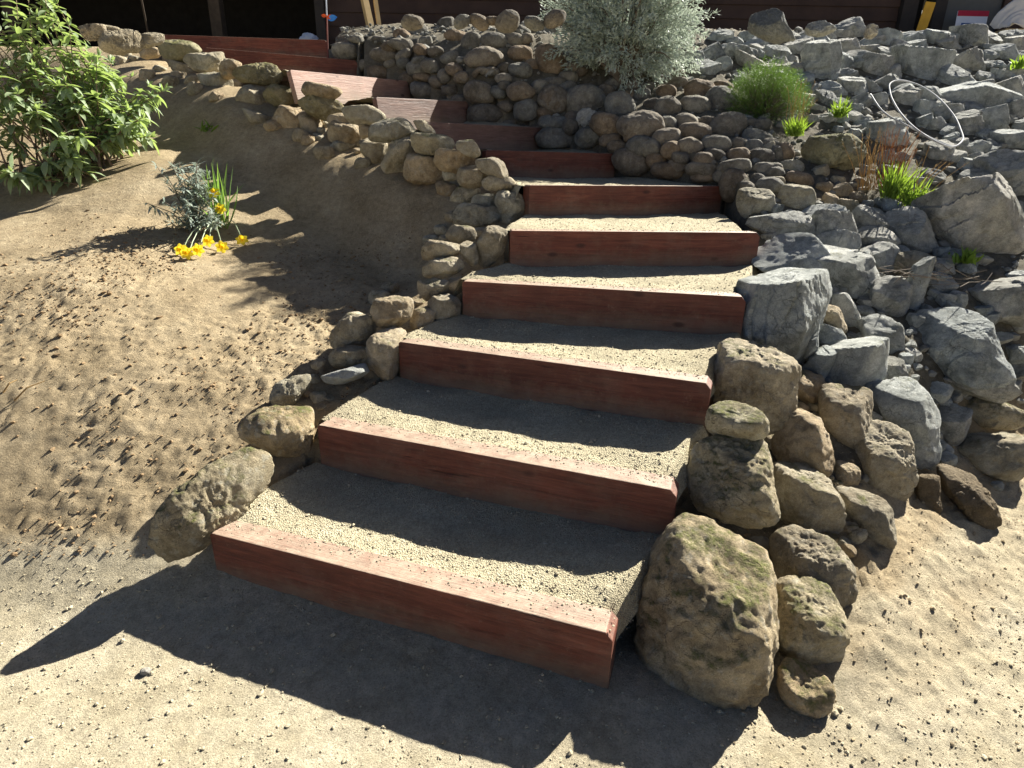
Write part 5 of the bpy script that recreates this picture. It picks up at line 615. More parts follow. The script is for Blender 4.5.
('rock','little rounded tan rock, first on the soil side of the square wall stone','rocks bordering the timber steps','tan',4,1.0,(-3.132,6.327,2.304),-0.460,0.105,[0.077,0.087,0.081,0.066,0.055,0.053,0.061,0.079,0.091,0.082,0.065,0.057,0.056,0.062]),
('cobble','little rounded brown cobble, third above the cobble heap','rounded stones heaped behind the steps','cobble',4,1.0,(1.685,5.717,1.967),0.287,0.069,[0.079,0.080,0.070,0.061,0.058,0.061,0.068,0.076,0.078,0.071,0.062,0.058,0.061,0.069]),
('cobble','little rounded brown cobble, fifth on the soil side of the shaded stack crest','rounded stones heaped behind the steps','cobble',4,1.0,(-1.319,7.670,2.961),-0.170,0.178,[0.103,0.090,0.075,0.069,0.073,0.084,0.100,0.103,0.087,0.073,0.070,0.077,0.090,0.103]),
('rock','little flattish grey rock, first below the rubble crest','grey rocks of the rubble bank','grey',4,0.95,(4.138,7.916,3.024),0.482,0.163,[0.166,0.150,0.067,0.045,0.040,0.045,0.073,0.188,0.122,0.084,0.056,0.045,0.051,0.073]),
('cobble','little rounded brown cobble on the rubble side of the silver shrub','rounded stones heaped behind the steps','cobble',4,1.0,(1.540,7.104,2.658),0.214,0.150,[0.092,0.084,0.076,0.071,0.071,0.078,0.087,0.091,0.084,0.075,0.070,0.070,0.076,0.087]),
('rock','little flattish grey rock above the long low boulder','grey rocks of the rubble bank','grey',4,1.0,(5.175,7.199,2.679),0.623,0.126,[0.096,0.062,0.052,0.056,0.066,0.082,0.117,0.096,0.080,0.057,0.051,0.057,0.077,0.126]),
('rock','little angular grey rock, first below the blue grey boulder','grey rocks of the rubble bank','grey',4,1.0,(2.907,6.479,2.333),0.422,0.109,[0.092,0.095,0.078,0.061,0.061,0.073,0.079,0.103,0.088,0.086,0.069,0.057,0.061,0.082]),
('rock','little rounded tan rock, fifth on the soil side of the square wall stone','rocks bordering the timber steps','tan',4,1.0,(-3.868,7.393,2.640),-0.482,0.129,[0.088,0.097,0.087,0.074,0.067,0.066,0.074,0.088,0.093,0.084,0.073,0.068,0.067,0.073]),
('rock','little angular grey rock below the rubble crest','grey rocks of the rubble bank','grey',4,1.0,(4.123,7.508,2.826),0.502,0.147,[0.088,0.064,0.058,0.059,0.079,0.117,0.113,0.084,0.064,0.063,0.073,0.084,0.103,0.112]),
('rock','little angular grey rock, third above the green mossed boulder','grey rocks of the rubble bank','grey',4,1.0,(2.372,2.971,0.441),0.674,-0.286,[0.047,0.041,0.038,0.042,0.041,0.043,0.049,0.041,0.040,0.040,0.038,0.047,0.043,0.041]),
('rock','little rounded brown rock, second on the soil side of the shaded stack crest','rounded stones heaped behind the steps','cobble',4,0.95,(-0.987,7.195,2.817),-0.136,0.172,[0.074,0.075,0.082,0.064,0.055,0.060,0.079,0.076,0.067,0.069,0.073,0.063,0.064,0.076]),
('rock','little flattish grey rock, second below the rubble crest','grey rocks of the rubble bank','grey',4,0.95,(4.101,7.853,2.992),0.481,0.161,[0.147,0.147,0.061,0.044,0.039,0.050,0.071,0.184,0.114,0.071,0.050,0.044,0.055,0.082]),
('rock','little rounded tan rock, first above the pointed upright boulder','rocks bordering the timber steps','tan',4,1.0,(1.462,2.636,0.491),0.506,-0.340,[0.039,0.036,0.035,0.034,0.034,0.036,0.039,0.041,0.038,0.035,0.035,0.035,0.037,0.039]),
('rock','little rounded tan rock, third on the soil side of the square wall stone','rocks bordering the timber steps','tan',4,1.0,(-3.315,6.444,2.344),-0.475,0.108,[0.078,0.077,0.070,0.062,0.059,0.064,0.075,0.081,0.078,0.070,0.061,0.058,0.064,0.073]),
('wall_stone','little flattish tan stone above the leaning wall stone','stones stacked along the soil bank','tan',4,0.95,(-0.674,4.744,1.827),-0.141,0.056,[0.064,0.040,0.032,0.033,0.047,0.076,0.098,0.063,0.040,0.033,0.037,0.052,0.073,0.093]),
('cobble','little flattish brown cobble above the seventh timber','rounded stones heaped behind the steps','cobble',4,1.0,(0.222,6.351,1.917),0.035,0.056,[0.092,0.075,0.061,0.056,0.058,0.073,0.094,0.095,0.076,0.059,0.054,0.061,0.076,0.092]),
('boulder','pale topped flat grey rock below the white tarp','grey rocks of the rubble bank','grey',4,0.95,(5.263,7.488,2.817),0.613,0.137,[0.114,0.088,0.073,0.078,0.068,0.063,0.078,0.139,0.083,0.068,0.073,0.078,0.068,0.078]),
('cobble','little rounded brown cobble, fifth above the large tan cobble','rounded stones heaped behind the steps','cobble',4,1.0,(0.950,6.533,2.361),0.144,0.121,[0.089,0.085,0.071,0.063,0.061,0.064,0.076,0.090,0.086,0.071,0.064,0.063,0.066,0.077]),
('cobble','little rounded brown cobble, first above the squat mossy boulder','rounded stones heaped behind the steps','cobble',4,1.0,(-0.185,6.495,2.264),-0.028,0.108,[0.089,0.070,0.058,0.058,0.067,0.080,0.091,0.087,0.071,0.060,0.057,0.063,0.080,0.095]),
('rock','little rounded tan rock, fourth on the soil side of the leaning wall stone','rocks bordering the timber steps','tan',4,1.0,(-1.222,5.008,1.577),-0.239,0.004,[0.072,0.073,0.062,0.052,0.049,0.051,0.058,0.069,0.073,0.064,0.053,0.048,0.050,0.060]),
('rock','little rounded brown rock below the squat mossy boulder','rounded stones heaped behind the steps','cobble',4,0.95,(-0.112,6.468,2.141),-0.017,0.090,[0.087,0.064,0.054,0.055,0.056,0.061,0.077,0.084,0.059,0.047,0.050,0.062,0.070,0.079]),
('cobble','little rounded brown cobble, second on the rubble side of the square mossy boulder','rounded stones heaped behind the steps','cobble',4,1.0,(0.559,6.770,2.529),0.082,0.142,[0.089,0.086,0.071,0.060,0.061,0.070,0.085,0.095,0.087,0.072,0.065,0.065,0.071,0.080]),
('rock','little angular grey rock, first below the broad dark grey boulder','grey rocks of the rubble bank','grey',4,1.0,(2.136,3.015,0.658),0.616,-0.239,[0.044,0.035,0.035,0.037,0.037,0.048,0.051,0.042,0.039,0.033,0.033,0.041,0.046,0.048]),
('cobble','little rounded brown cobble, first above the seventh timber','rounded stones heaped behind the steps','cobble',4,1.0,(0.082,6.403,1.912),0.013,0.055,[0.088,0.090,0.076,0.062,0.058,0.064,0.078,0.093,0.094,0.081,0.067,0.060,0.062,0.073]),
('rock','little angular grey rock, fourth below the blue grey boulder','grey rocks of the rubble bank','grey',4,1.0,(2.762,6.220,2.209),0.418,0.095,[0.074,0.085,0.074,0.073,0.065,0.069,0.073,0.081,0.081,0.073,0.065,0.065,0.069,0.081]),
('cobble','little rounded brown cobble, second on the soil side of the square mossy boulder','rounded stones heaped behind the steps','cobble',4,1.0,(0.085,7.137,2.847),0.012,0.179,[0.090,0.090,0.078,0.065,0.060,0.063,0.076,0.095,0.097,0.080,0.064,0.059,0.062,0.076]),
('rock','little angular grey rock, third below the broad dark grey boulder','grey rocks of the rubble bank','grey',4,1.0,(2.065,2.966,0.641),0.608,-0.249,[0.038,0.037,0.043,0.047,0.039,0.039,0.040,0.037,0.041,0.043,0.041,0.049,0.039,0.036]),
('cobble','little rounded brown cobble, first on the rubble side of the square mossy boulder','rounded stones heaped behind the steps','cobble',4,1.0,(0.529,6.934,2.658),0.076,0.157,[0.087,0.073,0.062,0.060,0.066,0.080,0.091,0.085,0.070,0.060,0.059,0.068,0.084,0.094]),
('rock','little angular grey rock, third on the rubble side of the dry grass tuft','grey rocks of the rubble bank','grey',4,1.0,(3.091,5.130,1.685),0.542,0.021,[0.075,0.072,0.065,0.052,0.045,0.048,0.059,0.072,0.076,0.072,0.052,0.045,0.051,0.056]),
('rock','little angular grey rock, fourth on the rubble side of the dry grass tuft','grey rocks of the rubble bank','grey',4,1.0,(2.815,4.567,1.415),0.552,-0.027,[0.056,0.056,0.054,0.059,0.057,0.062,0.051,0.053,0.062,0.054,0.059,0.056,0.050,0.053]),
('cobble','little rounded brown cobble, second above the streaked timbers','rounded stones heaped behind the steps','cobble',4,1.0,(-0.840,6.877,2.394),-0.122,0.120,[0.093,0.079,0.064,0.059,0.063,0.077,0.091,0.090,0.077,0.065,0.062,0.067,0.079,0.092]),
('cobble','little rounded brown cobble, first below the silver shrub','rounded stones heaped behind the steps','cobble',4,1.0,(1.281,7.051,2.649),0.180,0.151,[0.092,0.071,0.057,0.057,0.066,0.083,0.097,0.092,0.072,0.057,0.056,0.067,0.083,0.096]),
('wall_stone','little upright tan stone on the soil side of the leaning wall stone','stones stacked along the soil bank','tan',4,0.95,(-1.215,5.160,1.819),-0.231,0.049,[0.049,0.058,0.079,0.072,0.061,0.061,0.063,0.056,0.057,0.070,0.076,0.068,0.065,0.053]),
('rock','little rounded tan rock, first below the square wall stone','rocks bordering the timber steps','tan',4,1.0,(-2.749,5.956,2.130),-0.432,0.087,[0.073,0.079,0.070,0.058,0.051,0.050,0.059,0.074,0.081,0.071,0.057,0.049,0.049,0.059]),
('rock','little angular grey rock, fourth below the round green shrub','grey rocks of the rubble bank','grey',4,1.0,(2.437,5.764,1.990),0.400,0.069,[0.069,0.082,0.069,0.068,0.067,0.061,0.064,0.075,0.079,0.071,0.057,0.057,0.067,0.071]),
('rock','little angular grey rock, third above the yellow mossed boulder','grey rocks of the rubble bank','grey',4,1.0,(2.797,5.828,2.020),0.447,0.071,[0.090,0.062,0.057,0.060,0.057,0.065,0.084,0.094,0.065,0.057,0.053,0.053,0.068,0.084]),
('rock','little angular grey rock, fourth on the rubble side of the hose loop','grey rocks of the rubble bank','grey',4,1.0,(3.833,5.650,1.934),0.596,0.055,[0.067,0.055,0.051,0.044,0.052,0.074,0.094,0.068,0.059,0.048,0.044,0.052,0.070,0.087]),
('cobble','little rounded brown cobble, third on the rubble side of the sunlit timber','rounded stones heaped behind the steps','cobble',4,1.0,(-1.236,7.194,2.690),-0.170,0.154,[0.091,0.101,0.089,0.071,0.057,0.052,0.063,0.086,0.099,0.087,0.066,0.056,0.056,0.069]),
('rock','little rounded brown rock, first on the soil side of the shaded stack crest','rounded stones heaped behind the steps','cobble',4,0.95,(-0.858,6.976,2.696),-0.122,0.161,[0.087,0.077,0.066,0.051,0.047,0.053,0.072,0.082,0.082,0.064,0.057,0.054,0.055,0.067]),
('rock','little angular grey rock, first above the bleached rough boulder','grey rocks of the rubble bank','grey',4,1.0,(2.819,3.713,1.005),0.649,-0.118,[0.053,0.049,0.037,0.037,0.042,0.047,0.052,0.055,0.047,0.039,0.037,0.042,0.045,0.057]),
('rock','little angular grey rock, fourth on the soil side of the neat cube boulder','grey rocks of the rubble bank','grey',4,1.0,(3.752,5.406,1.817),0.607,0.039,[0.070,0.060,0.056,0.056,0.053,0.056,0.064,0.083,0.061,0.056,0.053,0.050,0.060,0.070]),
('cobble','little rounded brown cobble on the soil side of the large tan cobble','rounded stones heaped behind the steps','cobble',4,1.0,(0.879,6.450,2.298),0.135,0.113,[0.084,0.073,0.064,0.058,0.059,0.069,0.082,0.084,0.071,0.059,0.057,0.062,0.075,0.087]),
('rock','little angular grey rock, eighth above the round green shrub','grey rocks of the rubble bank','grey',4,1.0,(2.321,7.525,2.837),0.299,0.161,[0.099,0.097,0.071,0.065,0.074,0.088,0.090,0.102,0.089,0.080,0.083,0.075,0.075,0.097]),
('rock','little angular grey rock, fifth on the soil side of the neat cube boulder','grey rocks of the rubble bank','grey',4,1.0,(3.730,5.482,1.853),0.598,0.045,[0.064,0.057,0.053,0.053,0.057,0.071,0.074,0.061,0.053,0.054,0.063,0.061,0.064,0.071]),
('cobble','little rounded brown cobble, fourth above the seventh timber','rounded stones heaped behind the steps','cobble',4,1.0,(0.544,6.217,2.029),0.087,0.075,[0.082,0.076,0.065,0.061,0.063,0.067,0.075,0.082,0.078,0.066,0.060,0.061,0.067,0.077]),
('cobble','little rounded brown cobble, first on the rubble side of the large tan cobble','rounded stones heaped behind the steps','cobble',4,1.0,(1.266,6.094,2.145),0.205,0.094,[0.077,0.074,0.065,0.057,0.053,0.059,0.073,0.083,0.078,0.066,0.058,0.056,0.061,0.070]),
('rock','little angular grey rock, fifth below the blue grey boulder','grey rocks of the rubble bank','grey',4,1.0,(2.775,6.044,2.124),0.430,0.085,[0.091,0.066,0.058,0.057,0.058,0.069,0.081,0.084,0.070,0.061,0.057,0.054,0.065,0.081]),
('rock','little rounded tan rock, seventh below the pointed upright boulder','rocks bordering the timber steps','tan',4,1.0,(1.291,1.940,0.214),0.587,-0.523,[0.026,0.029,0.031,0.030,0.026,0.024,0.024,0.027,0.029,0.030,0.029,0.027,0.025,0.025]),
('rock','little upright grey rock on the rubble side of the long low boulder','grey rocks of the rubble bank','grey',4,0.95,(5.137,6.756,2.465),0.650,0.106,[0.055,0.050,0.064,0.077,0.073,0.086,0.086,0.059,0.055,0.064,0.059,0.073,0.126,0.068]),
('rock','little angular grey rock, fourth above the yellow mossed boulder','grey rocks of the rubble bank','grey',4,1.0,(2.916,5.812,2.012),0.465,0.070,[0.071,0.066,0.056,0.056,0.070,0.071,0.074,0.074,0.070,0.056,0.052,0.060,0.077,0.078]),
('rock','little rounded tan rock below the tall flat faced block','rocks bordering the timber steps','tan',4,1.0,(1.651,3.041,0.682),0.497,-0.248,[0.041,0.039,0.037,0.034,0.034,0.038,0.042,0.042,0.040,0.037,0.034,0.034,0.039,0.043]),
('rock','little angular grey rock, sixth above the round green shrub','grey rocks of the rubble bank','grey',4,1.0,(2.714,7.970,3.048),0.328,0.175,[0.098,0.092,0.073,0.063,0.073,0.101,0.103,0.106,0.078,0.068,0.073,0.086,0.088,0.106]),
('rock','little rounded tan rock, second above the fifth timber','rocks bordering the timber steps','tan',4,1.0,(-0.439,4.327,1.231),-0.101,-0.075,[0.062,0.053,0.046,0.042,0.042,0.050,0.060,0.062,0.055,0.046,0.041,0.042,0.050,0.062]),
('cobble','little rounded brown cobble, second below the silver shrub','rounded stones heaped behind the steps','cobble',4,1.0,(1.139,6.898,2.576),0.164,0.145,[0.083,0.081,0.070,0.061,0.062,0.071,0.081,0.085,0.079,0.067,0.061,0.064,0.071,0.078]),
('rock','little angular grey rock, first on the soil side of the round green shrub','grey rocks of the rubble bank','grey',4,1.0,(2.364,6.489,2.338),0.349,0.112,[0.089,0.070,0.069,0.064,0.061,0.069,0.085,0.097,0.081,0.061,0.053,0.060,0.073,0.093]),
('rock','little flattish tan rock, second on the soil side of the fifth timber','rocks bordering the timber steps','tan',4,1.0,(-0.582,4.224,1.079),-0.137,-0.112,[0.066,0.061,0.047,0.039,0.038,0.045,0.058,0.066,0.061,0.050,0.042,0.040,0.043,0.055]),
('rock','little angular grey rock, first below the bleached rough boulder','grey rocks of the rubble bank','grey',4,1.0,(2.753,3.413,0.819),0.679,-0.167,[0.050,0.044,0.038,0.032,0.034,0.044,0.055,0.049,0.041,0.036,0.036,0.039,0.046,0.044]),
('wall_stone','little flattish tan stone above the sage bush','stones stacked along the soil bank','tan',4,0.95,(-0.409,0.671,1.682),-0.547,0.157,[0.012,0.007,0.004,0.004,0.004,0.005,0.008,0.010,0.006,0.004,0.004,0.005,0.006,0.009]),
('rock','little angular grey rock, second below the dry grass tuft','grey rocks of the rubble bank','grey',4,1.0,(2.649,4.458,1.362),0.536,-0.038,[0.059,0.054,0.053,0.045,0.045,0.053,0.062,0.064,0.048,0.044,0.044,0.050,0.059,0.057]),
('rock','little angular grey rock, first on the soil side of the neat cube boulder','grey rocks of the rubble bank','grey',4,1.0,(4.047,5.558,1.890),0.629,0.048,[0.061,0.056,0.046,0.046,0.053,0.074,0.077,0.064,0.046,0.042,0.049,0.057,0.080,0.074]),
('rock','little angular grey rock, second above the green mossed boulder','grey rocks of the rubble bank','grey',4,1.0,(2.270,2.895,0.439),0.665,-0.295,[0.037,0.045,0.042,0.047,0.035,0.030,0.032,0.037,0.041,0.049,0.040,0.039,0.031,0.030]),
('rock','little flattish grey rock below the long bright crested boulder','grey rocks of the rubble bank','grey',4,1.0,(2.014,3.333,0.821),0.544,-0.187,[0.056,0.041,0.033,0.031,0.035,0.043,0.052,0.056,0.041,0.038,0.033,0.033,0.038,0.054]),
('cobble','little rounded brown cobble, second on the soil side of the shaded stack crest','rounded stones heaped behind the steps','cobble',4,1.0,(-1.024,7.064,2.722),-0.144,0.162,[0.084,0.070,0.061,0.060,0.065,0.077,0.086,0.083,0.072,0.061,0.059,0.067,0.080,0.088]),
('cobble','little rounded brown cobble above the sixth timber','rounded stones heaped behind the steps','cobble',4,1.0,(1.742,4.662,1.453),0.358,-0.021,[0.059,0.050,0.042,0.041,0.049,0.060,0.066,0.058,0.048,0.044,0.044,0.049,0.058,0.063]),
('rock','little rounded tan rock, third on the soil side of the fifth timber','rocks bordering the timber steps','tan',4,1.0,(-0.514,4.251,1.140),-0.120,-0.097,[0.058,0.048,0.041,0.043,0.048,0.056,0.062,0.056,0.046,0.041,0.043,0.048,0.056,0.063]),
('rock','little angular grey rock, second on the soil side of the round green shrub','grey rocks of the rubble bank','grey',4,1.0,(2.254,6.701,2.440),0.324,0.124,[0.071,0.082,0.086,0.074,0.062,0.062,0.078,0.082,0.086,0.082,0.071,0.074,0.070,0.074]),
('cobble','little rounded brown cobble below the dry grass tuft','rounded stones heaped behind the steps','cobble',4,1.0,(2.615,4.734,1.494),0.505,-0.012,[0.055,0.049,0.044,0.044,0.048,0.055,0.058,0.055,0.049,0.046,0.046,0.048,0.053,0.057]),
('wall_stone','little rounded tan stone on the rubble side of the leaning wall stone','stones stacked along the soil bank','tan',4,0.95,(-0.482,4.595,1.508),-0.105,-0.011,[0.059,0.063,0.056,0.046,0.046,0.057,0.065,0.059,0.059,0.058,0.049,0.049,0.056,0.061]),
('cobble','little rounded brown cobble, third above the large tan cobble','rounded stones heaped behind the steps','cobble',4,1.0,(1.275,6.462,2.330),0.195,0.117,[0.082,0.078,0.064,0.052,0.049,0.057,0.074,0.088,0.082,0.064,0.054,0.052,0.058,0.072]),
('rock','little angular grey rock, seventh below the blue grey boulder','grey rocks of the rubble bank','grey',4,1.0,(2.977,5.977,2.090),0.462,0.080,[0.077,0.066,0.055,0.048,0.055,0.067,0.084,0.081,0.066,0.052,0.051,0.055,0.067,0.081]),
('rock','little angular grey rock, second below the round green shrub','grey rocks of the rubble bank','grey',4,1.0,(2.297,5.990,2.098),0.366,0.084,[0.078,0.056,0.048,0.048,0.059,0.074,0.095,0.074,0.059,0.051,0.051,0.059,0.072,0.105]),
('cobble','little rounded brown cobble on the rubble side of the squat mossy boulder','rounded stones heaped behind the steps','cobble',4,1.0,(0.278,6.337,2.075),0.044,0.081,[0.083,0.072,0.060,0.055,0.056,0.068,0.080,0.080,0.071,0.060,0.055,0.058,0.071,0.082]),
('rock','little angular grey rock, first below the massive grey boulder','grey rocks of the rubble bank','grey',4,1.0,(2.757,3.877,1.083),0.618,-0.099,[0.047,0.046,0.037,0.039,0.049,0.050,0.061,0.044,0.036,0.039,0.044,0.044,0.054,0.049]),
('rock','little flattish grey rock on the rubble side of the long low boulder','grey rocks of the rubble bank','grey',4,1.0,(4.928,6.395,2.291),0.657,0.091,[0.088,0.067,0.058,0.050,0.050,0.062,0.081,0.078,0.066,0.058,0.050,0.054,0.069,0.075]),
('rock','little angular grey rock, second above the long low boulder','grey rocks of the rubble bank','grey',4,1.0,(5.048,7.196,2.676),0.612,0.127,[0.086,0.064,0.051,0.051,0.056,0.074,0.106,0.086,0.056,0.047,0.051,0.064,0.078,0.102]),
('rock','little angular grey rock, second below the massive grey boulder','grey rocks of the rubble bank','grey',4,1.0,(2.506,3.886,1.086),0.573,-0.102,[0.049,0.044,0.044,0.044,0.051,0.049,0.044,0.046,0.049,0.044,0.044,0.046,0.049,0.047]),
('rock','little flattish brown rock above the sunlit timber','rounded stones heaped behind the steps','cobble',4,0.95,(-1.837,7.647,2.912),-0.236,0.171,[0.087,0.075,0.054,0.048,0.050,0.054,0.078,0.119,0.069,0.045,0.040,0.046,0.065,0.083]),
('rock','little angular grey rock, first on the soil side of the white tarp','grey rocks of the rubble bank','grey',4,1.0,(5.228,8.078,3.099),0.574,0.159,[0.089,0.085,0.080,0.075,0.071,0.075,0.081,0.093,0.081,0.084,0.075,0.071,0.071,0.080]),
('cobble','little rounded brown cobble, fourth on the rubble side of the shaded stack crest','rounded stones heaped behind the steps','cobble',4,1.0,(-0.020,7.410,2.980),-0.003,0.190,[0.087,0.088,0.077,0.064,0.057,0.061,0.071,0.086,0.090,0.078,0.065,0.057,0.060,0.073]),
('cobble','little rounded brown cobble, fourth above the large tan cobble','rounded stones heaped behind the steps','cobble',4,1.0,(1.128,6.481,2.338),0.172,0.118,[0.078,0.081,0.071,0.060,0.052,0.051,0.063,0.079,0.084,0.074,0.060,0.051,0.052,0.064]),
('rock','little rounded tan rock, second above the flat topped mossy boulder','rocks bordering the timber steps','tan',4,1.0,(1.014,2.787,0.514),0.349,-0.338,[0.038,0.036,0.034,0.032,0.033,0.036,0.038,0.039,0.037,0.034,0.032,0.032,0.035,0.038]),
('rock','little angular grey rock, sixth above the broad dark grey boulder','grey rocks of the rubble bank','grey',4,1.0,(2.503,3.472,0.889),0.625,-0.155,[0.046,0.033,0.030,0.035,0.040,0.047,0.051,0.047,0.035,0.030,0.031,0.040,0.049,0.049]),
('rock','little angular grey rock, fourth on the soil side of the broad dark grey boulder','grey rocks of the rubble bank','grey',4,1.0,(1.883,2.858,0.593),0.583,-0.275,[0.042,0.038,0.034,0.031,0.032,0.038,0.041,0.046,0.035,0.032,0.032,0.035,0.040,0.037]),
('rock','little angular grey rock, second below the neat cube boulder','grey rocks of the rubble bank','grey',4,1.0,(3.917,5.329,1.779),0.634,0.034,[0.052,0.052,0.055,0.056,0.065,0.056,0.055,0.055,0.052,0.049,0.059,0.062,0.056,0.058]),
('cobble','little rounded brown cobble, first above the streaked timbers','rounded stones heaped behind the steps','cobble',4,1.0,(-0.587,6.675,2.206),-0.088,0.096,[0.085,0.079,0.066,0.057,0.054,0.062,0.077,0.087,0.082,0.069,0.058,0.054,0.061,0.075]),
('rock','little angular grey rock below the white tarp','grey rocks of the rubble bank','grey',4,1.0,(5.437,7.720,2.928),0.614,0.144,[0.077,0.066,0.057,0.053,0.058,0.081,0.110,0.085,0.058,0.048,0.048,0.063,0.102,0.106]),
('rock','little angular grey rock, third on the rubble side of the long bright crested boulder','grey rocks of the rubble bank','grey',4,1.0,(2.257,3.632,0.964),0.556,-0.138,[0.043,0.044,0.050,0.039,0.039,0.043,0.044,0.054,0.042,0.041,0.045,0.041,0.041,0.048]),
('cobble','little rounded brown cobble, second on the rubble side of the sunlit timber','rounded stones heaped behind the steps','cobble',4,1.0,(-1.233,7.194,2.616),-0.170,0.144,[0.079,0.073,0.066,0.065,0.068,0.074,0.079,0.078,0.074,0.069,0.065,0.067,0.073,0.078]),
('cobble','little rounded brown cobble, second below the round green shrub','rounded stones heaped behind the steps','cobble',4,1.0,(2.080,5.721,1.967),0.349,0.067,[0.063,0.057,0.051,0.048,0.053,0.063,0.070,0.066,0.055,0.048,0.051,0.058,0.065,0.066]),
('rock','little rounded tan rock, first on the soil side of the fourth timber','rocks bordering the timber steps','tan',4,1.0,(-0.578,3.528,0.773),-0.162,-0.216,[0.048,0.045,0.040,0.039,0.040,0.041,0.044,0.048,0.048,0.043,0.038,0.038,0.040,0.044]),
('rock','little flattish grey rock on the soil side of the bright topped crest boulder','grey rocks of the rubble bank','grey',4,1.0,(2.997,7.880,3.004),0.363,0.170,[0.111,0.090,0.059,0.053,0.058,0.080,0.091,0.111,0.086,0.072,0.058,0.054,0.063,0.090]),
('rock','little angular grey rock, first on the soil side of the green mossed boulder','grey rocks of the rubble bank','grey',4,1.0,(2.183,2.682,0.258),0.683,-0.359,[0.037,0.035,0.037,0.041,0.032,0.031,0.030,0.033,0.037,0.037,0.039,0.033,0.029,0.030]),
('rock','little rounded tan rock, first above the sage bush','rocks bordering the timber steps','tan',4,1.0,(-4.221,7.063,2.563),-0.539,0.122,[0.072,0.075,0.070,0.064,0.060,0.057,0.061,0.071,0.074,0.069,0.063,0.058,0.058,0.064]),
('rock','little rounded tan rock, fourth below the sunlit timber','rocks bordering the timber steps','tan',4,1.0,(-1.735,5.301,1.753),-0.316,0.035,[0.060,0.064,0.060,0.052,0.047,0.047,0.052,0.059,0.062,0.059,0.052,0.046,0.046,0.052]),
('rock','little angular grey rock, third on the soil side of the blue grey boulder','grey rocks of the rubble bank','grey',4,1.0,(2.815,6.726,2.450),0.396,0.122,[0.081,0.078,0.074,0.063,0.062,0.066,0.067,0.085,0.078,0.070,0.066,0.066,0.063,0.067]),
('rock','little angular grey rock, second above the broad dark grey boulder','grey rocks of the rubble bank','grey',4,1.0,(2.329,3.302,0.805),0.614,-0.184,[0.046,0.038,0.038,0.041,0.038,0.037,0.040,0.046,0.038,0.038,0.043,0.036,0.037,0.040]),
('rock','little angular grey rock, first above the green mossed boulder','grey rocks of the rubble bank','grey',4,1.0,(2.284,2.882,0.404),0.670,-0.304,[0.031,0.034,0.037,0.041,0.042,0.031,0.029,0.034,0.033,0.039,0.044,0.035,0.034,0.032]),
('cobble','little rounded tan cobble on the soil side of the yellow mossed boulder','rounded stones heaped behind the steps','tan',4,1.0,(2.402,5.074,1.656),0.442,0.018,[0.058,0.056,0.051,0.047,0.046,0.049,0.054,0.058,0.058,0.052,0.047,0.046,0.049,0.054]),
('rock','little angular grey rock, fifth above the yellow mossed boulder','grey rocks of the rubble bank','grey',4,1.0,(2.647,5.784,1.998),0.429,0.069,[0.069,0.048,0.044,0.051,0.058,0.069,0.084,0.069,0.055,0.044,0.044,0.058,0.069,0.091]),
('rock','little upright grey rock above the rubble crest','grey rocks of the rubble bank','grey',4,1.0,(0.363,0.695,1.696),0.482,0.174,[0.006,0.006,0.008,0.007,0.007,0.006,0.006,0.006,0.007,0.007,0.007,0.007,0.007,0.007]),
('rock','little angular grey rock, seventh above the round green shrub','grey rocks of the rubble bank','grey',4,1.0,(2.522,7.806,2.969),0.312,0.170,[0.104,0.075,0.066,0.065,0.061,0.071,0.108,0.097,0.083,0.061,0.057,0.066,0.087,0.093]),
('rock','little rounded tan rock, second above the sage bush','rocks bordering the timber steps','tan',4,1.0,(-4.317,7.305,2.671),-0.534,0.130,[0.074,0.085,0.075,0.059,0.051,0.052,0.061,0.074,0.080,0.072,0.062,0.057,0.054,0.058]),
('cobble','little rounded tan cobble, first on the soil side of the dry grass tuft','rounded stones heaped behind the steps','tan',4,1.0,(2.457,4.767,1.509),0.476,-0.009,[0.058,0.051,0.042,0.038,0.040,0.047,0.056,0.057,0.050,0.042,0.039,0.041,0.049,0.057]),
('rock','little angular grey rock, ninth below the blue grey boulder','grey rocks of the rubble bank','grey',4,1.0,(3.151,6.046,2.124),0.480,0.083,[0.073,0.060,0.056,0.055,0.053,0.063,0.070,0.073,0.060,0.059,0.053,0.059,0.060,0.066]),
('rock','little angular grey rock, fifth above the broad dark grey boulder','grey rocks of the rubble bank','grey',4,1.0,(2.369,3.359,0.832),0.614,-0.175,[0.040,0.045,0.037,0.033,0.037,0.037,0.040,0.051,0.040,0.037,0.035,0.033,0.039,0.041]),
('rock','little angular grey rock, second on the rubble side of the long bright crested boulder','grey rocks of the rubble bank','grey',4,1.0,(2.055,3.402,0.854),0.543,-0.175,[0.048,0.042,0.033,0.031,0.037,0.038,0.046,0.048,0.040,0.037,0.033,0.031,0.038,0.048]),
('cobble','little rounded brown cobble, second above the large tan cobble','rounded stones heaped behind the steps','cobble',4,1.0,(1.091,6.314,2.244),0.171,0.107,[0.069,0.062,0.056,0.053,0.056,0.063,0.070,0.070,0.065,0.058,0.054,0.055,0.062,0.069]),
('rock','little angular grey rock, first on the soil side of the hose loop','grey rocks of the rubble bank','grey',4,1.0,(3.149,5.776,1.993),0.499,0.066,[0.066,0.050,0.043,0.050,0.057,0.067,0.073,0.064,0.053,0.047,0.047,0.057,0.070,0.070]),
('rock','little angular grey rock, fifth on the soil side of the broad dark grey boulder','grey rocks of the rubble bank','grey',4,1.0,(1.919,3.115,0.716),0.552,-0.226,[0.048,0.035,0.029,0.029,0.036,0.039,0.048,0.039,0.035,0.031,0.034,0.037,0.037,0.041]),
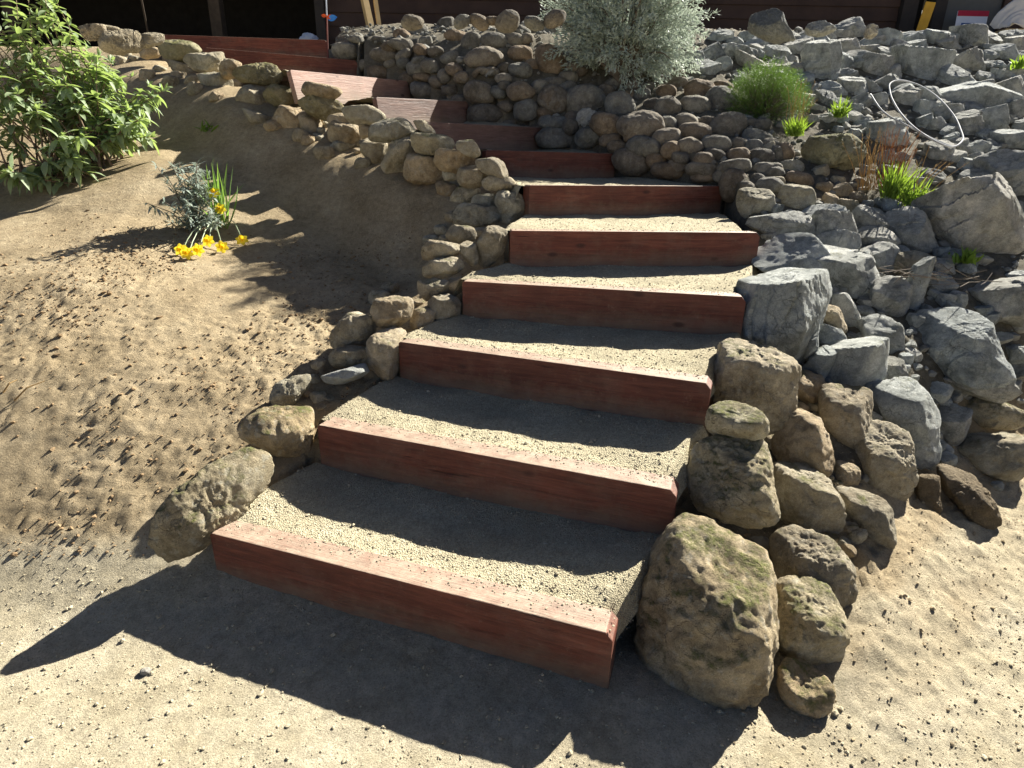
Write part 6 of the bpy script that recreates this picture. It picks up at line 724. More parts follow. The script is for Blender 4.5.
('rock','little angular grey rock above the bright topped crest boulder','grey rocks of the rubble bank','grey',4,1.0,(3.457,8.141,3.129),0.402,0.176,[0.089,0.080,0.066,0.062,0.067,0.084,0.093,0.089,0.076,0.070,0.062,0.067,0.084,0.093]),
('rock','little rounded tan rock, sixth on the soil side of the third timber','rocks bordering the timber steps','tan',4,1.0,(-1.014,2.736,0.488),-0.355,-0.351,[0.035,0.029,0.026,0.027,0.032,0.037,0.038,0.033,0.029,0.027,0.028,0.032,0.037,0.039]),
('stone','little rounded tan stone on the soil side of the third timber','rocks bordering the timber steps','tan',4,0.95,(-0.988,2.850,0.608),-0.334,-0.305,[0.039,0.043,0.041,0.026,0.019,0.019,0.024,0.039,0.041,0.036,0.033,0.025,0.023,0.027]),
('cobble','little rounded brown cobble, third above the squat mossy boulder','rounded stones heaped behind the steps','cobble',4,1.0,(-0.131,6.684,2.510),-0.020,0.142,[0.071,0.075,0.065,0.055,0.050,0.054,0.065,0.076,0.076,0.066,0.057,0.055,0.057,0.062]),
('cobble','little rounded brown cobble, fourth above the square mossy boulder','rounded stones heaped behind the steps','cobble',4,1.0,(0.060,7.403,2.972),0.008,0.189,[0.085,0.067,0.053,0.049,0.055,0.072,0.086,0.079,0.064,0.054,0.053,0.061,0.074,0.087]),
('rock','little angular grey rock, second on the rubble side of the long low boulder','grey rocks of the rubble bank','grey',4,1.0,(5.666,7.523,2.832),0.646,0.135,[0.078,0.069,0.053,0.053,0.065,0.070,0.082,0.081,0.066,0.061,0.061,0.057,0.066,0.085]),
('rock','little rounded tan rock, third on the soil side of the fourth timber','rocks bordering the timber steps','tan',4,1.0,(-0.853,3.812,0.790),-0.220,-0.194,[0.052,0.049,0.042,0.036,0.033,0.036,0.046,0.053,0.050,0.042,0.037,0.035,0.037,0.045]),
('rock','little angular grey rock, third on the rubble side of the hose loop','grey rocks of the rubble bank','grey',4,1.0,(3.742,5.593,1.906),0.590,0.052,[0.054,0.069,0.061,0.063,0.048,0.044,0.050,0.054,0.060,0.063,0.063,0.045,0.041,0.044]),
('cobble','little rounded brown cobble, first on the soil side of the square mossy boulder','rounded stones heaped behind the steps','cobble',4,1.0,(0.157,6.771,2.560),0.023,0.147,[0.079,0.068,0.053,0.047,0.051,0.061,0.075,0.080,0.069,0.056,0.049,0.052,0.063,0.075]),
('rock','little flattish grey rock below the tall flat faced block','grey rocks of the rubble bank','grey',4,1.0,(1.564,2.972,0.648),0.484,-0.265,[0.047,0.035,0.029,0.030,0.029,0.033,0.042,0.047,0.035,0.029,0.029,0.031,0.033,0.042]),
('rock','little angular grey rock, second on the rubble side of the tall flat faced block','grey rocks of the rubble bank','grey',4,1.0,(1.845,3.130,0.721),0.533,-0.226,[0.040,0.043,0.032,0.030,0.032,0.034,0.043,0.042,0.038,0.032,0.030,0.034,0.036,0.045]),
('rock','little flattish grey rock below the neat cube boulder','grey rocks of the rubble bank','grey',4,1.0,(3.965,5.297,1.764),0.643,0.031,[0.057,0.060,0.059,0.045,0.039,0.039,0.045,0.062,0.063,0.054,0.042,0.042,0.047,0.048]),
('rock','little angular grey rock, first on the soil side of the bright topped crest boulder','grey rocks of the rubble bank','grey',4,1.0,(2.978,7.250,2.701),0.390,0.145,[0.079,0.073,0.055,0.050,0.058,0.077,0.086,0.081,0.063,0.058,0.062,0.058,0.067,0.096]),
('rock','little angular grey rock above the neat cube boulder','grey rocks of the rubble bank','grey',4,0.95,(4.489,5.864,2.036),0.653,0.065,[0.042,0.039,0.046,0.052,0.059,0.087,0.052,0.039,0.035,0.042,0.069,0.063,0.069,0.059]),
('rock','little angular grey rock, third on the soil side of the neat cube boulder','grey rocks of the rubble bank','grey',4,1.0,(3.706,5.279,1.754),0.612,0.030,[0.059,0.047,0.041,0.039,0.047,0.056,0.062,0.054,0.050,0.044,0.044,0.050,0.053,0.059]),
('rock','little angular grey rock, second on the soil side of the broad dark grey boulder','grey rocks of the rubble bank','grey',4,1.0,(2.139,3.081,0.697),0.607,-0.226,[0.042,0.032,0.031,0.031,0.029,0.035,0.039,0.040,0.035,0.027,0.027,0.034,0.033,0.039]),
('rock','little angular grey rock, eighth below the blue grey boulder','grey rocks of the rubble bank','grey',4,1.0,(3.139,6.151,2.173),0.472,0.089,[0.071,0.069,0.050,0.047,0.049,0.050,0.063,0.076,0.064,0.063,0.047,0.043,0.050,0.072]),
('rock','little angular grey rock, fourth below the broad dark grey boulder','grey rocks of the rubble bank','grey',4,1.0,(2.030,2.916,0.611),0.608,-0.260,[0.033,0.035,0.034,0.035,0.032,0.036,0.030,0.031,0.033,0.035,0.035,0.032,0.033,0.030]),
('rock','little angular grey rock, eighth above the yellow mossed boulder','grey rocks of the rubble bank','grey',4,1.0,(3.066,5.731,1.971),0.491,0.064,[0.066,0.065,0.047,0.041,0.044,0.056,0.063,0.069,0.060,0.050,0.047,0.044,0.050,0.065]),
('cobble','little rounded brown cobble below the cobble heap','rounded stones heaped behind the steps','cobble',4,1.0,(1.865,4.775,1.512),0.372,-0.009,[0.051,0.042,0.036,0.037,0.044,0.053,0.055,0.050,0.042,0.037,0.037,0.042,0.051,0.056]),
('rock','little rounded tan rock, second on the soil side of the third timber','rocks bordering the timber steps','tan',4,1.0,(-0.910,2.717,0.472),-0.323,-0.362,[0.033,0.031,0.028,0.027,0.029,0.032,0.034,0.034,0.031,0.029,0.029,0.030,0.033,0.034]),
('cobble','little flattish brown cobble above the shaded stack crest','rounded stones heaped behind the steps','cobble',4,1.0,(-0.029,0.780,1.717),-0.037,0.201,[0.009,0.008,0.006,0.005,0.004,0.005,0.008,0.009,0.008,0.006,0.005,0.005,0.006,0.008]),
('cobble','little rounded brown cobble, third on the rubble side of the square mossy boulder','rounded stones heaped behind the steps','cobble',4,1.0,(0.652,6.734,2.490),0.097,0.137,[0.069,0.074,0.066,0.053,0.047,0.049,0.058,0.069,0.074,0.065,0.053,0.047,0.047,0.057]),
('rock','little flattish grey rock on the soil side of the broad dark grey boulder','grey rocks of the rubble bank','grey',4,1.0,(1.991,3.259,0.783),0.548,-0.200,[0.047,0.041,0.028,0.025,0.026,0.032,0.047,0.045,0.039,0.032,0.031,0.028,0.030,0.039]),
('rock','little angular grey rock on the rubble side of the sixth timber','grey rocks of the rubble bank','grey',4,1.0,(1.852,4.361,1.312),0.402,-0.052,[0.047,0.056,0.058,0.040,0.035,0.037,0.042,0.052,0.056,0.052,0.042,0.041,0.037,0.037]),
('rock','little rounded tan rock, sixth on the soil side of the square wall stone','rocks bordering the timber steps','tan',4,1.0,(-3.685,6.798,2.459),-0.497,0.116,[0.071,0.068,0.055,0.046,0.044,0.050,0.060,0.068,0.066,0.055,0.048,0.048,0.051,0.060]),
('cobble','little rounded brown cobble below the squat mossy boulder','rounded stones heaped behind the steps','cobble',4,1.0,(-0.072,6.463,1.975),-0.011,0.064,[0.076,0.074,0.059,0.047,0.045,0.052,0.064,0.073,0.072,0.059,0.047,0.045,0.052,0.064]),
('rock','little angular grey rock, seventh below the broad dark grey boulder','grey rocks of the rubble bank','grey',4,1.0,(2.008,2.839,0.557),0.616,-0.280,[0.035,0.032,0.029,0.031,0.028,0.029,0.037,0.035,0.033,0.028,0.028,0.030,0.030,0.037]),
('rock','little angular grey rock, first below the neat cube boulder','grey rocks of the rubble bank','grey',4,1.0,(4.012,5.388,1.806),0.640,0.037,[0.046,0.048,0.040,0.041,0.054,0.055,0.054,0.049,0.040,0.043,0.046,0.049,0.062,0.052]),
('rock','little flattish grey rock, first below the round green shrub','grey rocks of the rubble bank','grey',4,1.0,(2.402,6.079,2.138),0.376,0.089,[0.079,0.061,0.048,0.044,0.041,0.051,0.070,0.079,0.067,0.051,0.041,0.041,0.051,0.067]),
('rock','little rounded tan rock, third below the pointed upright boulder','rocks bordering the timber steps','tan',4,1.0,(1.385,2.212,0.317),0.559,-0.444,[0.025,0.029,0.028,0.025,0.022,0.020,0.021,0.025,0.029,0.029,0.025,0.022,0.020,0.021]),
('rock','little rounded tan rock, fifth on the soil side of the leaning wall stone','rocks bordering the timber steps','tan',4,1.0,(-1.338,5.452,1.786),-0.241,0.041,[0.059,0.062,0.053,0.042,0.038,0.041,0.050,0.062,0.064,0.055,0.043,0.038,0.041,0.050]),
('cobble','little flattish brown cobble, third on the soil side of the cobble heap','rounded stones heaped behind the steps','cobble',4,1.0,(1.550,5.062,1.623),0.297,0.012,[0.058,0.053,0.043,0.037,0.036,0.040,0.051,0.059,0.054,0.043,0.037,0.036,0.041,0.051]),
('cobble','little flattish brown cobble above the squat mossy boulder','rounded stones heaped behind the steps','cobble',4,1.0,(-0.247,6.633,2.471),-0.037,0.137,[0.073,0.060,0.048,0.043,0.044,0.055,0.070,0.072,0.060,0.048,0.043,0.046,0.058,0.072]),
('rock','little angular grey rock, first on the rubble side of the yellow mossed boulder','grey rocks of the rubble bank','grey',4,1.0,(2.930,5.545,1.882),0.486,0.052,[0.066,0.047,0.041,0.044,0.050,0.058,0.061,0.056,0.050,0.049,0.044,0.049,0.053,0.061]),
('rock','little angular grey rock below the sixth timber','grey rocks of the rubble bank','grey',4,1.0,(1.699,4.042,1.156),0.398,-0.091,[0.048,0.043,0.036,0.034,0.034,0.043,0.050,0.054,0.041,0.032,0.031,0.034,0.043,0.052]),
('rock','little rounded brown rock, second above the sunlit timber','rounded stones heaped behind the steps','cobble',4,0.95,(-1.560,7.571,2.900),-0.203,0.172,[0.068,0.078,0.051,0.037,0.035,0.045,0.069,0.086,0.054,0.038,0.037,0.046,0.068,0.064]),
('rock','little angular grey rock, third above the broad dark grey boulder','grey rocks of the rubble bank','grey',4,1.0,(2.415,3.324,0.808),0.628,-0.181,[0.035,0.035,0.033,0.035,0.035,0.031,0.035,0.037,0.036,0.031,0.031,0.038,0.035,0.033]),
('rock','little angular grey rock, first above the long bright crested boulder','grey rocks of the rubble bank','grey',4,1.0,(1.932,3.979,1.128),0.452,-0.097,[0.055,0.040,0.035,0.031,0.029,0.036,0.057,0.055,0.038,0.027,0.024,0.029,0.044,0.053]),
('rock','little rounded tan rock, second above the pointed upright boulder','rocks bordering the timber steps','tan',4,1.0,(1.500,2.686,0.510),0.509,-0.328,[0.028,0.029,0.029,0.029,0.028,0.027,0.027,0.029,0.030,0.029,0.028,0.028,0.028,0.027]),
('rock','little angular grey rock, third below the dry grass tuft','grey rocks of the rubble bank','grey',4,1.0,(2.308,4.307,1.287),0.492,-0.055,[0.046,0.042,0.037,0.035,0.037,0.046,0.046,0.046,0.042,0.037,0.039,0.039,0.042,0.048]),
('cobble','little rounded brown cobble, first on the rubble side of the sunlit timber','rounded stones heaped behind the steps','cobble',4,1.0,(-1.399,7.303,2.623),-0.189,0.142,[0.073,0.072,0.061,0.051,0.048,0.051,0.062,0.074,0.073,0.061,0.049,0.047,0.051,0.062]),
('rock','little rounded tan rock, third on the soil side of the third timber','rocks bordering the timber steps','tan',4,1.0,(-1.015,2.841,0.528),-0.343,-0.329,[0.032,0.028,0.026,0.027,0.030,0.033,0.034,0.032,0.029,0.026,0.026,0.028,0.033,0.035]),
('cobble','little rounded brown cobble, second above the squat mossy boulder','rounded stones heaped behind the steps','cobble',4,1.0,(-0.126,6.483,2.330),-0.019,0.119,[0.068,0.063,0.051,0.043,0.043,0.049,0.058,0.066,0.063,0.054,0.047,0.043,0.047,0.059]),
('cobble','little rounded brown cobble, second below the shaded stack crest','rounded stones heaped behind the steps','cobble',4,1.0,(-0.324,6.628,2.467),-0.049,0.136,[0.070,0.055,0.041,0.037,0.043,0.058,0.072,0.070,0.052,0.039,0.037,0.045,0.061,0.073]),
('rock','little rounded tan rock, third below the sunlit timber','rocks bordering the timber steps','tan',4,1.0,(-1.660,5.376,1.779),-0.300,0.039,[0.056,0.045,0.036,0.033,0.038,0.049,0.058,0.056,0.046,0.036,0.033,0.036,0.047,0.058]),
('rock','little rounded tan rock, third on the soil side of the leaning wall stone','rocks bordering the timber steps','tan',4,1.0,(-1.295,5.343,1.735),-0.238,0.032,[0.052,0.055,0.050,0.043,0.039,0.040,0.045,0.052,0.056,0.052,0.043,0.036,0.036,0.043]),
('cobble','little rounded brown cobble on the soil side of the silver shrub','rounded stones heaped behind the steps','cobble',4,1.0,(0.922,6.847,2.558),0.134,0.144,[0.063,0.062,0.055,0.049,0.048,0.053,0.059,0.065,0.063,0.054,0.048,0.051,0.055,0.060]),
('stone','single pale pebble under the tan overhanging boulder','grey rocks of the rubble bank','grey',4,0.95,(2.350,2.518,0.153),0.751,-0.387,[0.027,0.028,0.024,0.025,0.030,0.025,0.027,0.028,0.025,0.027,0.028,0.025,0.027,0.028]),
('rock','little angular grey rock, first below the round green shrub','grey rocks of the rubble bank','grey',4,1.0,(2.456,6.356,2.270),0.369,0.104,[0.069,0.059,0.060,0.049,0.046,0.049,0.055,0.061,0.066,0.055,0.051,0.043,0.043,0.055]),
('rock','little angular grey rock, third below the round green shrub','grey rocks of the rubble bank','grey',4,1.0,(2.227,5.829,2.017),0.365,0.074,[0.054,0.059,0.053,0.048,0.050,0.042,0.045,0.061,0.057,0.058,0.048,0.040,0.043,0.058]),
('rock','little rounded tan rock, second below the pointed upright boulder','rocks bordering the timber steps','tan',4,1.0,(1.360,2.241,0.332),0.546,-0.437,[0.025,0.026,0.024,0.021,0.020,0.020,0.022,0.024,0.026,0.024,0.022,0.019,0.019,0.021]),
('rock','little rounded tan rock, second on the soil side of the fifth timber','rocks bordering the timber steps','tan',4,1.0,(-0.483,4.176,1.090),-0.115,-0.111,[0.044,0.043,0.038,0.033,0.032,0.036,0.043,0.046,0.042,0.037,0.035,0.034,0.036,0.041]),
('rock','little rounded tan rock, second on the rubble side of the leaning wall stone','rocks bordering the timber steps','tan',4,1.0,(-0.453,4.720,1.435),-0.096,-0.026,[0.051,0.040,0.031,0.029,0.032,0.043,0.052,0.049,0.038,0.030,0.030,0.036,0.046,0.054]),
('rock','little angular grey rock, second on the rubble side of the yellow mossed boulder','grey rocks of the rubble bank','grey',4,1.0,(3.023,5.595,1.905),0.495,0.054,[0.060,0.053,0.055,0.042,0.034,0.037,0.044,0.051,0.072,0.048,0.040,0.039,0.037,0.043]),
('rock','little flattish tan rock below the sunlit timber','rocks bordering the timber steps','tan',4,1.0,(-1.664,5.635,1.892),-0.287,0.057,[0.060,0.056,0.044,0.036,0.033,0.038,0.048,0.056,0.054,0.043,0.036,0.035,0.039,0.050]),
('rock','little rounded tan rock, fifth on the soil side of the third timber','rocks bordering the timber steps','tan',4,1.0,(-0.925,2.661,0.447),-0.334,-0.375,[0.031,0.029,0.025,0.022,0.022,0.023,0.027,0.031,0.030,0.025,0.022,0.022,0.025,0.028]),
('rock','little rounded tan rock, eighth on the soil side of the square wall stone','rocks bordering the timber steps','tan',4,1.0,(-4.136,7.141,2.597),-0.525,0.125,[0.060,0.062,0.053,0.043,0.040,0.041,0.048,0.060,0.063,0.053,0.042,0.037,0.040,0.050]),
('rock','little angular grey rock, third on the soil side of the broad dark grey boulder','grey rocks of the rubble bank','grey',4,1.0,(2.169,3.157,0.733),0.602,-0.212,[0.030,0.033,0.041,0.030,0.026,0.023,0.023,0.030,0.033,0.039,0.032,0.025,0.022,0.023]),
('rock','little rounded tan rock on the rubble side of the third timber','rocks bordering the timber steps','tan',4,1.0,(-0.585,3.027,0.620),-0.191,-0.295,[0.030,0.032,0.031,0.028,0.026,0.026,0.027,0.030,0.032,0.032,0.029,0.026,0.025,0.027]),
('rock','little rounded tan rock, third above the fifth timber','rocks bordering the timber steps','tan',4,1.0,(-0.143,4.597,1.376),-0.031,-0.040,[0.042,0.038,0.036,0.036,0.038,0.041,0.043,0.042,0.038,0.035,0.036,0.037,0.039,0.043]),
('rock','little angular grey rock, first below the dry grass tuft','grey rocks of the rubble bank','grey',4,1.0,(2.538,4.445,1.353),0.519,-0.040,[0.040,0.044,0.036,0.036,0.036,0.034,0.036,0.040,0.042,0.038,0.038,0.036,0.034,0.036]),
('rock','little flattish grey rock, second below the round green shrub','grey rocks of the rubble bank','grey',4,1.0,(2.075,5.827,2.015),0.342,0.074,[0.056,0.067,0.045,0.037,0.039,0.039,0.045,0.065,0.062,0.042,0.034,0.032,0.040,0.057]),
('rock','little rounded tan rock, first on the soil side of the leaning wall stone','rocks bordering the timber steps','tan',4,1.0,(-1.030,5.346,1.735),-0.190,0.033,[0.052,0.043,0.034,0.031,0.034,0.043,0.053,0.053,0.042,0.034,0.032,0.036,0.042,0.050]),
('rock','little rounded tan rock below the streaked timbers','rocks bordering the timber steps','tan',4,1.0,(-0.329,5.038,1.587),-0.065,0.006,[0.049,0.043,0.036,0.033,0.035,0.041,0.047,0.049,0.044,0.037,0.033,0.033,0.038,0.047]),
('rock','little angular grey rock, second below the broad dark grey boulder','grey rocks of the rubble bank','grey',4,1.0,(2.126,2.956,0.609),0.624,-0.255,[0.028,0.031,0.031,0.024,0.022,0.022,0.025,0.029,0.028,0.028,0.029,0.023,0.021,0.022]),
('rock','little upright brown rock below the shaded stack crest','rounded stones heaped behind the steps','cobble',4,0.95,(-0.409,6.625,2.460),-0.062,0.135,[0.036,0.053,0.061,0.043,0.029,0.025,0.029,0.041,0.052,0.052,0.053,0.036,0.028,0.028]),
('rock','little angular grey rock, second on the soil side of the hose loop','grey rocks of the rubble bank','grey',4,1.0,(3.226,6.011,2.103),0.492,0.080,[0.059,0.039,0.033,0.033,0.040,0.049,0.067,0.046,0.038,0.040,0.035,0.038,0.052,0.054]),
('rock','little rounded tan rock, second on the soil side of the leaning wall stone','rocks bordering the timber steps','tan',4,1.0,(-1.252,5.406,1.762),-0.228,0.037,[0.049,0.046,0.039,0.035,0.033,0.035,0.040,0.046,0.047,0.041,0.034,0.032,0.036,0.043]),
('rock','little flattish brown rock on the soil side of the shaded stack crest','rounded stones heaped behind the steps','cobble',4,0.95,(-0.864,6.908,2.508),-0.124,0.136,[0.058,0.056,0.035,0.026,0.025,0.032,0.050,0.055,0.051,0.039,0.029,0.027,0.032,0.047]),
('rock','little rounded tan rock, first below the pointed upright boulder','rocks bordering the timber steps','tan',4,1.0,(1.504,2.392,0.375),0.561,-0.397,[0.020,0.025,0.026,0.022,0.018,0.016,0.016,0.020,0.025,0.025,0.021,0.018,0.016,0.016]),
('rock','little angular grey rock, eighth above the green mossed boulder','grey rocks of the rubble bank','grey',4,1.0,(2.085,2.824,0.500),0.636,-0.293,[0.029,0.024,0.024,0.021,0.022,0.025,0.027,0.028,0.026,0.023,0.021,0.021,0.025,0.028]),
('rock','little angular grey rock, second above the yellow mossed boulder','grey rocks of the rubble bank','grey',4,1.0,(2.925,5.709,1.958),0.473,0.062,[0.048,0.043,0.036,0.034,0.040,0.043,0.044,0.054,0.045,0.034,0.031,0.033,0.041,0.063]),
('rock','little angular grey rock, first on the soil side of the broad dark grey boulder','grey rocks of the rubble bank','grey',4,1.0,(2.212,3.183,0.745),0.607,-0.207,[0.027,0.031,0.030,0.024,0.023,0.021,0.024,0.031,0.030,0.033,0.026,0.021,0.021,0.027]),
('rock','little angular grey rock, first above the yellow mossed boulder','grey rocks of the rubble bank','grey',4,1.0,(2.814,5.622,1.917),0.464,0.057,[0.049,0.046,0.038,0.035,0.039,0.040,0.042,0.049,0.044,0.042,0.035,0.037,0.042,0.040]),
('rock','little angular grey rock, first below the tall flat faced block','grey rocks of the rubble bank','grey',4,1.0,(1.567,3.046,0.678),0.475,-0.251,[0.026,0.030,0.029,0.025,0.026,0.026,0.025,0.025,0.030,0.029,0.027,0.025,0.023,0.025]),
('rock','little rounded tan rock, second below the sunlit timber','rocks bordering the timber steps','tan',4,1.0,(-1.677,5.502,1.835),-0.296,0.048,[0.044,0.039,0.034,0.033,0.034,0.037,0.043,0.046,0.041,0.035,0.033,0.034,0.038,0.044]),
('rock','little rounded tan rock, first below the sunlit timber','rocks bordering the timber steps','tan',4,1.0,(-1.736,5.700,1.929),-0.296,0.062,[0.044,0.047,0.044,0.037,0.032,0.033,0.039,0.046,0.048,0.042,0.035,0.032,0.033,0.038]),
('rock','little angular grey rock, sixth above the yellow mossed boulder','grey rocks of the rubble bank','grey',4,1.0,(2.997,5.675,1.941),0.486,0.060,[0.047,0.044,0.040,0.031,0.031,0.036,0.042,0.049,0.044,0.038,0.033,0.031,0.036,0.046]),
('rock','little angular grey rock, fifth below the broad dark grey boulder','grey rocks of the rubble bank','grey',4,1.0,(2.082,2.892,0.570),0.624,-0.270,[0.024,0.027,0.023,0.024,0.019,0.018,0.019,0.023,0.030,0.025,0.020,0.018,0.018,0.023]),
('rock','little rounded tan rock, sixth on the soil side of the leaning wall stone','rocks bordering the timber steps','tan',4,1.0,(-1.307,5.222,1.673),-0.245,0.021,[0.040,0.036,0.030,0.027,0.028,0.033,0.039,0.041,0.037,0.031,0.027,0.027,0.032,0.038]),
('rock','little rounded tan rock, first above the third timber','rocks bordering the timber steps','tan',4,1.0,(-0.545,3.162,0.683),-0.171,-0.266,[0.029,0.028,0.023,0.019,0.018,0.020,0.025,0.028,0.028,0.023,0.019,0.018,0.020,0.025]),
('rock','little angular grey rock, second above the pointed upright boulder','grey rocks of the rubble bank','grey',4,1.0,(1.758,2.742,0.531),0.570,-0.305,[0.022,0.026,0.025,0.021,0.017,0.016,0.018,0.022,0.026,0.025,0.020,0.018,0.016,0.017]),
('rock','little rounded tan rock, seventh on the soil side of the leaning wall stone','rocks bordering the timber steps','tan',4,1.0,(-1.359,5.545,1.828),-0.240,0.047,[0.042,0.040,0.033,0.028,0.028,0.031,0.036,0.041,0.038,0.031,0.027,0.028,0.032,0.037]),
('rock','little angular grey rock, fourth above the green mossed boulder','grey rocks of the rubble bank','grey',4,1.0,(2.487,3.018,0.427),0.689,-0.281,[0.024,0.024,0.022,0.019,0.018,0.019,0.025,0.025,0.022,0.020,0.021,0.019,0.020,0.022]),
('wall_stone','small yellow tan stone topmost at the wall end','stones stacked along the soil bank','tan',4,0.95,(-0.428,0.662,1.681),-0.573,0.155,[0.004,0.004,0.003,0.003,0.003,0.003,0.004,0.005,0.004,0.003,0.003,0.003,0.004,0.004]),
('rock','little rounded tan rock, eighth on the soil side of the leaning wall stone','rocks bordering the timber steps','tan',4,1.0,(-1.375,5.312,1.716),-0.253,0.029,[0.035,0.040,0.036,0.029,0.025,0.024,0.027,0.034,0.039,0.035,0.028,0.024,0.024,0.028]),
('rock','little angular grey rock on the rubble side of the large tan cobble','grey rocks of the rubble bank','grey',4,1.0,(1.756,6.684,2.430),0.257,0.126,[0.040,0.032,0.031,0.031,0.032,0.039,0.063,0.041,0.034,0.027,0.025,0.032,0.052,0.052]),
('rock','little rounded tan rock, third on the rubble side of the leaning wall stone','rocks bordering the timber steps','tan',4,1.0,(-0.434,4.774,1.458),-0.091,-0.021,[0.032,0.027,0.023,0.021,0.023,0.028,0.032,0.032,0.027,0.023,0.021,0.023,0.028,0.033]),
('rock','little angular grey rock, fifth above the green mossed boulder','grey rocks of the rubble bank','grey',4,1.0,(2.572,3.049,0.421),0.701,-0.278,[0.020,0.017,0.019,0.016,0.015,0.017,0.020,0.021,0.020,0.015,0.014,0.017,0.017,0.020]),
]
# ---------------------------------------------------------------- materials
M = {}
M['tan'] = rockmat('tan_rock', [(.22, .175, .11), (.42, .36, .25), (.58, .515, .385)], .4)
M['grey'] = rockmat('grey_rock', [(.165, .176, .163), (.37, .383, .355), (.62, .625, .58)], .12, lichen=.3, dustk=.06, hue=.07)
M['cobble'] = rockmat('cobble_rock', [(.11, .095, .072), (.20, .175, .14), (.30, .27, .215)], .25, ((.035, .05, .012), (.09, .10, .03)), .12, .8, dustk=.12, hue=.2)
M['moss'] = rockmat('mossy_rock', [(.23, .18, .105), (.45, .375, .24), (.60, .525, .37)], .8, lichen=.35)
M['yellow'] = rockmat('yellow_moss_rock', [(.18, .15, .085), (.29, .26, .15), (.38, .35, .22)], .9, ((.12, .13, .03), (.27, .26, .08)), .2)
M['pale'] = rockmat('pale_rock', [(.30, .29, .25), (.42, .41, .37), (.52, .51, .47)], 0, lichen=.3)
M['soil'] = rockmat('soil_caked_rock', [(.17, .125, .075), (.25, .19, .115), (.33, .26, .165)], .1, lichen=0, bs=1.6, dustk=.5)
# timber: stained redwood, grain along the beam, trodden dust on top, thickened to imitate sunlit paleness
def timber_mat(name, c0, c1, c2, dust=.5):
    t = NT(name, .62, .35); t.co()
    mp = t.n('Mapping'); mp.inputs['Scale'].default_value = (1.2, 14, 14); t.l(t.c, mp.inputs[0]); v = mp.outputs[0]
    g = t.noise(2.2, 8, .65, v, 1.2); c = t.ramp(g, [(.3, c0), (.52, c1), (.75, c2)])
    mp2 = t.n('Mapping'); mp2.inputs['Scale'].default_value = (3, 60, 60); t.l(t.c, mp2.inputs[0]); f = t.noise(2.5, 5, .7, mp2.outputs[0])
    c = t.mix(1, c, t.ramp(f, [(.3, .72), (.7, 1.2)]), 'MULTIPLY'); c = t.mix(1, c, t.ramp(t.noise(3.5, 3), [(.3, .78), (.7, 1.18)]), 'MULTIPLY')
    oi = t.n('ObjectInfo'); c = t.mix(1, c, t.ramp(oi.outputs['Random'], [(0, (.78, .8, .85)), (.5, (1, 1, 1)), (1, (1.15, 1.02, .95))]), 'MULTIPLY')
    fade = t.math('MULTIPLY', t.ramp(t.noise(5, 6, .7), [(.5, 0), (.75, 1)]), .35); c = t.mix(fade, c, (.20, .125, .09))
    mp4 = t.n('Mapping'); mp4.inputs['Scale'].default_value = (1.6, 34, 34); t.l(t.c, mp4.inputs[0]); ck = t.ramp(t.noise(1.6, 5, .6, mp4.outputs[0], .4), [(.63, 0), (.68, 1)]); ck = t.math('MULTIPLY', ck, t.ramp(t.noise(2.3, 2), [(.45, 0), (.6, 1)]))
    c = t.mix(t.math('MULTIPLY', ck, .75), c, (.03, .014, .01))
    so = t.n('TexCoord'); sz_ = t.n('SeparateXYZ'); t.l(so.outputs['Object'], sz_.inputs[0])
    sp = t.math('ADD', t.math('MULTIPLY', sz_.outputs[2], -5.5), t.math('MULTIPLY', t.noise(11, 8, .75), 1.1)); c = t.mix(t.ramp(sp, [(1.2/2, 0), (1.9/2, .7)]) if False else t.math('MULTIPLY', t.ramp(t.math('MULTIPLY', sp, .5), [(.56, 0), (.85, 1)]), .6), c, (.21, .16, .105))
    scf = t.math('MULTIPLY', t.ramp(t.noise(14, 9, .8), [(.6, 0), (.68, 1)]), .4); c = t.mix(scf, c, (.24, .15, .11))
    kn = t.n('TexVoronoi'); kn.inputs['Scale'].default_value = 1.0; mp3 = t.n('Mapping'); mp3.inputs['Scale'].default_value = (3.2, 7, 7); t.l(t.c, mp3.inputs[0]); t.l(mp3.outputs[0], kn.inputs[0])
    c = t.mix(t.ramp(kn.outputs['Distance'], [(.06, .75), (.13, 0)]), c, (.035, .012, .008))
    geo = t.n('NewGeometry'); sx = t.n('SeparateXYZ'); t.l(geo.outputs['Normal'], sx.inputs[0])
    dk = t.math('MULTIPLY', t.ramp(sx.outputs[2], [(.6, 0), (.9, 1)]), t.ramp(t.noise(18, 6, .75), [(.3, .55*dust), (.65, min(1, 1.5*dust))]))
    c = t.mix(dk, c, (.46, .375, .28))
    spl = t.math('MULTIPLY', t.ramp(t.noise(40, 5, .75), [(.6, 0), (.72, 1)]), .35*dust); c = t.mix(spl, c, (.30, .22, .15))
    t.col(c); t.bump(t.math('SUBTRACT', t.math('ADD', g, f), ck), .6, .005); return t.m
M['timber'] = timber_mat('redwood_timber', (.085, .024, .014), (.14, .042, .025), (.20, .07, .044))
M['worn_timber'] = timber_mat('worn_redwood_timber', (.13, .065, .045), (.20, .11, .08), (.28, .165, .125), .7)  # weathered boards, lightened further in place of missing sun streaks
M['sunlit_timber'] = timber_mat('sunlit_redwood_timber', (.30, .15, .10), (.40, .23, .165), (.48, .31, .235), .8)  # same redwood with sunlight put into its paler colour
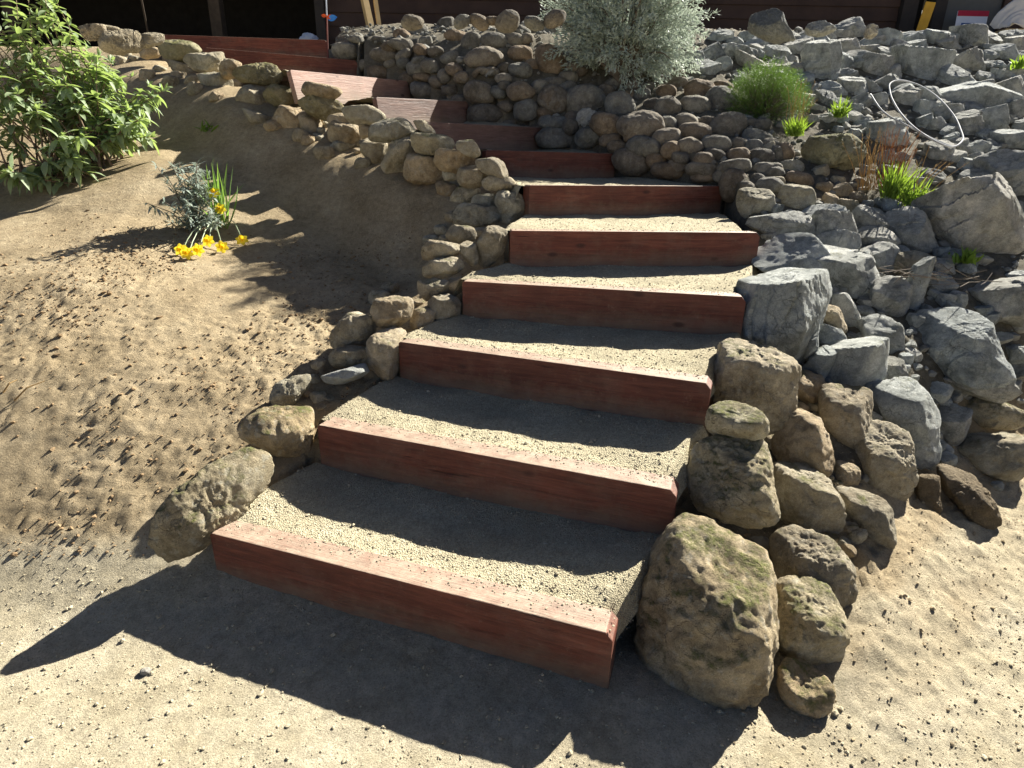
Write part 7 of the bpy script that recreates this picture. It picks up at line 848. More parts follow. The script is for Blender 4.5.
# ground: loose brown soil on the bank, trodden sandy soil on the path in front
def soil_mat():
    t = NT('bank_soil', .97, .1); t.co(False)
    at = t.n('Attribute', attribute_name='bank'); k = at.outputs['Fac']
    a = t.ramp(t.noise(2.5, 8, .7), [(.3, (.265, .205, .122)), (.5, (.38, .30, .187)), (.72, (.475, .39, .257))])
    b = t.ramp(t.noise(3, 8, .7), [(.3, (.40, .34, .225)), (.5, (.49, .43, .305)), (.7, (.57, .505, .375))])
    kk = t.ramp(t.math('ADD', k, t.math('MULTIPLY', t.math('SUBTRACT', t.noise(6, 5), .5), .7)), [(.3, 0), (.75, 1)])
    c = t.mix(kk, b, a)
    ar = t.n('Attribute', attribute_name='rubble'); c = t.mix(ar.outputs['Fac'], c, t.ramp(t.noise(9, 7, .7), [(.3, (.10, .09, .065)), (.7, (.22, .195, .145))]))
    c = t.mix(1, c, t.ramp(t.noise(26, 6, .75), [(.3, .7), (.7, 1.22)]), 'MULTIPLY')
    c = t.mix(1, c, t.ramp(t.noise(170, 4, .75), [(.28, .62), (.5, 1), (.75, 1.25)]), 'MULTIPLY')
    vo = t.n('TexVoronoi'); vo.inputs['Scale'].default_value = 130; t.l(t.c, vo.inputs[0])
    c = t.mix(t.ramp(vo.outputs['Distance'], [(.10, .6), (.22, 0)]), c, (.16, .12, .085))
    t.col(c)
    nb = t.bump(t.noise(38, 8, .75), .8, .02); t.bump(t.noise(230, 4, .8), .8, .006, nb); return t.m
M['soil_ground'] = soil_mat()
def gravel_mat():
    t = NT('decomposed_granite', .95, .15); t.co(False)
    c = t.ramp(t.noise(4, 6, .7), [(.3, (.37, .325, .215)), (.7, (.48, .43, .30))])
    vo = t.n('TexVoronoi'); vo.inputs['Scale'].default_value = 190; t.l(t.c, vo.inputs[0])
    c = t.mix(1, c, t.ramp(vo.outputs['Color'], [(.1, .72), (.5, 1.), (.9, 1.2)]), 'MULTIPLY')
    c = t.mix(1, c, t.ramp(t.noise(60, 4, .7), [(.3, .8), (.7, 1.12)]), 'MULTIPLY'); c = t.mix(t.ramp(t.noise(2.3, 4, .6), [(.45, 0), (.7, .45)]), c, (.29, .245, .165)); t.col(c)
    nb = t.bump(t.noise(45, 6, .75), .6, .012); t.bump(vo.outputs['Distance'], .9, .005, nb); return t.m
M['gravel'] = gravel_mat()
M['grit'] = flat('grit', (.36, .315, .22), .9, .2, .4, 40); M['crumb_pale'] = flat('pale_crumb', (.33, .265, .17), .95, .1, .3, 30)
M['crumb'] = flat('soil_crumb', (.235, .165, .095), .97, .1, .35, 20, .004)
M['rubble'] = flat('rubble_stone', (.20, .195, .17), .92, .2, .45, 9, .006)
# ---------------------------------------------------------------- ground sheet
def axis(lo, hi, step, far):
    d = list(np.arange(lo, hi+1e-6, step)); s = step; a = []
    x = hi
    while x < far: s *= 1.12; x += s; a.append(x)
    b = []; s = step; x = lo
    while x > -far: s *= 1.12; x -= s; b.append(x)
    return np.array(b[::-1]+d+a)
def bankmask(x, y):
    h = terrain(x, y); return np.clip(np.maximum((h-.07)/.12, np.clip((x-.75)/.4, 0, .5)*np.clip((h-.0)/.06, 0, 1)), 0, 1)
def relief(x, y):
    b = bankmask(x, y); sh = 1/(1+np.exp(-(y-4.1-.55*(x+1.0))/.15))*(x < .1)       # firm smooth strip under the wall
    rough = b*(1-.65*sh)
    m = np.clip(noise2(x, y, 1.7, 2)*.9+.55, 0.1, 1)
    r = noise2(x, y, 2.2, 3)*.016*b+rough*m*(noise2(x, y, 9, 3)*.022+np.abs(noise2(x, y, 19, 2))*.026+noise2(x, y, 45, 2)*.014)
    kr = np.clip((x-.8)/.3, 0, 1)*(y < 3.2); wx, wy = x*.8+y*.6, -x*.6+y*.8
    r = r+kr*(noise2(wx*.45, wy*1.5, 9, 3)*.012+np.abs(noise2(wx*.7, wy*1.2, 24, 2))*.014+noise2(x, y, 4, 3)*.02)
    return r+(1-b)*(noise2(x, y, 3, 3)*.012+noise2(x, y, 30, 2)*.003)
def full(x, y):
    x = np.asarray(x, float); y = np.asarray(y, float)
    return np.minimum(terrain(x, y)+relief(x, y), tread_cut(x, y))
xs = axis(-3.4, 3.0, .015, 400); ys = axis(.85, 5.6, .015, 600)
X, Y = np.meshgrid(xs, ys); Z = full(X, Y)
nx, ny = len(xs), len(ys); idx = np.arange(nx*ny).reshape(ny, nx)
F = np.stack([idx[:-1, :-1], idx[:-1, 1:], idx[1:, 1:], idx[1:, :-1]], -1).reshape(-1, 4)
gr = mesh('ground', np.stack([X, Y, Z], -1).reshape(-1, 3), F, M['soil_ground'], smooth=True); tag(gr, kind='structure')
at = gr.data.attributes.new('bank', 'FLOAT', 'POINT'); at.data.foreach_set('value', bankmask(X, Y).ravel().astype(np.float32))
def rubmask(x, y):
    ex = np.interp(y, EDGE_Y, EDGE_X); toe = np.interp(x, TOE_X, TOE_Y)
    return np.clip((x-ex+.1)/.1, 0, 1)*np.clip((y-toe-.18-.12*noise2(x, y, 4, 3))/.15, 0, 1)*(x < .92*y+.9)
ar = gr.data.attributes.new('rubble', 'FLOAT', 'POINT'); ar.data.foreach_set('value', rubmask(X, Y).ravel().astype(np.float32))
# ---------------------------------------------------------------- gravel path on the steps
V = []; Fs = []; base = 0; TP = []
for ti, (a, b, c, d, z0, z1) in enumerate(TREADS):
    dzf = ALL_STEPS[ti][5] if len(ALL_STEPS[ti]) > 5 else 0; dzb = ALL_STEPS[min(ti+1, len(ALL_STEPS)-1)]; dzb = dzb[5] if len(dzb) > 5 else 0
    a, b, c, d = (np.array(q) for q in (a, b, c, d))
    u = (b-a)/np.linalg.norm(b-a); nrm = np.array([-u[1], u[0]])
    a0, b0 = a+nrm*.07-u*.09, b+nrm*.07-u*.015; w = (c-d)/np.linalg.norm(c-d); d0, c0 = d-w*.09, c+w*.05
    up_ = z0 > 1.6
    if up_: a0, b0, c0, d0 = a0+u*.14, b0-u*.02, c0-w*.1, d0+w*.75
    n, m = 110, 44
    S, T = np.meshgrid(np.linspace(0, 1, n), np.linspace(0, 1, m)); S = S[..., None]; T = T[..., None]
    P = (a0*(1-S)+b0*S)*(1-T)+(d0*(1-S)+c0*S)*T
    T = T[..., 0]; z = (1-S[..., 0])*(dzf*(1-T)+dzb*T)+z0-.008+(z1+.015-z0)*(1-(1-T)**1.6)
    z = z+noise2(P[..., 0], P[..., 1], 5, 3)*.014-.022*np.exp(-((S[..., 0]-.5)/.28)**2)*np.clip(T*3, 0, 1)*np.clip((1-T)*3, 0, 1)*np.clip(T*8, 0, 1)+noise2(P[..., 0], P[..., 1], 40, 2)*.003
    e = np.minimum(S[..., 0], 1-S[..., 0]); z = z+.02*np.clip(1-e/.12, 0, 1)*np.clip(T*4, 0, 1)-(0 if up_ else .12)*np.clip(1-e/.035, 0, 1)   # swept up against the border stones, then down between them
    V.append(np.concatenate([P, z[..., None]], -1).reshape(-1, 3)); TP.append((P, z))
    ii = np.arange(n*m).reshape(m, n)+base; base += n*m
    Fs.append(np.stack([ii[:-1, :-1], ii[:-1, 1:], ii[1:, 1:], ii[1:, :-1]], -1).reshape(-1, 4))
tag(mesh('path', np.concatenate(V), np.concatenate(Fs), M['gravel'], smooth=True), kind='structure')
# ---------------------------------------------------------------- small loose stuff
def scatter(name, pts, sizes, level, mat, kind_label, squash=.7, seed=1, jag=.3):
    rs = np.random.RandomState(seed); N = len(pts); bv, bf = ICO[level]; k = len(bv)
    sc = sizes[:, None, None]*(1+jag*rs.uniform(-1, 1, (N, k, 1)))*np.stack([rs.uniform(.75, 1.3, N), rs.uniform(.75, 1.2, N), np.full(N, squash)], -1)[:, None, :]
    th = rs.uniform(0, 6.28, N); c, s = np.cos(th), np.sin(th); v = bv[None]*sc
    v = np.stack([v[..., 0]*c[:, None]-v[..., 1]*s[:, None], v[..., 0]*s[:, None]+v[..., 1]*c[:, None], v[..., 2]], -1)+pts[:, None, :]
    f = (bf[None]+(np.arange(N)*k)[:, None, None]).reshape(-1, 3)
    return tag(mesh(name, v.reshape(-1, 3), f, mat, smooth=False), kind_label, None, None, 'stuff')
rs = np.random.RandomState(3)
def sample(n, x0, x1, y0, y1, keep):
    x = rs.uniform(x0, x1, n); y = rs.uniform(y0, y1, n); k = keep(x, y); return x[k], y[k]
clump = lambda x, y: np.clip(noise2(x, y, 1.7, 2)*.9+.55, .1, 1)
x, y = sample(26000, -3.2, 1.0, 1.6, 4.4, lambda x, y: (bankmask(x, y) > .25) & np.isinf(tread_cut(x, y)) & (rs.rand(len(x)) < clump(x, y)**3*1.6))
sz = np.clip(.0030*np.exp(rs.normal(.1, .55, len(x))), .0016, .012)
scatter('soil_crumbs', np.stack([x, y, full(x, y)+sz*.3], 1), sz, 1, M['crumb'], 'loose crumbs of dry brown soil on the bank', seed=4, jag=.45)
x, y = sample(4200, .6, 2.9, 1.0, 3.0, lambda x, y: np.isinf(tread_cut(x, y)))
sz = np.clip(.0024*np.exp(rs.normal(.0, .5, len(x))), .0015, .008)
scatter('soil_crumbs', np.stack([x, y, full(x, y)+sz*.3], 1), sz, 1, M['crumb_pale'], 'loose soil crumbs on the dirt below the rubble', seed=5, jag=.4)
x, y = sample(7000, -1.9, 1.9, .95, 1.9, lambda x, y: (bankmask(x, y) < .3))
sz = np.clip(.0022*np.exp(rs.normal(0, .55, len(x))), .0015, .009)
scatter('sand_grains', np.stack([x, y, full(x, y)+sz*.3], 1), sz, 1, M['grit'], 'coarse sand grains on the trodden ground', seed=6)
gp = []; gs = []
for i, (P, z) in enumerate(TP[:7]):
    n = [3600, 3000, 2400, 1500, 1100, 800, 500][i]; m_, n_ = z.shape
    iy = rs.randint(2, m_, n); ix = rs.randint(0, n_, n); j = rs.uniform(-.007, .007, (n, 2))
    gp.append(np.concatenate([P[iy, ix]+j, z[iy, ix][:, None]+.001], 1)); gs.append(np.clip(.0021*np.exp(rs.normal(0, .5, n)), .0012, .009))
for s_ in STEPS:
    (ax_, ay_), (bx_, by_) = step_ends(s_); n = 330; t_ = rs.rand(n); k_ = .012+.09*rs.rand(n)**.45
    ux_, uy_ = math.cos(R_(s_[2])), math.sin(R_(s_[2]))
    gp.append(np.stack([ax_+(bx_-ax_)*t_-uy_*k_, ay_+(by_-ay_)*t_+ux_*k_, np.full(n, s_[4]+.0008)], 1)); gs.append(np.clip(.0021*np.exp(rs.normal(0, .45, n)), .0013, .006))
scatter('gravel', np.concatenate(gp), np.concatenate(gs), 1, M['grit'], 'loose grit on the gravel treads', seed=7)
def inrub(x, y):
    ex = np.interp(y, EDGE_Y, EDGE_X); toe = np.interp(x, TOE_X, TOE_Y)
    return (x > ex-.02) & (y > toe+.1) & (y < 8.4) & np.isinf(tread_cut(x, y)) & (x < .92*y+.5)
x, y = sample(8000, -2.2, 7.5, 1.6, 8.4, inrub)
sz = np.clip(.017*np.exp(rs.normal(0, .5, len(x))), .006, .05)
scatter('rubble', np.stack([x, y, ground(x, y)+sz*.2], 1), sz, 1, M['rubble'], 'small broken stones filling the gaps between the rocks', .75, 8, .35)
# ---------------------------------------------------------------- timber steps
def timber(s, name, label, mat, h=.24, th=.105, lean=0., cut=(.010, .024), group='timber risers of the stairway'):
    x, y, yaw, L, z = s[:5]; dz = s[5] if len(s) > 5 else 0
    bm = bmesh.new(); c0, c1 = cut
    prof = [(0, -h), (L, -h), (L, -c1*1.1), (L-c1, 0), (c0, 0), (0, -c0)]
    A = [bm.verts.new((p, 0, q)) for p, q in prof]; B = [bm.verts.new((p, th, q)) for p, q in prof]
    bm.faces.new(A); bm.faces.new(B[::-1])
    for i in range(6): bm.faces.new((A[i], B[i], B[(i+1) % 6], A[(i+1) % 6])[::-1])
    bmesh.ops.recalc_face_normals(bm, faces=bm.faces)
    bmesh.ops.bevel(bm, geom=bm.edges[:], offset=.0035, segments=2, affect='EDGES', profile=.6)
    me = bpy.data.meshes.new(name); bm.to_mesh(me); bm.free(); me.materials.append(mat)
    o = bpy.data.objects.new(name, me); COL.objects.link(o)
    tilt = math.atan2(-dz, L)          # right end higher when dz < 0
    o.matrix_world = Matrix.Translation((x, y, z+dz)) @ Matrix.Rotation(R_(yaw), 4, 'Z') @ Matrix.Rotation(-tilt, 4, 'Y') @ Matrix.Rotation(-lean, 4, 'X')
    return tag(o, label, 'timber', group)
NAMES = ['bottom red timber step, in front of the first gravel tread', 'second timber step up from the bottom', 'third timber step up, ending at the big brown boulder',
         'fourth timber step up, ending at the tall flat faced grey block', 'fifth timber step up, below the flat white topped slab', 'sixth timber step up, the last with a lit reddish face',
         'seventh timber step up, darkest brown of the lower flight']
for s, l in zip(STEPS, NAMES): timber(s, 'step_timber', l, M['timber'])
UN = [('dark timber riser with slanting sun streaks, lower of two', 'worn_timber', 7), ('dark timber riser with slanting sun streaks, upper of two', 'worn_timber', 7), ('pale timber riser in full sun at the turn of the stairs', 'sunlit_timber', 10),
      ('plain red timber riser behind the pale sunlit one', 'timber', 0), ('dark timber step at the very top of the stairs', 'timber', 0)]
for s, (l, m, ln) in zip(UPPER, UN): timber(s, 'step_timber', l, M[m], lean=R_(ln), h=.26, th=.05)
# ---------------------------------------------------------------- rocks
def hull_planes(pts):
    bm = bmesh.new(); vs_ = [bm.verts.new(p) for p in pts]; bmesh.ops.convex_hull(bm, input=vs_); bm.normal_update()
    n = np.array([f.normal[:] for f in bm.faces]); h = np.array([f.verts[0].co[:] for f in bm.faces]); bm.free()
    h = (n*h).sum(1); k = h > 1e-4; return n[k], h[k]
def rock(name, label, group, kind, lv, dfac, C, az, el, rr, seed):
    rs = np.random.RandomState(seed); rr = np.array(rr); n = len(rr); mean = rr.mean(); dep = mean*dfac*rs.uniform(.9, 1.1)
    blocky = kind in ('grey', 'pale'); smooth = kind == 'cobble'
    if blocky and lv < 6: lv = max(lv, 5)
    D, F = ICO[lv]
    # corners: the outline across the sight line, a ring of front corners and a ring of back corners; the stone is their hull
    A = np.arange(n)*2*np.pi/n; pts = []
    for k in range(n): pts.append((rr[k]*math.cos(A[k]), dep*rs.uniform(-.25, .25), rr[k]*math.sin(A[k])))
    R_of = lambda t: float(np.interp(t % (2*np.pi), np.append(A, 2*np.pi), np.append(rr, rr[0])))
    sx, sz = rs.uniform(-.2, .2), rs.uniform(-.25, .2)
    for sgn in (-1, 1):
        m = rs.randint(3, 6) if not smooth else 9; t0 = rs.uniform(0, 6.28)
        for k in range(m):
            t = t0+6.28318*k/m+rs.uniform(-.3, .3); q = rs.uniform(.4, .85) if not smooth else .66
            pts.append((R_of(t)*q*math.cos(t)+sx*mean*.5, sgn*dep*(rs.uniform(.6, 1.05) if not smooth else .8), R_of(t)*q*math.sin(t)+sz*mean*.6))
        if smooth: pts.append((0, sgn*dep*1.02, 0))
    nv, h = hull_planes(pts)
    ce, se = math.cos(el), math.sin(el)          # a settled stone has a broad, roughly level top
    tn = np.array([0, se, ce])+rs.normal(size=3)*(.2 if blocky else .13)+np.array([0, -max(0, .45+el*.9)*rs.rand()*(1 if blocky else .6), 0]); tn /= np.linalg.norm(tn)
    th_ = max(np.array(pts)@tn)*(rs.uniform(.72, .9) if smooth else (rs.uniform(.36, .6) if blocky else rs.uniform(.45, .7)))
    if 'slanting beside the bottom timber' in label: th_ *= 2
    if label.startswith('largest tan'): th_ *= 1.38; tn = np.array([.3, se-.12, ce]); tn /= np.linalg.norm(tn)
    nv = np.vstack([nv, tn]); h = np.append(h, th_); pw = 60 if blocky else 9 if smooth else 11 if kind == 'moss' else 17
    dn = np.maximum(D[:, [0, 2, 1]]@nv.T, 0)/h[None]; mx = dn.max(1); rad = 1/(mx*((dn/mx[:, None])**pw).sum(1)**(1/pw))
    P = D[:, [0, 2, 1]]*rad[:, None]
    for ax_ in (0, 2):          # the rounded hull must still fill its outline
        o_ = rr*(np.cos(A) if ax_ == 0 else np.sin(A)); P[:, ax_] *= np.where(P[:, ax_] > 0, o_.max()/P[:, ax_].max(), o_.min()/P[:, ax_].min())
    N = D[:, [0, 2, 1]]; off = rs.uniform(0, 90, 3); q = P/mean
    if blocky:
        e = fbm(q*1.5+off, 3)*.035+fbm(q*4.5+off, 4)*.028
        ax = rs.normal(size=3); ax /= np.linalg.norm(ax); w = q@ax*3.2+fbm(q*1.2+off, 3)*.9; fr = w-np.floor(w)
        e = e+.075*(np.floor(w) % 2)*np.clip(fbm(q*.9+off+5, 2)*2.5+.35, 0, 1)-.02*np.exp(-(fr/.06)**2)
        e = e-.07*np.clip(fbm(q*2.4+off+9, 3)-.2, 0, 1)
    elif smooth: e = fbm(q*1.6+off, 3)*.10+fbm(q*6+off, 3)*.022
    else:
        e = fbm(q*1.6+off, 4)*.09+(.5-np.abs(fbm(q*3+off, 4)))*.09-.05+fbm(q*8+off, 4)*.035
        e = e-.13*np.clip(fbm(q*2.2+off+31, 3)-.16, 0, 1)-.05*np.clip(fbm(q*6+off+11, 2)-.3, 0, 1)
        if kind == 'soil': e = e+fbm(q*12+off, 3)*.06
    if lv >= 6: e = e+fbm(q*20+off, 4)*.016
    P = P+N*(e*mean)[:, None]
    # local frame -> world axes: x across the sight line, y along it, z up
    ca, sa, ce, se = math.cos(az), math.sin(az), math.cos(el), math.sin(el)
    f = np.array([sa*ce, ca*ce, se]); r = np.array([ca, -sa, 0]); u = np.cross(r, f)
    W = P[:, :1]*r+P[:, 1:2]*f+P[:, 2:]*u
    o = mesh(name, W, F, M[kind], smooth=True, loc=C)
    if blocky: o.data.set_sharp_from_angle(angle=R_(26))
    return tag(o, label, {'wall_stone': 'stone', 'cobble': 'cobble', 'boulder': 'boulder', 'stone': 'stone'}.get(name, 'rock'), group)
for i, q in enumerate(ROCKS): rock(*q, 100+i*7)
# ---------------------------------------------------------------- plants
rnd = random.Random(11)
def rdir(z0=-1, z1=1):
    z = rnd.uniform(z0, z1); a = rnd.uniform(0, 6.283); r = math.sqrt(max(0, 1-z*z)); return Vector((r*math.cos(a), r*math.sin(a), z))
def at_ground(x, y, dz=0): return Vector((x, y, float(ground(np.array([x]), np.array([y]))[0])+dz))
M['sage'] = leafmat('sage_leaf', (.20, .27, .14), (.38, .45, .28), .40, (.36, .48, .12))
M['sage_stem'] = flat('sage_stem', (.20, .14, .10), .9, .2, .3, 20)
def sage_bush():
    base = Vector((-3.45, 4.72, 1.50)); root = empty('sage_bush', base, 'leafy green sage bush with drooping leaves on the soil bank', 'bush')
    tips = [(-3.73,5.0,2.45),(-3.55,5.2,2.58),(-3.43,5.3,2.40),(-3.61,4.9,2.25),(-3.70,4.7,2.0),(-3.47,5.0,2.2),(-3.31,5.2,2.16),(-3.17,5.4,2.22),(-2.99,5.3,2.07),(-3.15,5.2,1.99),(-2.94,5.0,1.86),(-3.2,5.0,1.88),
            (-3.31,4.9,1.99),(-3.5,4.7,1.95),(-3.22,4.6,1.62),(-3.36,4.5,1.56),(-3.55,4.4,1.47),(-3.93,4.8,2.36),(-3.83,4.6,1.9),(-3.37,5.5,2.35),(-4.1,5.0,2.6),(-4.2,4.8,2.2),(-3.0,5.1,1.98),(-3.08,4.95,1.78),(-3.8,5.3,2.75),(-4.0,4.5,1.7),(-3.62,5.35,2.72),(-3.25,5.3,2.3)]
    st = MB(); lf = MB()
    for tp in tips:
        for sub in range(3):
            e = Vector(tp)+rdir()*.13*(sub > 0); b = base+Vector((rnd.uniform(-.35, .3), rnd.uniform(-.05, .35), -.05)); b.z = at_ground(b.x, b.y).z-.03
            mid = b.lerp(e, .5)+Vector((rnd.uniform(-.08, .08), rnd.uniform(-.1, .1), .10 if e.z > 1.7 else -.02))
            pts = [b.lerp(mid, t).lerp(mid.lerp(e, t), t) for t in [k/7 for k in range(8)]]
            st.tube([p-base for p in pts], [.008-.0008*k for k in range(8)], 5)
            for k in range(3, 8):
                for j in range(3 if k < 5 else 6):
                    p = pts[k].lerp(pts[max(k-1, 0)], rnd.random()); out = rdir(-.5, .7); ax = (pts[k]-pts[k-1]).normalized()
                    d = (out-ax*out.dot(ax)*.6+ax*.35).normalized(); d.z -= .4
                    lf.leaf(p-base, d, Vector((0, 0, 1)), rnd.uniform(.08, .15), rnd.uniform(.034, .052), rnd.uniform(.1, .7), .35)
            for j in range(5):
                d = (rdir(0, 1)+(pts[-1]-pts[-2]).normalized()*1.2).normalized(); lf.leaf(pts[-1]-base, d, rdir(), rnd.uniform(.04, .07), .02, .2, .3)
    st.build('stem', M['sage_stem'], root); lf.build('foliage', M['sage'], root, True)
sage_bush()
M['silver'] = leafmat('silver_leaf', (.27, .33, .27), (.48, .54, .48), .28, (.42, .48, .38))
M['twig'] = flat('grey_twig', (.17, .14, .11), .9, .2, .3, 20)
def silver_shrub():
    base = Vector((1.02, 6.45, 2.36)); root = empty('silver_shrub', base, 'tall silvery grey shrub growing out of the stacked stones', 'shrub'); st = MB(); lf = MB()
    cen = Vector((1.06, 6.6, 2.93))
    for i in range(760):
        d = rdir(-.85, 1); e = cen+Vector((d.x*.84, d.y*.7, d.z*.80))*rnd.uniform(.6, 1.03)
        if e.z < 2.5 and e.x < .85: e.z += .45
        m = base.lerp(e, .55)+Vector((0, 0, .28)); pts = [base.lerp(m, t).lerp(m.lerp(e, t), t) for t in [k/6 for k in range(7)]]
        if i % 9 == 0: st.tube([p-base for p in pts], [.014-.0018*k for k in range(7)], 4)
        for k in range(52):
            t = 1-.55*rnd.random()**1.4; q = min(5, int(t*6)); p = pts[q].lerp(pts[q+1], t*6-q)+rdir()*.035; ax = (pts[q+1]-pts[q]).normalized()
            lf.leaf(p-base, (ax+rdir()*.9).normalized(), rdir(), rnd.uniform(.028, .055), rnd.uniform(.010, .016), .15, .1, 2)
    st.build('stem', M['twig'], root); lf.build('foliage', M['silver'], root)
silver_shrub()
M['needle'] = leafmat('bright_needles', (.04, .085, .018), (.11, .185, .03), .28, (.14, .25, .03))
def round_shrub():
    base = Vector((2.26, 5.95, 1.98)); root = empty('round_shrub', base, 'round bright green feathery shrub among the rocks', 'shrub'); lf = MB(); st = MB()
    cen = base+Vector((.02, .05, .17))
    for i in range(2600):
        d = rdir(-.6, 1); wob = 1+.16*float(vnoise(np.array([[d.x*2.3, d.y*2.3, d.z*2.3]]))[0]); p = cen+Vector((d.x*.30, d.y*.29, d.z*.27))*wob*(rnd.random()**.3); dd = (d+rdir()*.5+Vector((0, 0, .3))).normalized()
        if i % 6 == 0: st.tube([base-base, (p-base)*.6+Vector((0, 0, .02)), p-base], [.006, .004, .002], 4)
        for k in range(14):
            q = p+dd*(.011*k)*.8; lf.leaf(q-base, (dd*.8+rdir()).normalized(), rdir(), rnd.uniform(.02, .034), .008, .1, .1, 1)
    st.build('stem', M['twig'], root); lf.build('foliage', M['needle'], root)
round_shrub()
M['grass'] = leafmat('green_blade', (.09, .16, .025), (.20, .30, .05), .4, (.28, .42, .04))
M['straw'] = leafmat('dry_straw', (.32, .20, .08), (.50, .34, .14), .3)
M['rust'] = leafmat('rusty_straw', (.28, .12, .04), (.42, .20, .07), .3)
def blades(mb, base, n, L, spread, w=.006, lean=(0, 0, 0), droop=.35):
    for i in range(n):
        d = (rdir(.15, 1)*spread+Vector((0, 0, 1))+Vector(lean)).normalized(); p = Vector((rnd.gauss(0, .03), rnd.gauss(0, .03), -.01))
        mb.leaf(Vector(base)+p, d, rdir(), L*rnd.uniform(.5, 1.1), w, droop*rnd.random(), .2, 4)
def stalks(mb, base, n, L, spread, lean, head=True, r=.0022):
    for i in range(n):
        b = Vector(base)+Vector((rnd.gauss(0, .04), rnd.gauss(0, .04), -.01)); d = (rdir(0, 1)*spread+Vector((0, 0, 1))+Vector(lean)).normalized(); l = L*rnd.uniform(.55, 1.1)
        mid = b+d*l*.6; e = b+d*l+Vector((d.x, d.y, -.1))*.12*l; mb.tube([b, mid, e], [r, r*.8, r*.5], 4)
        if head:
            for k in range(9): mb.leaf(e.lerp(mid, k*.07), (d+rdir()*.6).normalized(), rdir(), .022, .005, .1, .1, 1)
r = empty('grass_tuft', (2.33, 5.36, 1.86), 'small bright green tuft below the round shrub', 'grass tuft'); mb = MB(); blades(mb, (0, 0, 0), 150, .17, 1.3, .009); mb.build('foliage', M['grass'], r)
r = empty('dry_grass_tuft', (2.66, 4.55, 1.46), 'dry rust tipped grass tuft with green blades above grey rocks', 'grass tuft')
mb = MB(); blades(mb, (.02, -.14, -.05), 160, .26, .9, .010, (.15, 0, 0)); blades(mb, (.10, -.24, -.10), 90, .2, 1.0, .010); mb.build('foliage', M['grass'], r)
mb = MB(); stalks(mb, (-.08, 0, 0), 26, .40, .35, (-.15, 0, 0)); stalks(mb, (.2, -.1, -.05), 12, .35, .6, (.5, 0, 0)); mb.build('stalk', M['straw'], r)
mb = MB(); stalks(mb, (.10, .06, .02), 42, .40, .30, (.05, 0, 0)); mb.build('stalk', M['rust'], r)
r = empty('dry_weed', (2.32, 5.48, 1.92), 'few dry straw stalks beside the round green shrub', 'weed'); mb = MB(); stalks(mb, (0, 0, 0), 9, .42, .3, (-.1, 0, 0)); stalks(mb, (.12, .1, .02), 8, .35, .4, (.2, 0, 0)); mb.build('stalk', M['straw'], r)
def weed(loc, label, n, L, w, spread=1.4, mat='grass'):
    r = empty('weed', loc, label, 'weed'); mb = MB(); blades(mb, (0, 0, 0), n, L, spread, w, droop=.6); mb.build('foliage', M[mat], r)
weed((5.2, 6.9, 2.62), 'yellow green weed high in the rubble at the frame edge', 26, .14, .03)
weed((2.80, 3.72, 1.06), 'low green weed beside the dead twig bundle', 46, .10, .022)
weed((2.85, 5.72, 2.04), 'low pale green weed between hose loop and round shrub', 90, .16, .012)
weed(at_ground(-2.72, 5.62), 'small green sprout on the bank behind the sage bush', 22, .10, .02)
mb = MB()
for i in range(46):
    p = Vector((2.48, 3.5, .98))+Vector((rnd.gauss(0, .16), rnd.gauss(0, .09), rnd.uniform(0, .06))); d = Vector((rnd.gauss(0, 1), rnd.gauss(0, .4), rnd.gauss(0, .22))).normalized()*rnd.uniform(.08, .26)
    mb.tube([p-d*.5, p+rdir()*.02, p+d*.5], [.003, .0025, .0015], 4)
o = mb.build('dead_twigs', M['twig'], loc=(2.48, 3.5, .95)); tag(o, 'tangle of dead brown twigs caught between the grey boulders', 'twigs', None, 'stuff')
for pts, lb in (((at_ground(-2.30, 2.52, .01), at_ground(-2.25, 2.55, .05), at_ground(-2.20, 2.60, .04)), 'longer bleached dry stem lying on the soil bank'), ((at_ground(-2.37, 2.55, .01), at_ground(-2.345, 2.57, .04), at_ground(-2.33, 2.60, .03)), 'shorter bleached dry stem lying on the soil bank')):
    mb = MB(); mb.tube(pts, [.004, .0035, .002], 5); o = mb.build('dry_stalk', M['straw'], loc=pts[0]); tag(o, lb, 'twig')
# daffodils and the silvery plant beside them
M['petal'] = leafmat('daffodil_petal', (.90, .74, .04), (.93, .80, .08), .5); M['cup'] = leafmat('daffodil_cup', (.90, .60, .02), (.92, .66, .03), .45)
M['dleaf'] = leafmat('daffodil_leaf', (.10, .19, .05), (.19, .30, .09), .4, (.25, .42, .06)); M['dstem'] = flat('daffodil_stem', (.30, .36, .22), .6, .3, .2)
M['blueleaf'] = leafmat('blue_grey_leaf', (.22, .27, .21), (.44, .50, .44), .25, None, .28)
DB = at_ground(*(-2.144, 4.382))
root = empty('daffodil_clump', DB, 'clump of yellow daffodils with upright green leaves on the bare soil', 'daffodils', None)
mb = MB()
for i in range(22):
    mb.leaf(Vector((rnd.gauss(0, .03), rnd.gauss(0, .03), -.02)), (rnd.uniform(-.16, .22), rnd.uniform(-.2, .2), 1), rdir(), rnd.uniform(.32, .5), .017, rnd.uniform(0, .12), .3, 6)
for i in range(8):
    mb.leaf(Vector((rnd.gauss(.03, .03), rnd.gauss(0, .03), -.02)), (rnd.uniform(.1, .7), rnd.uniform(-.6, .1), .8), rdir(), rnd.uniform(.25, .36), .013, rnd.uniform(.5, .9), .3, 6)
mb.build('foliage', M['dleaf'], root)
FL = [(-2.108, 4.322, 1.365), (-2.083, 4.322, 1.258), (-2.105, 3.839, 1.015), (-2.057, 3.888, 1.029), (-2.039, 4.0, 1.074), (-1.972, 4.041, 1.031), (-1.897, 4.188, 1.062), (-2.164, 3.881, 1.028)]
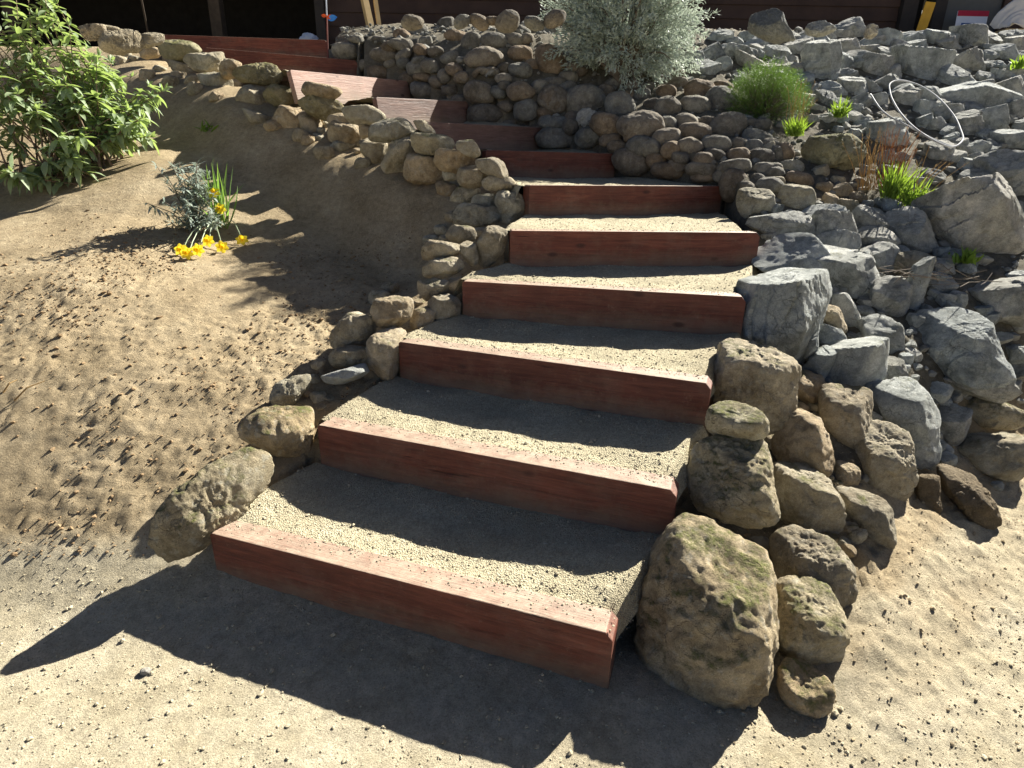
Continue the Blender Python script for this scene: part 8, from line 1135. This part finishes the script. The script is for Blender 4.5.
for i, p in enumerate(FL):
    p = Vector(p); f = Vector((rnd.uniform(-.1, .7), -1, rnd.uniform(.1, .9))).normalized(); sb = MB(); b = Vector((rnd.gauss(0, .03), rnd.gauss(0, .03), 0)); e = p-DB-f*.02
    md = b.lerp(e, .5)+Vector((0, 0, .16 if i > 1 else .04)); sb.tube([b.lerp(md, t).lerp(md.lerp(e, t), t) for t in [k/6 for k in range(7)]], .0035, 5)
    sb.build('stem', M['dstem'], root)
    u = f.orthogonal().normalized(); w = f.cross(u); pb = MB()
    for k in range(6):
        a = k*math.pi/3; d = (u*math.cos(a)+w*math.sin(a)); pb.leaf(-f*.0, (d+f*.12), f, .046, .034, .15, .2, 4)
    fo = pb.build('flower', M['petal'], root, True); fo.location = p-DB
    cb = MB(); n = 12; V = []; Fc = []
    for j, (h, rr) in enumerate(((0, .006), (.012, .010), (.024, .012), (.03, .017))):
        for k in range(n):
            a = 6.28318*k/n; q = rr*(1+(.12*math.sin(a*6) if j == 3 else 0)); V.append(f*h+(u*math.cos(a)+w*math.sin(a))*q)
    for j in range(3):
        for k in range(n): Fc.append((j*n+k, j*n+(k+1) % n, (j+1)*n+(k+1) % n, (j+1)*n+k))
    cb.add(V, Fc); cb.build('trumpet', M['cup'], fo, True)
root = empty('silver_leaved_plant', at_ground(*(-2.252, 4.275)), 'low plant with shiny blue grey leaves beside the daffodils', 'plant'); mb = MB(); st = MB()
for i in range(60):
    e = Vector((rnd.gauss(-.01, .11), rnd.gauss(-.06, .09), rnd.uniform(.02, .46))); 
    if e.z > .2: e.x = e.x*.6+.05
    st.tube([(0, 0, -.02), e*.5+Vector((0, 0, .03)), e], [.004, .003, .002], 4)
    for k in range(22):
        p = e*(1-.5*rnd.random()); mb.leaf(p, (rdir(-.6, .8)+e.normalized()*.3).normalized(), Vector((0, 0, 1)), rnd.uniform(.045, .085), rnd.uniform(.011, .018), .3, .2, 3)
st.build('stem', M['twig'], root); mb.build('foliage', M['blueleaf'], root, True)
# ---------------------------------------------------------------- hose
M['hose'] = flat('pale_hose', (.42, .43, .44), .75, .15, .35, 6)
def spline(P, closed, k=6):
    P = [Vector(p) for p in P]; n = len(P); out = []
    for i in range(n if closed else n-1):
        g = lambda j: P[j % n] if closed else P[max(0, min(n-1, j))]
        a, b, c, d = g(i-1), g(i), g(i+1), g(i+2)
        for q in range(k):
            t = q/k; out.append(.5*((2*b)+(c-a)*t+(2*a-5*b+4*c-d)*t*t+(3*b-a-3*c+d)*t**3))
    return out+([] if closed else [P[-1]])
HP = [(3.241,5.689,2.139),(3.300,5.82,2.21),(3.400,5.90,2.25),(3.500,5.89,2.24),(3.569,5.77,2.18),(3.58,5.544,2.069),(3.53,5.253,1.925),(3.444,5.014,1.809),(3.369,4.856,1.731),(3.254,4.76,1.68),(3.179,4.78,1.695),(3.128,4.907,1.757),(3.111,5.086,1.843),(3.133,5.310,1.953),(3.183,5.529,2.062)]
TL = [(3.10,5.72,2.12),(3.05,5.45,1.99),(3.05,5.30,1.92),(3.09,5.20,1.87),(3.13,5.06,1.81),(3.17,4.9,1.74),(3.25,4.78,1.68)]
mb = MB(); mb.tube([p+Vector((-.12, -.2, .075)) for p in spline(HP, True)], .0065, 8, True); mb.tube([p+Vector((-.12, -.2, .075)) for p in spline(TL, False)], .0065, 8)
tag(mb.build('hose', M['hose'], smooth=True, loc=(3.2, 5.3, 1.9)), 'pale hose looped in an oval lying over the grey rubble', 'hose')
# ---------------------------------------------------------------- house and things by it
M['siding'] = flat('dark_brown_siding', (.055, .032, .022), .7, .3, .3, 3, .003); M['dark'] = flat('interior_shade_colour', (.018, .017, .016), .9, .1, .2)  # interior colour is near black, standing in for indoor shade
M['trim'] = flat('dark_trim', (.035, .028, .022), .7, .3, .2); M['post'] = flat('weathered_post', (.06, .045, .03), .8, .2, .3); M['door'] = flat('grey_door', (.10, .10, .09), .6, .3, .1)
M['yellow_paint'] = flat('yellow_paint', (.62, .34, .02), .5, .4, .1); M['white'] = flat('white_card', (.88, .89, .92), .6, .3, .05); M['red'] = flat('red_card', (.6, .03, .06), .6, .3, .1); M['blue'] = flat('blue_print', (.1, .16, .35), .6, .3, .1)
M['rustred'] = flat('rust_red_paint', (.16, .05, .04), .7, .3, .2); M['bag'] = flat('bag', (.45, .5, .58), .5, .3, .2); M['tarp'] = flat('pale_tarp', (.66, .62, .55), .7, .3, .1, 3); M['lumber'] = flat('raw_lumber', (.42, .30, .14), .75, .2, .2, 6); M['orange'] = flat('orange_ribbon', (.7, .10, .02), .6, .3, .1); M['tape'] = flat('blue_ribbon', (.05, .22, .6), .6, .3, .1)
house = empty('house', (1.5, 10.3, 3.1), 'dark brown timber sided house across the top of the slope', 'house')
o = np.array((1.5, 10.3, 3.1))
def hb(boxes, name, mat, par=house):
    m = MB()
    for a, b in boxes: m.box(np.array(a)-o, np.array(b)-o)
    return m.build(name, mat, par)
# lapped boards: each board a wedge, thicker at its lower edge
m = MB()
for k in range(9):
    z = 3.0+k*.185; t = .028
    V = [(-2.9, 10.3-t, z), (5.72, 10.3-t, z), (5.72, 10.3-.006, z+.188), (-2.9, 10.3-.006, z+.188), (-2.9, 10.42, z), (5.72, 10.42, z), (5.72, 10.42, z+.188), (-2.9, 10.42, z+.188)]
    m.add([np.array(v)-o for v in V], [(0, 1, 2, 3), (5, 4, 7, 6), (0, 4, 5, 1), (3, 2, 6, 7), (1, 5, 6, 2), (0, 3, 7, 4)])
m.build('wall', M['siding'], house)
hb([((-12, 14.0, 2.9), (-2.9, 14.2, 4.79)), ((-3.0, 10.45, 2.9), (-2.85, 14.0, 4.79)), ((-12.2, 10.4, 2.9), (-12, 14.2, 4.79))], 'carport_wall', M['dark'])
hb([((-12.2, 10.25, 4.8), (9.5, 14.3, 4.92))], 'added_shade_roof', M['trim'])  # slab above the view, added to keep the carport dark
for x in (-4.55, -7.6): hb([((x, 10.0, 3.0), (x+.16, 10.16, 4.795))], 'post', M['post'])
hb([((-3.05, 10.2, 2.9), (-2.91, 10.44, 4.795))], 'trim_board', M['trim']); hb([((5.73, 10.2, 2.9), (5.95, 10.44, 4.795))], 'trim_board', M['trim'])
hb([((6.2, 10.2, 2.9), (6.38, 10.44, 4.795))], 'trim_board', M['trim'])
hb([((5.951, 10.5, 2.9), (6.199, 10.6, 4.795))], 'doorway_shade_panel', M['dark']); hb([((6.381, 10.3, 2.9), (7.25, 10.36, 4.795))], 'door', M['door']); hb([((7.251, 10.25, 2.9), (9.5, 10.44, 4.795))], 'wall', M['siding'])  # the opening is a near-black panel painted as shade
def boxthing(name, a, b, mat, label, cat, rot=(0, 0, 0)):
    a = np.array(a); b = np.array(b); c = (a+b)/2; m = MB(); m.box(a-c, b-c); q = m.build(name, mat); q.location = tuple(c); q.rotation_euler = rot
    bv = q.modifiers.new('bevel', 'BEVEL'); bv.width = .008; bv.segments = 2
    return tag(q, label, cat)
boxthing('spirit_level', (5.72, 9.7, 3.3), (5.86, 9.72, 3.86), M['yellow_paint'], 'yellow board standing upright against the dark house trim', 'board', (R_(6), R_(5), R_(-4)))
sg = boxthing('sign_card', (6.43, 9.98, 3.45), (6.88, 10.0, 3.83), M['white'], 'white card with red top strip and blue picture by the door', 'sign', (R_(-5), 0, 0))
for nm, a, b, mt in (('strip', (-.226, -.016, .12), (.226, -.0101, .19), 'red'), ('picture', (-.15, -.016, -.14), (.06, -.0101, .03), 'blue'), ('caption', (.08, -.016, -.12), (.19, -.0101, 0), 'blue')):
    m = MB(); m.box(a, b); m.build(nm, M[mt], sg)
# tarp: a crumpled pale sheet hanging off a heap
n = 26; S, T = np.meshgrid(np.linspace(0, 1, n), np.linspace(0, 1, n)); tx = 6.25+1.3*S+.12*T*(1-S); ty = 9.0+.5*S-.25*T+.02*noise2(S, T, 6, 3); tz = 3.40+.55*np.clip(1-T, 0, 1)**.8*(1-np.exp(-S*5))+.05*noise2(S, T, 5, 3)-.05*S
ii = np.arange(n*n).reshape(n, n); tp = mesh('tarp', np.stack([tx, ty, tz], -1).reshape(-1, 3), np.stack([ii[:-1, :-1], ii[:-1, 1:], ii[1:, 1:], ii[1:, :-1]], -1).reshape(-1, 4), M['tarp'], smooth=True)
sl_ = tp.modifiers.new('thick', 'SOLIDIFY'); sl_.thickness = .006; tag(tp, 'crumpled pale tarp draped at the frame corner by the house', 'tarp')
boxthing('lumber_board', (6.3, 8.75, 3.22), (7.6, 8.95, 3.36), M['lumber'], 'raw tan board lying below the pale tarp', 'board')
# leaning timbers, marker pole, bag, rod
def leaner(name, a, b, w, mat, label, cat):
    m = MB(); a = Vector(a); b = Vector(b); d = (b-a); L = d.length; m.box((-w/2, -w/2, 0), (w/2, w/2, L)); q = m.build(name, mat); q.location = a; q.rotation_euler = d.to_track_quat('Z', 'Y').to_euler(); return tag(q, label, cat)
leaner('leaning_stake', (-1.80, 8.35, 3.05), (-2.06, 8.75, 4.05), .075, M['lumber'], 'pale wooden stake leaning behind the shaded stone stack, thicker one', 'stake')
leaner('leaning_stake', (-1.70, 8.35, 3.05), (-1.86, 8.8, 3.75), .05, M['lumber'], 'pale wooden stake leaning behind the shaded stone stack, thinner one', 'stake')
r = empty('marker_pole', (-2.178, 7.62, 2.72), 'thin red and white marker pole with orange and blue ribbon by the top step', 'pole')
m = MB(); m.tube([(0, 0, -.1), (.03, 0, .42)], .009, 8); m.build('shaft', M['rustred'], r); m = MB(); m.tube([(.03, 0, .42), (.06, 0, 1.1)], .008, 8); m.build('shaft', M['bag'], r)
m = MB(); m.leaf((.03, -.012, .40), (1, -.2, .1), (0, -1, .2), .09, .05, .3, .1); m.leaf((.03, -.012, .41), (-1, -.2, .2), (0, -1, .2), .06, .04, .3, .1); m.build('ribbon', M['orange'], r)
m = MB(); m.leaf((.05, -.014, .38), (1, -.3, .3), (0, -1, .2), .10, .07, .3, .1); m.build('ribbon', M['tape'], r)
D, Fi = ICO[4]; P = D*np.array((.13, .10, .08))*(1+.25*fbm(D*2.2+5, 3))[:, None]; bg = mesh('plastic_bag', P, Fi, M['bag'], smooth=True, loc=(-2.80, 9.0, 3.14)); tag(bg, 'crumpled white bag lying by the marker pole', 'bag')
m = MB(); m.tube([(-4.73, 8.6, 3.0), (-4.77, 8.6, 4.4)], .012, 6); tag(m.build('metal_rod', M['post'], loc=(-4.73, 8.6, 3.1)), 'thin rod standing against the dark carport', 'rod')
D, Fi = ICO[4]; P = D*np.array((.017, .014, .011))*(1+.2*fbm(D*2+1, 2))[:, None]; tag(mesh('pebble', P, Fi, M['pale'], smooth=True, loc=at_ground(-1.19, 1.49, .006)), 'single pale pebble on the ground at the shadow edge before the bottom timber', 'pebble')
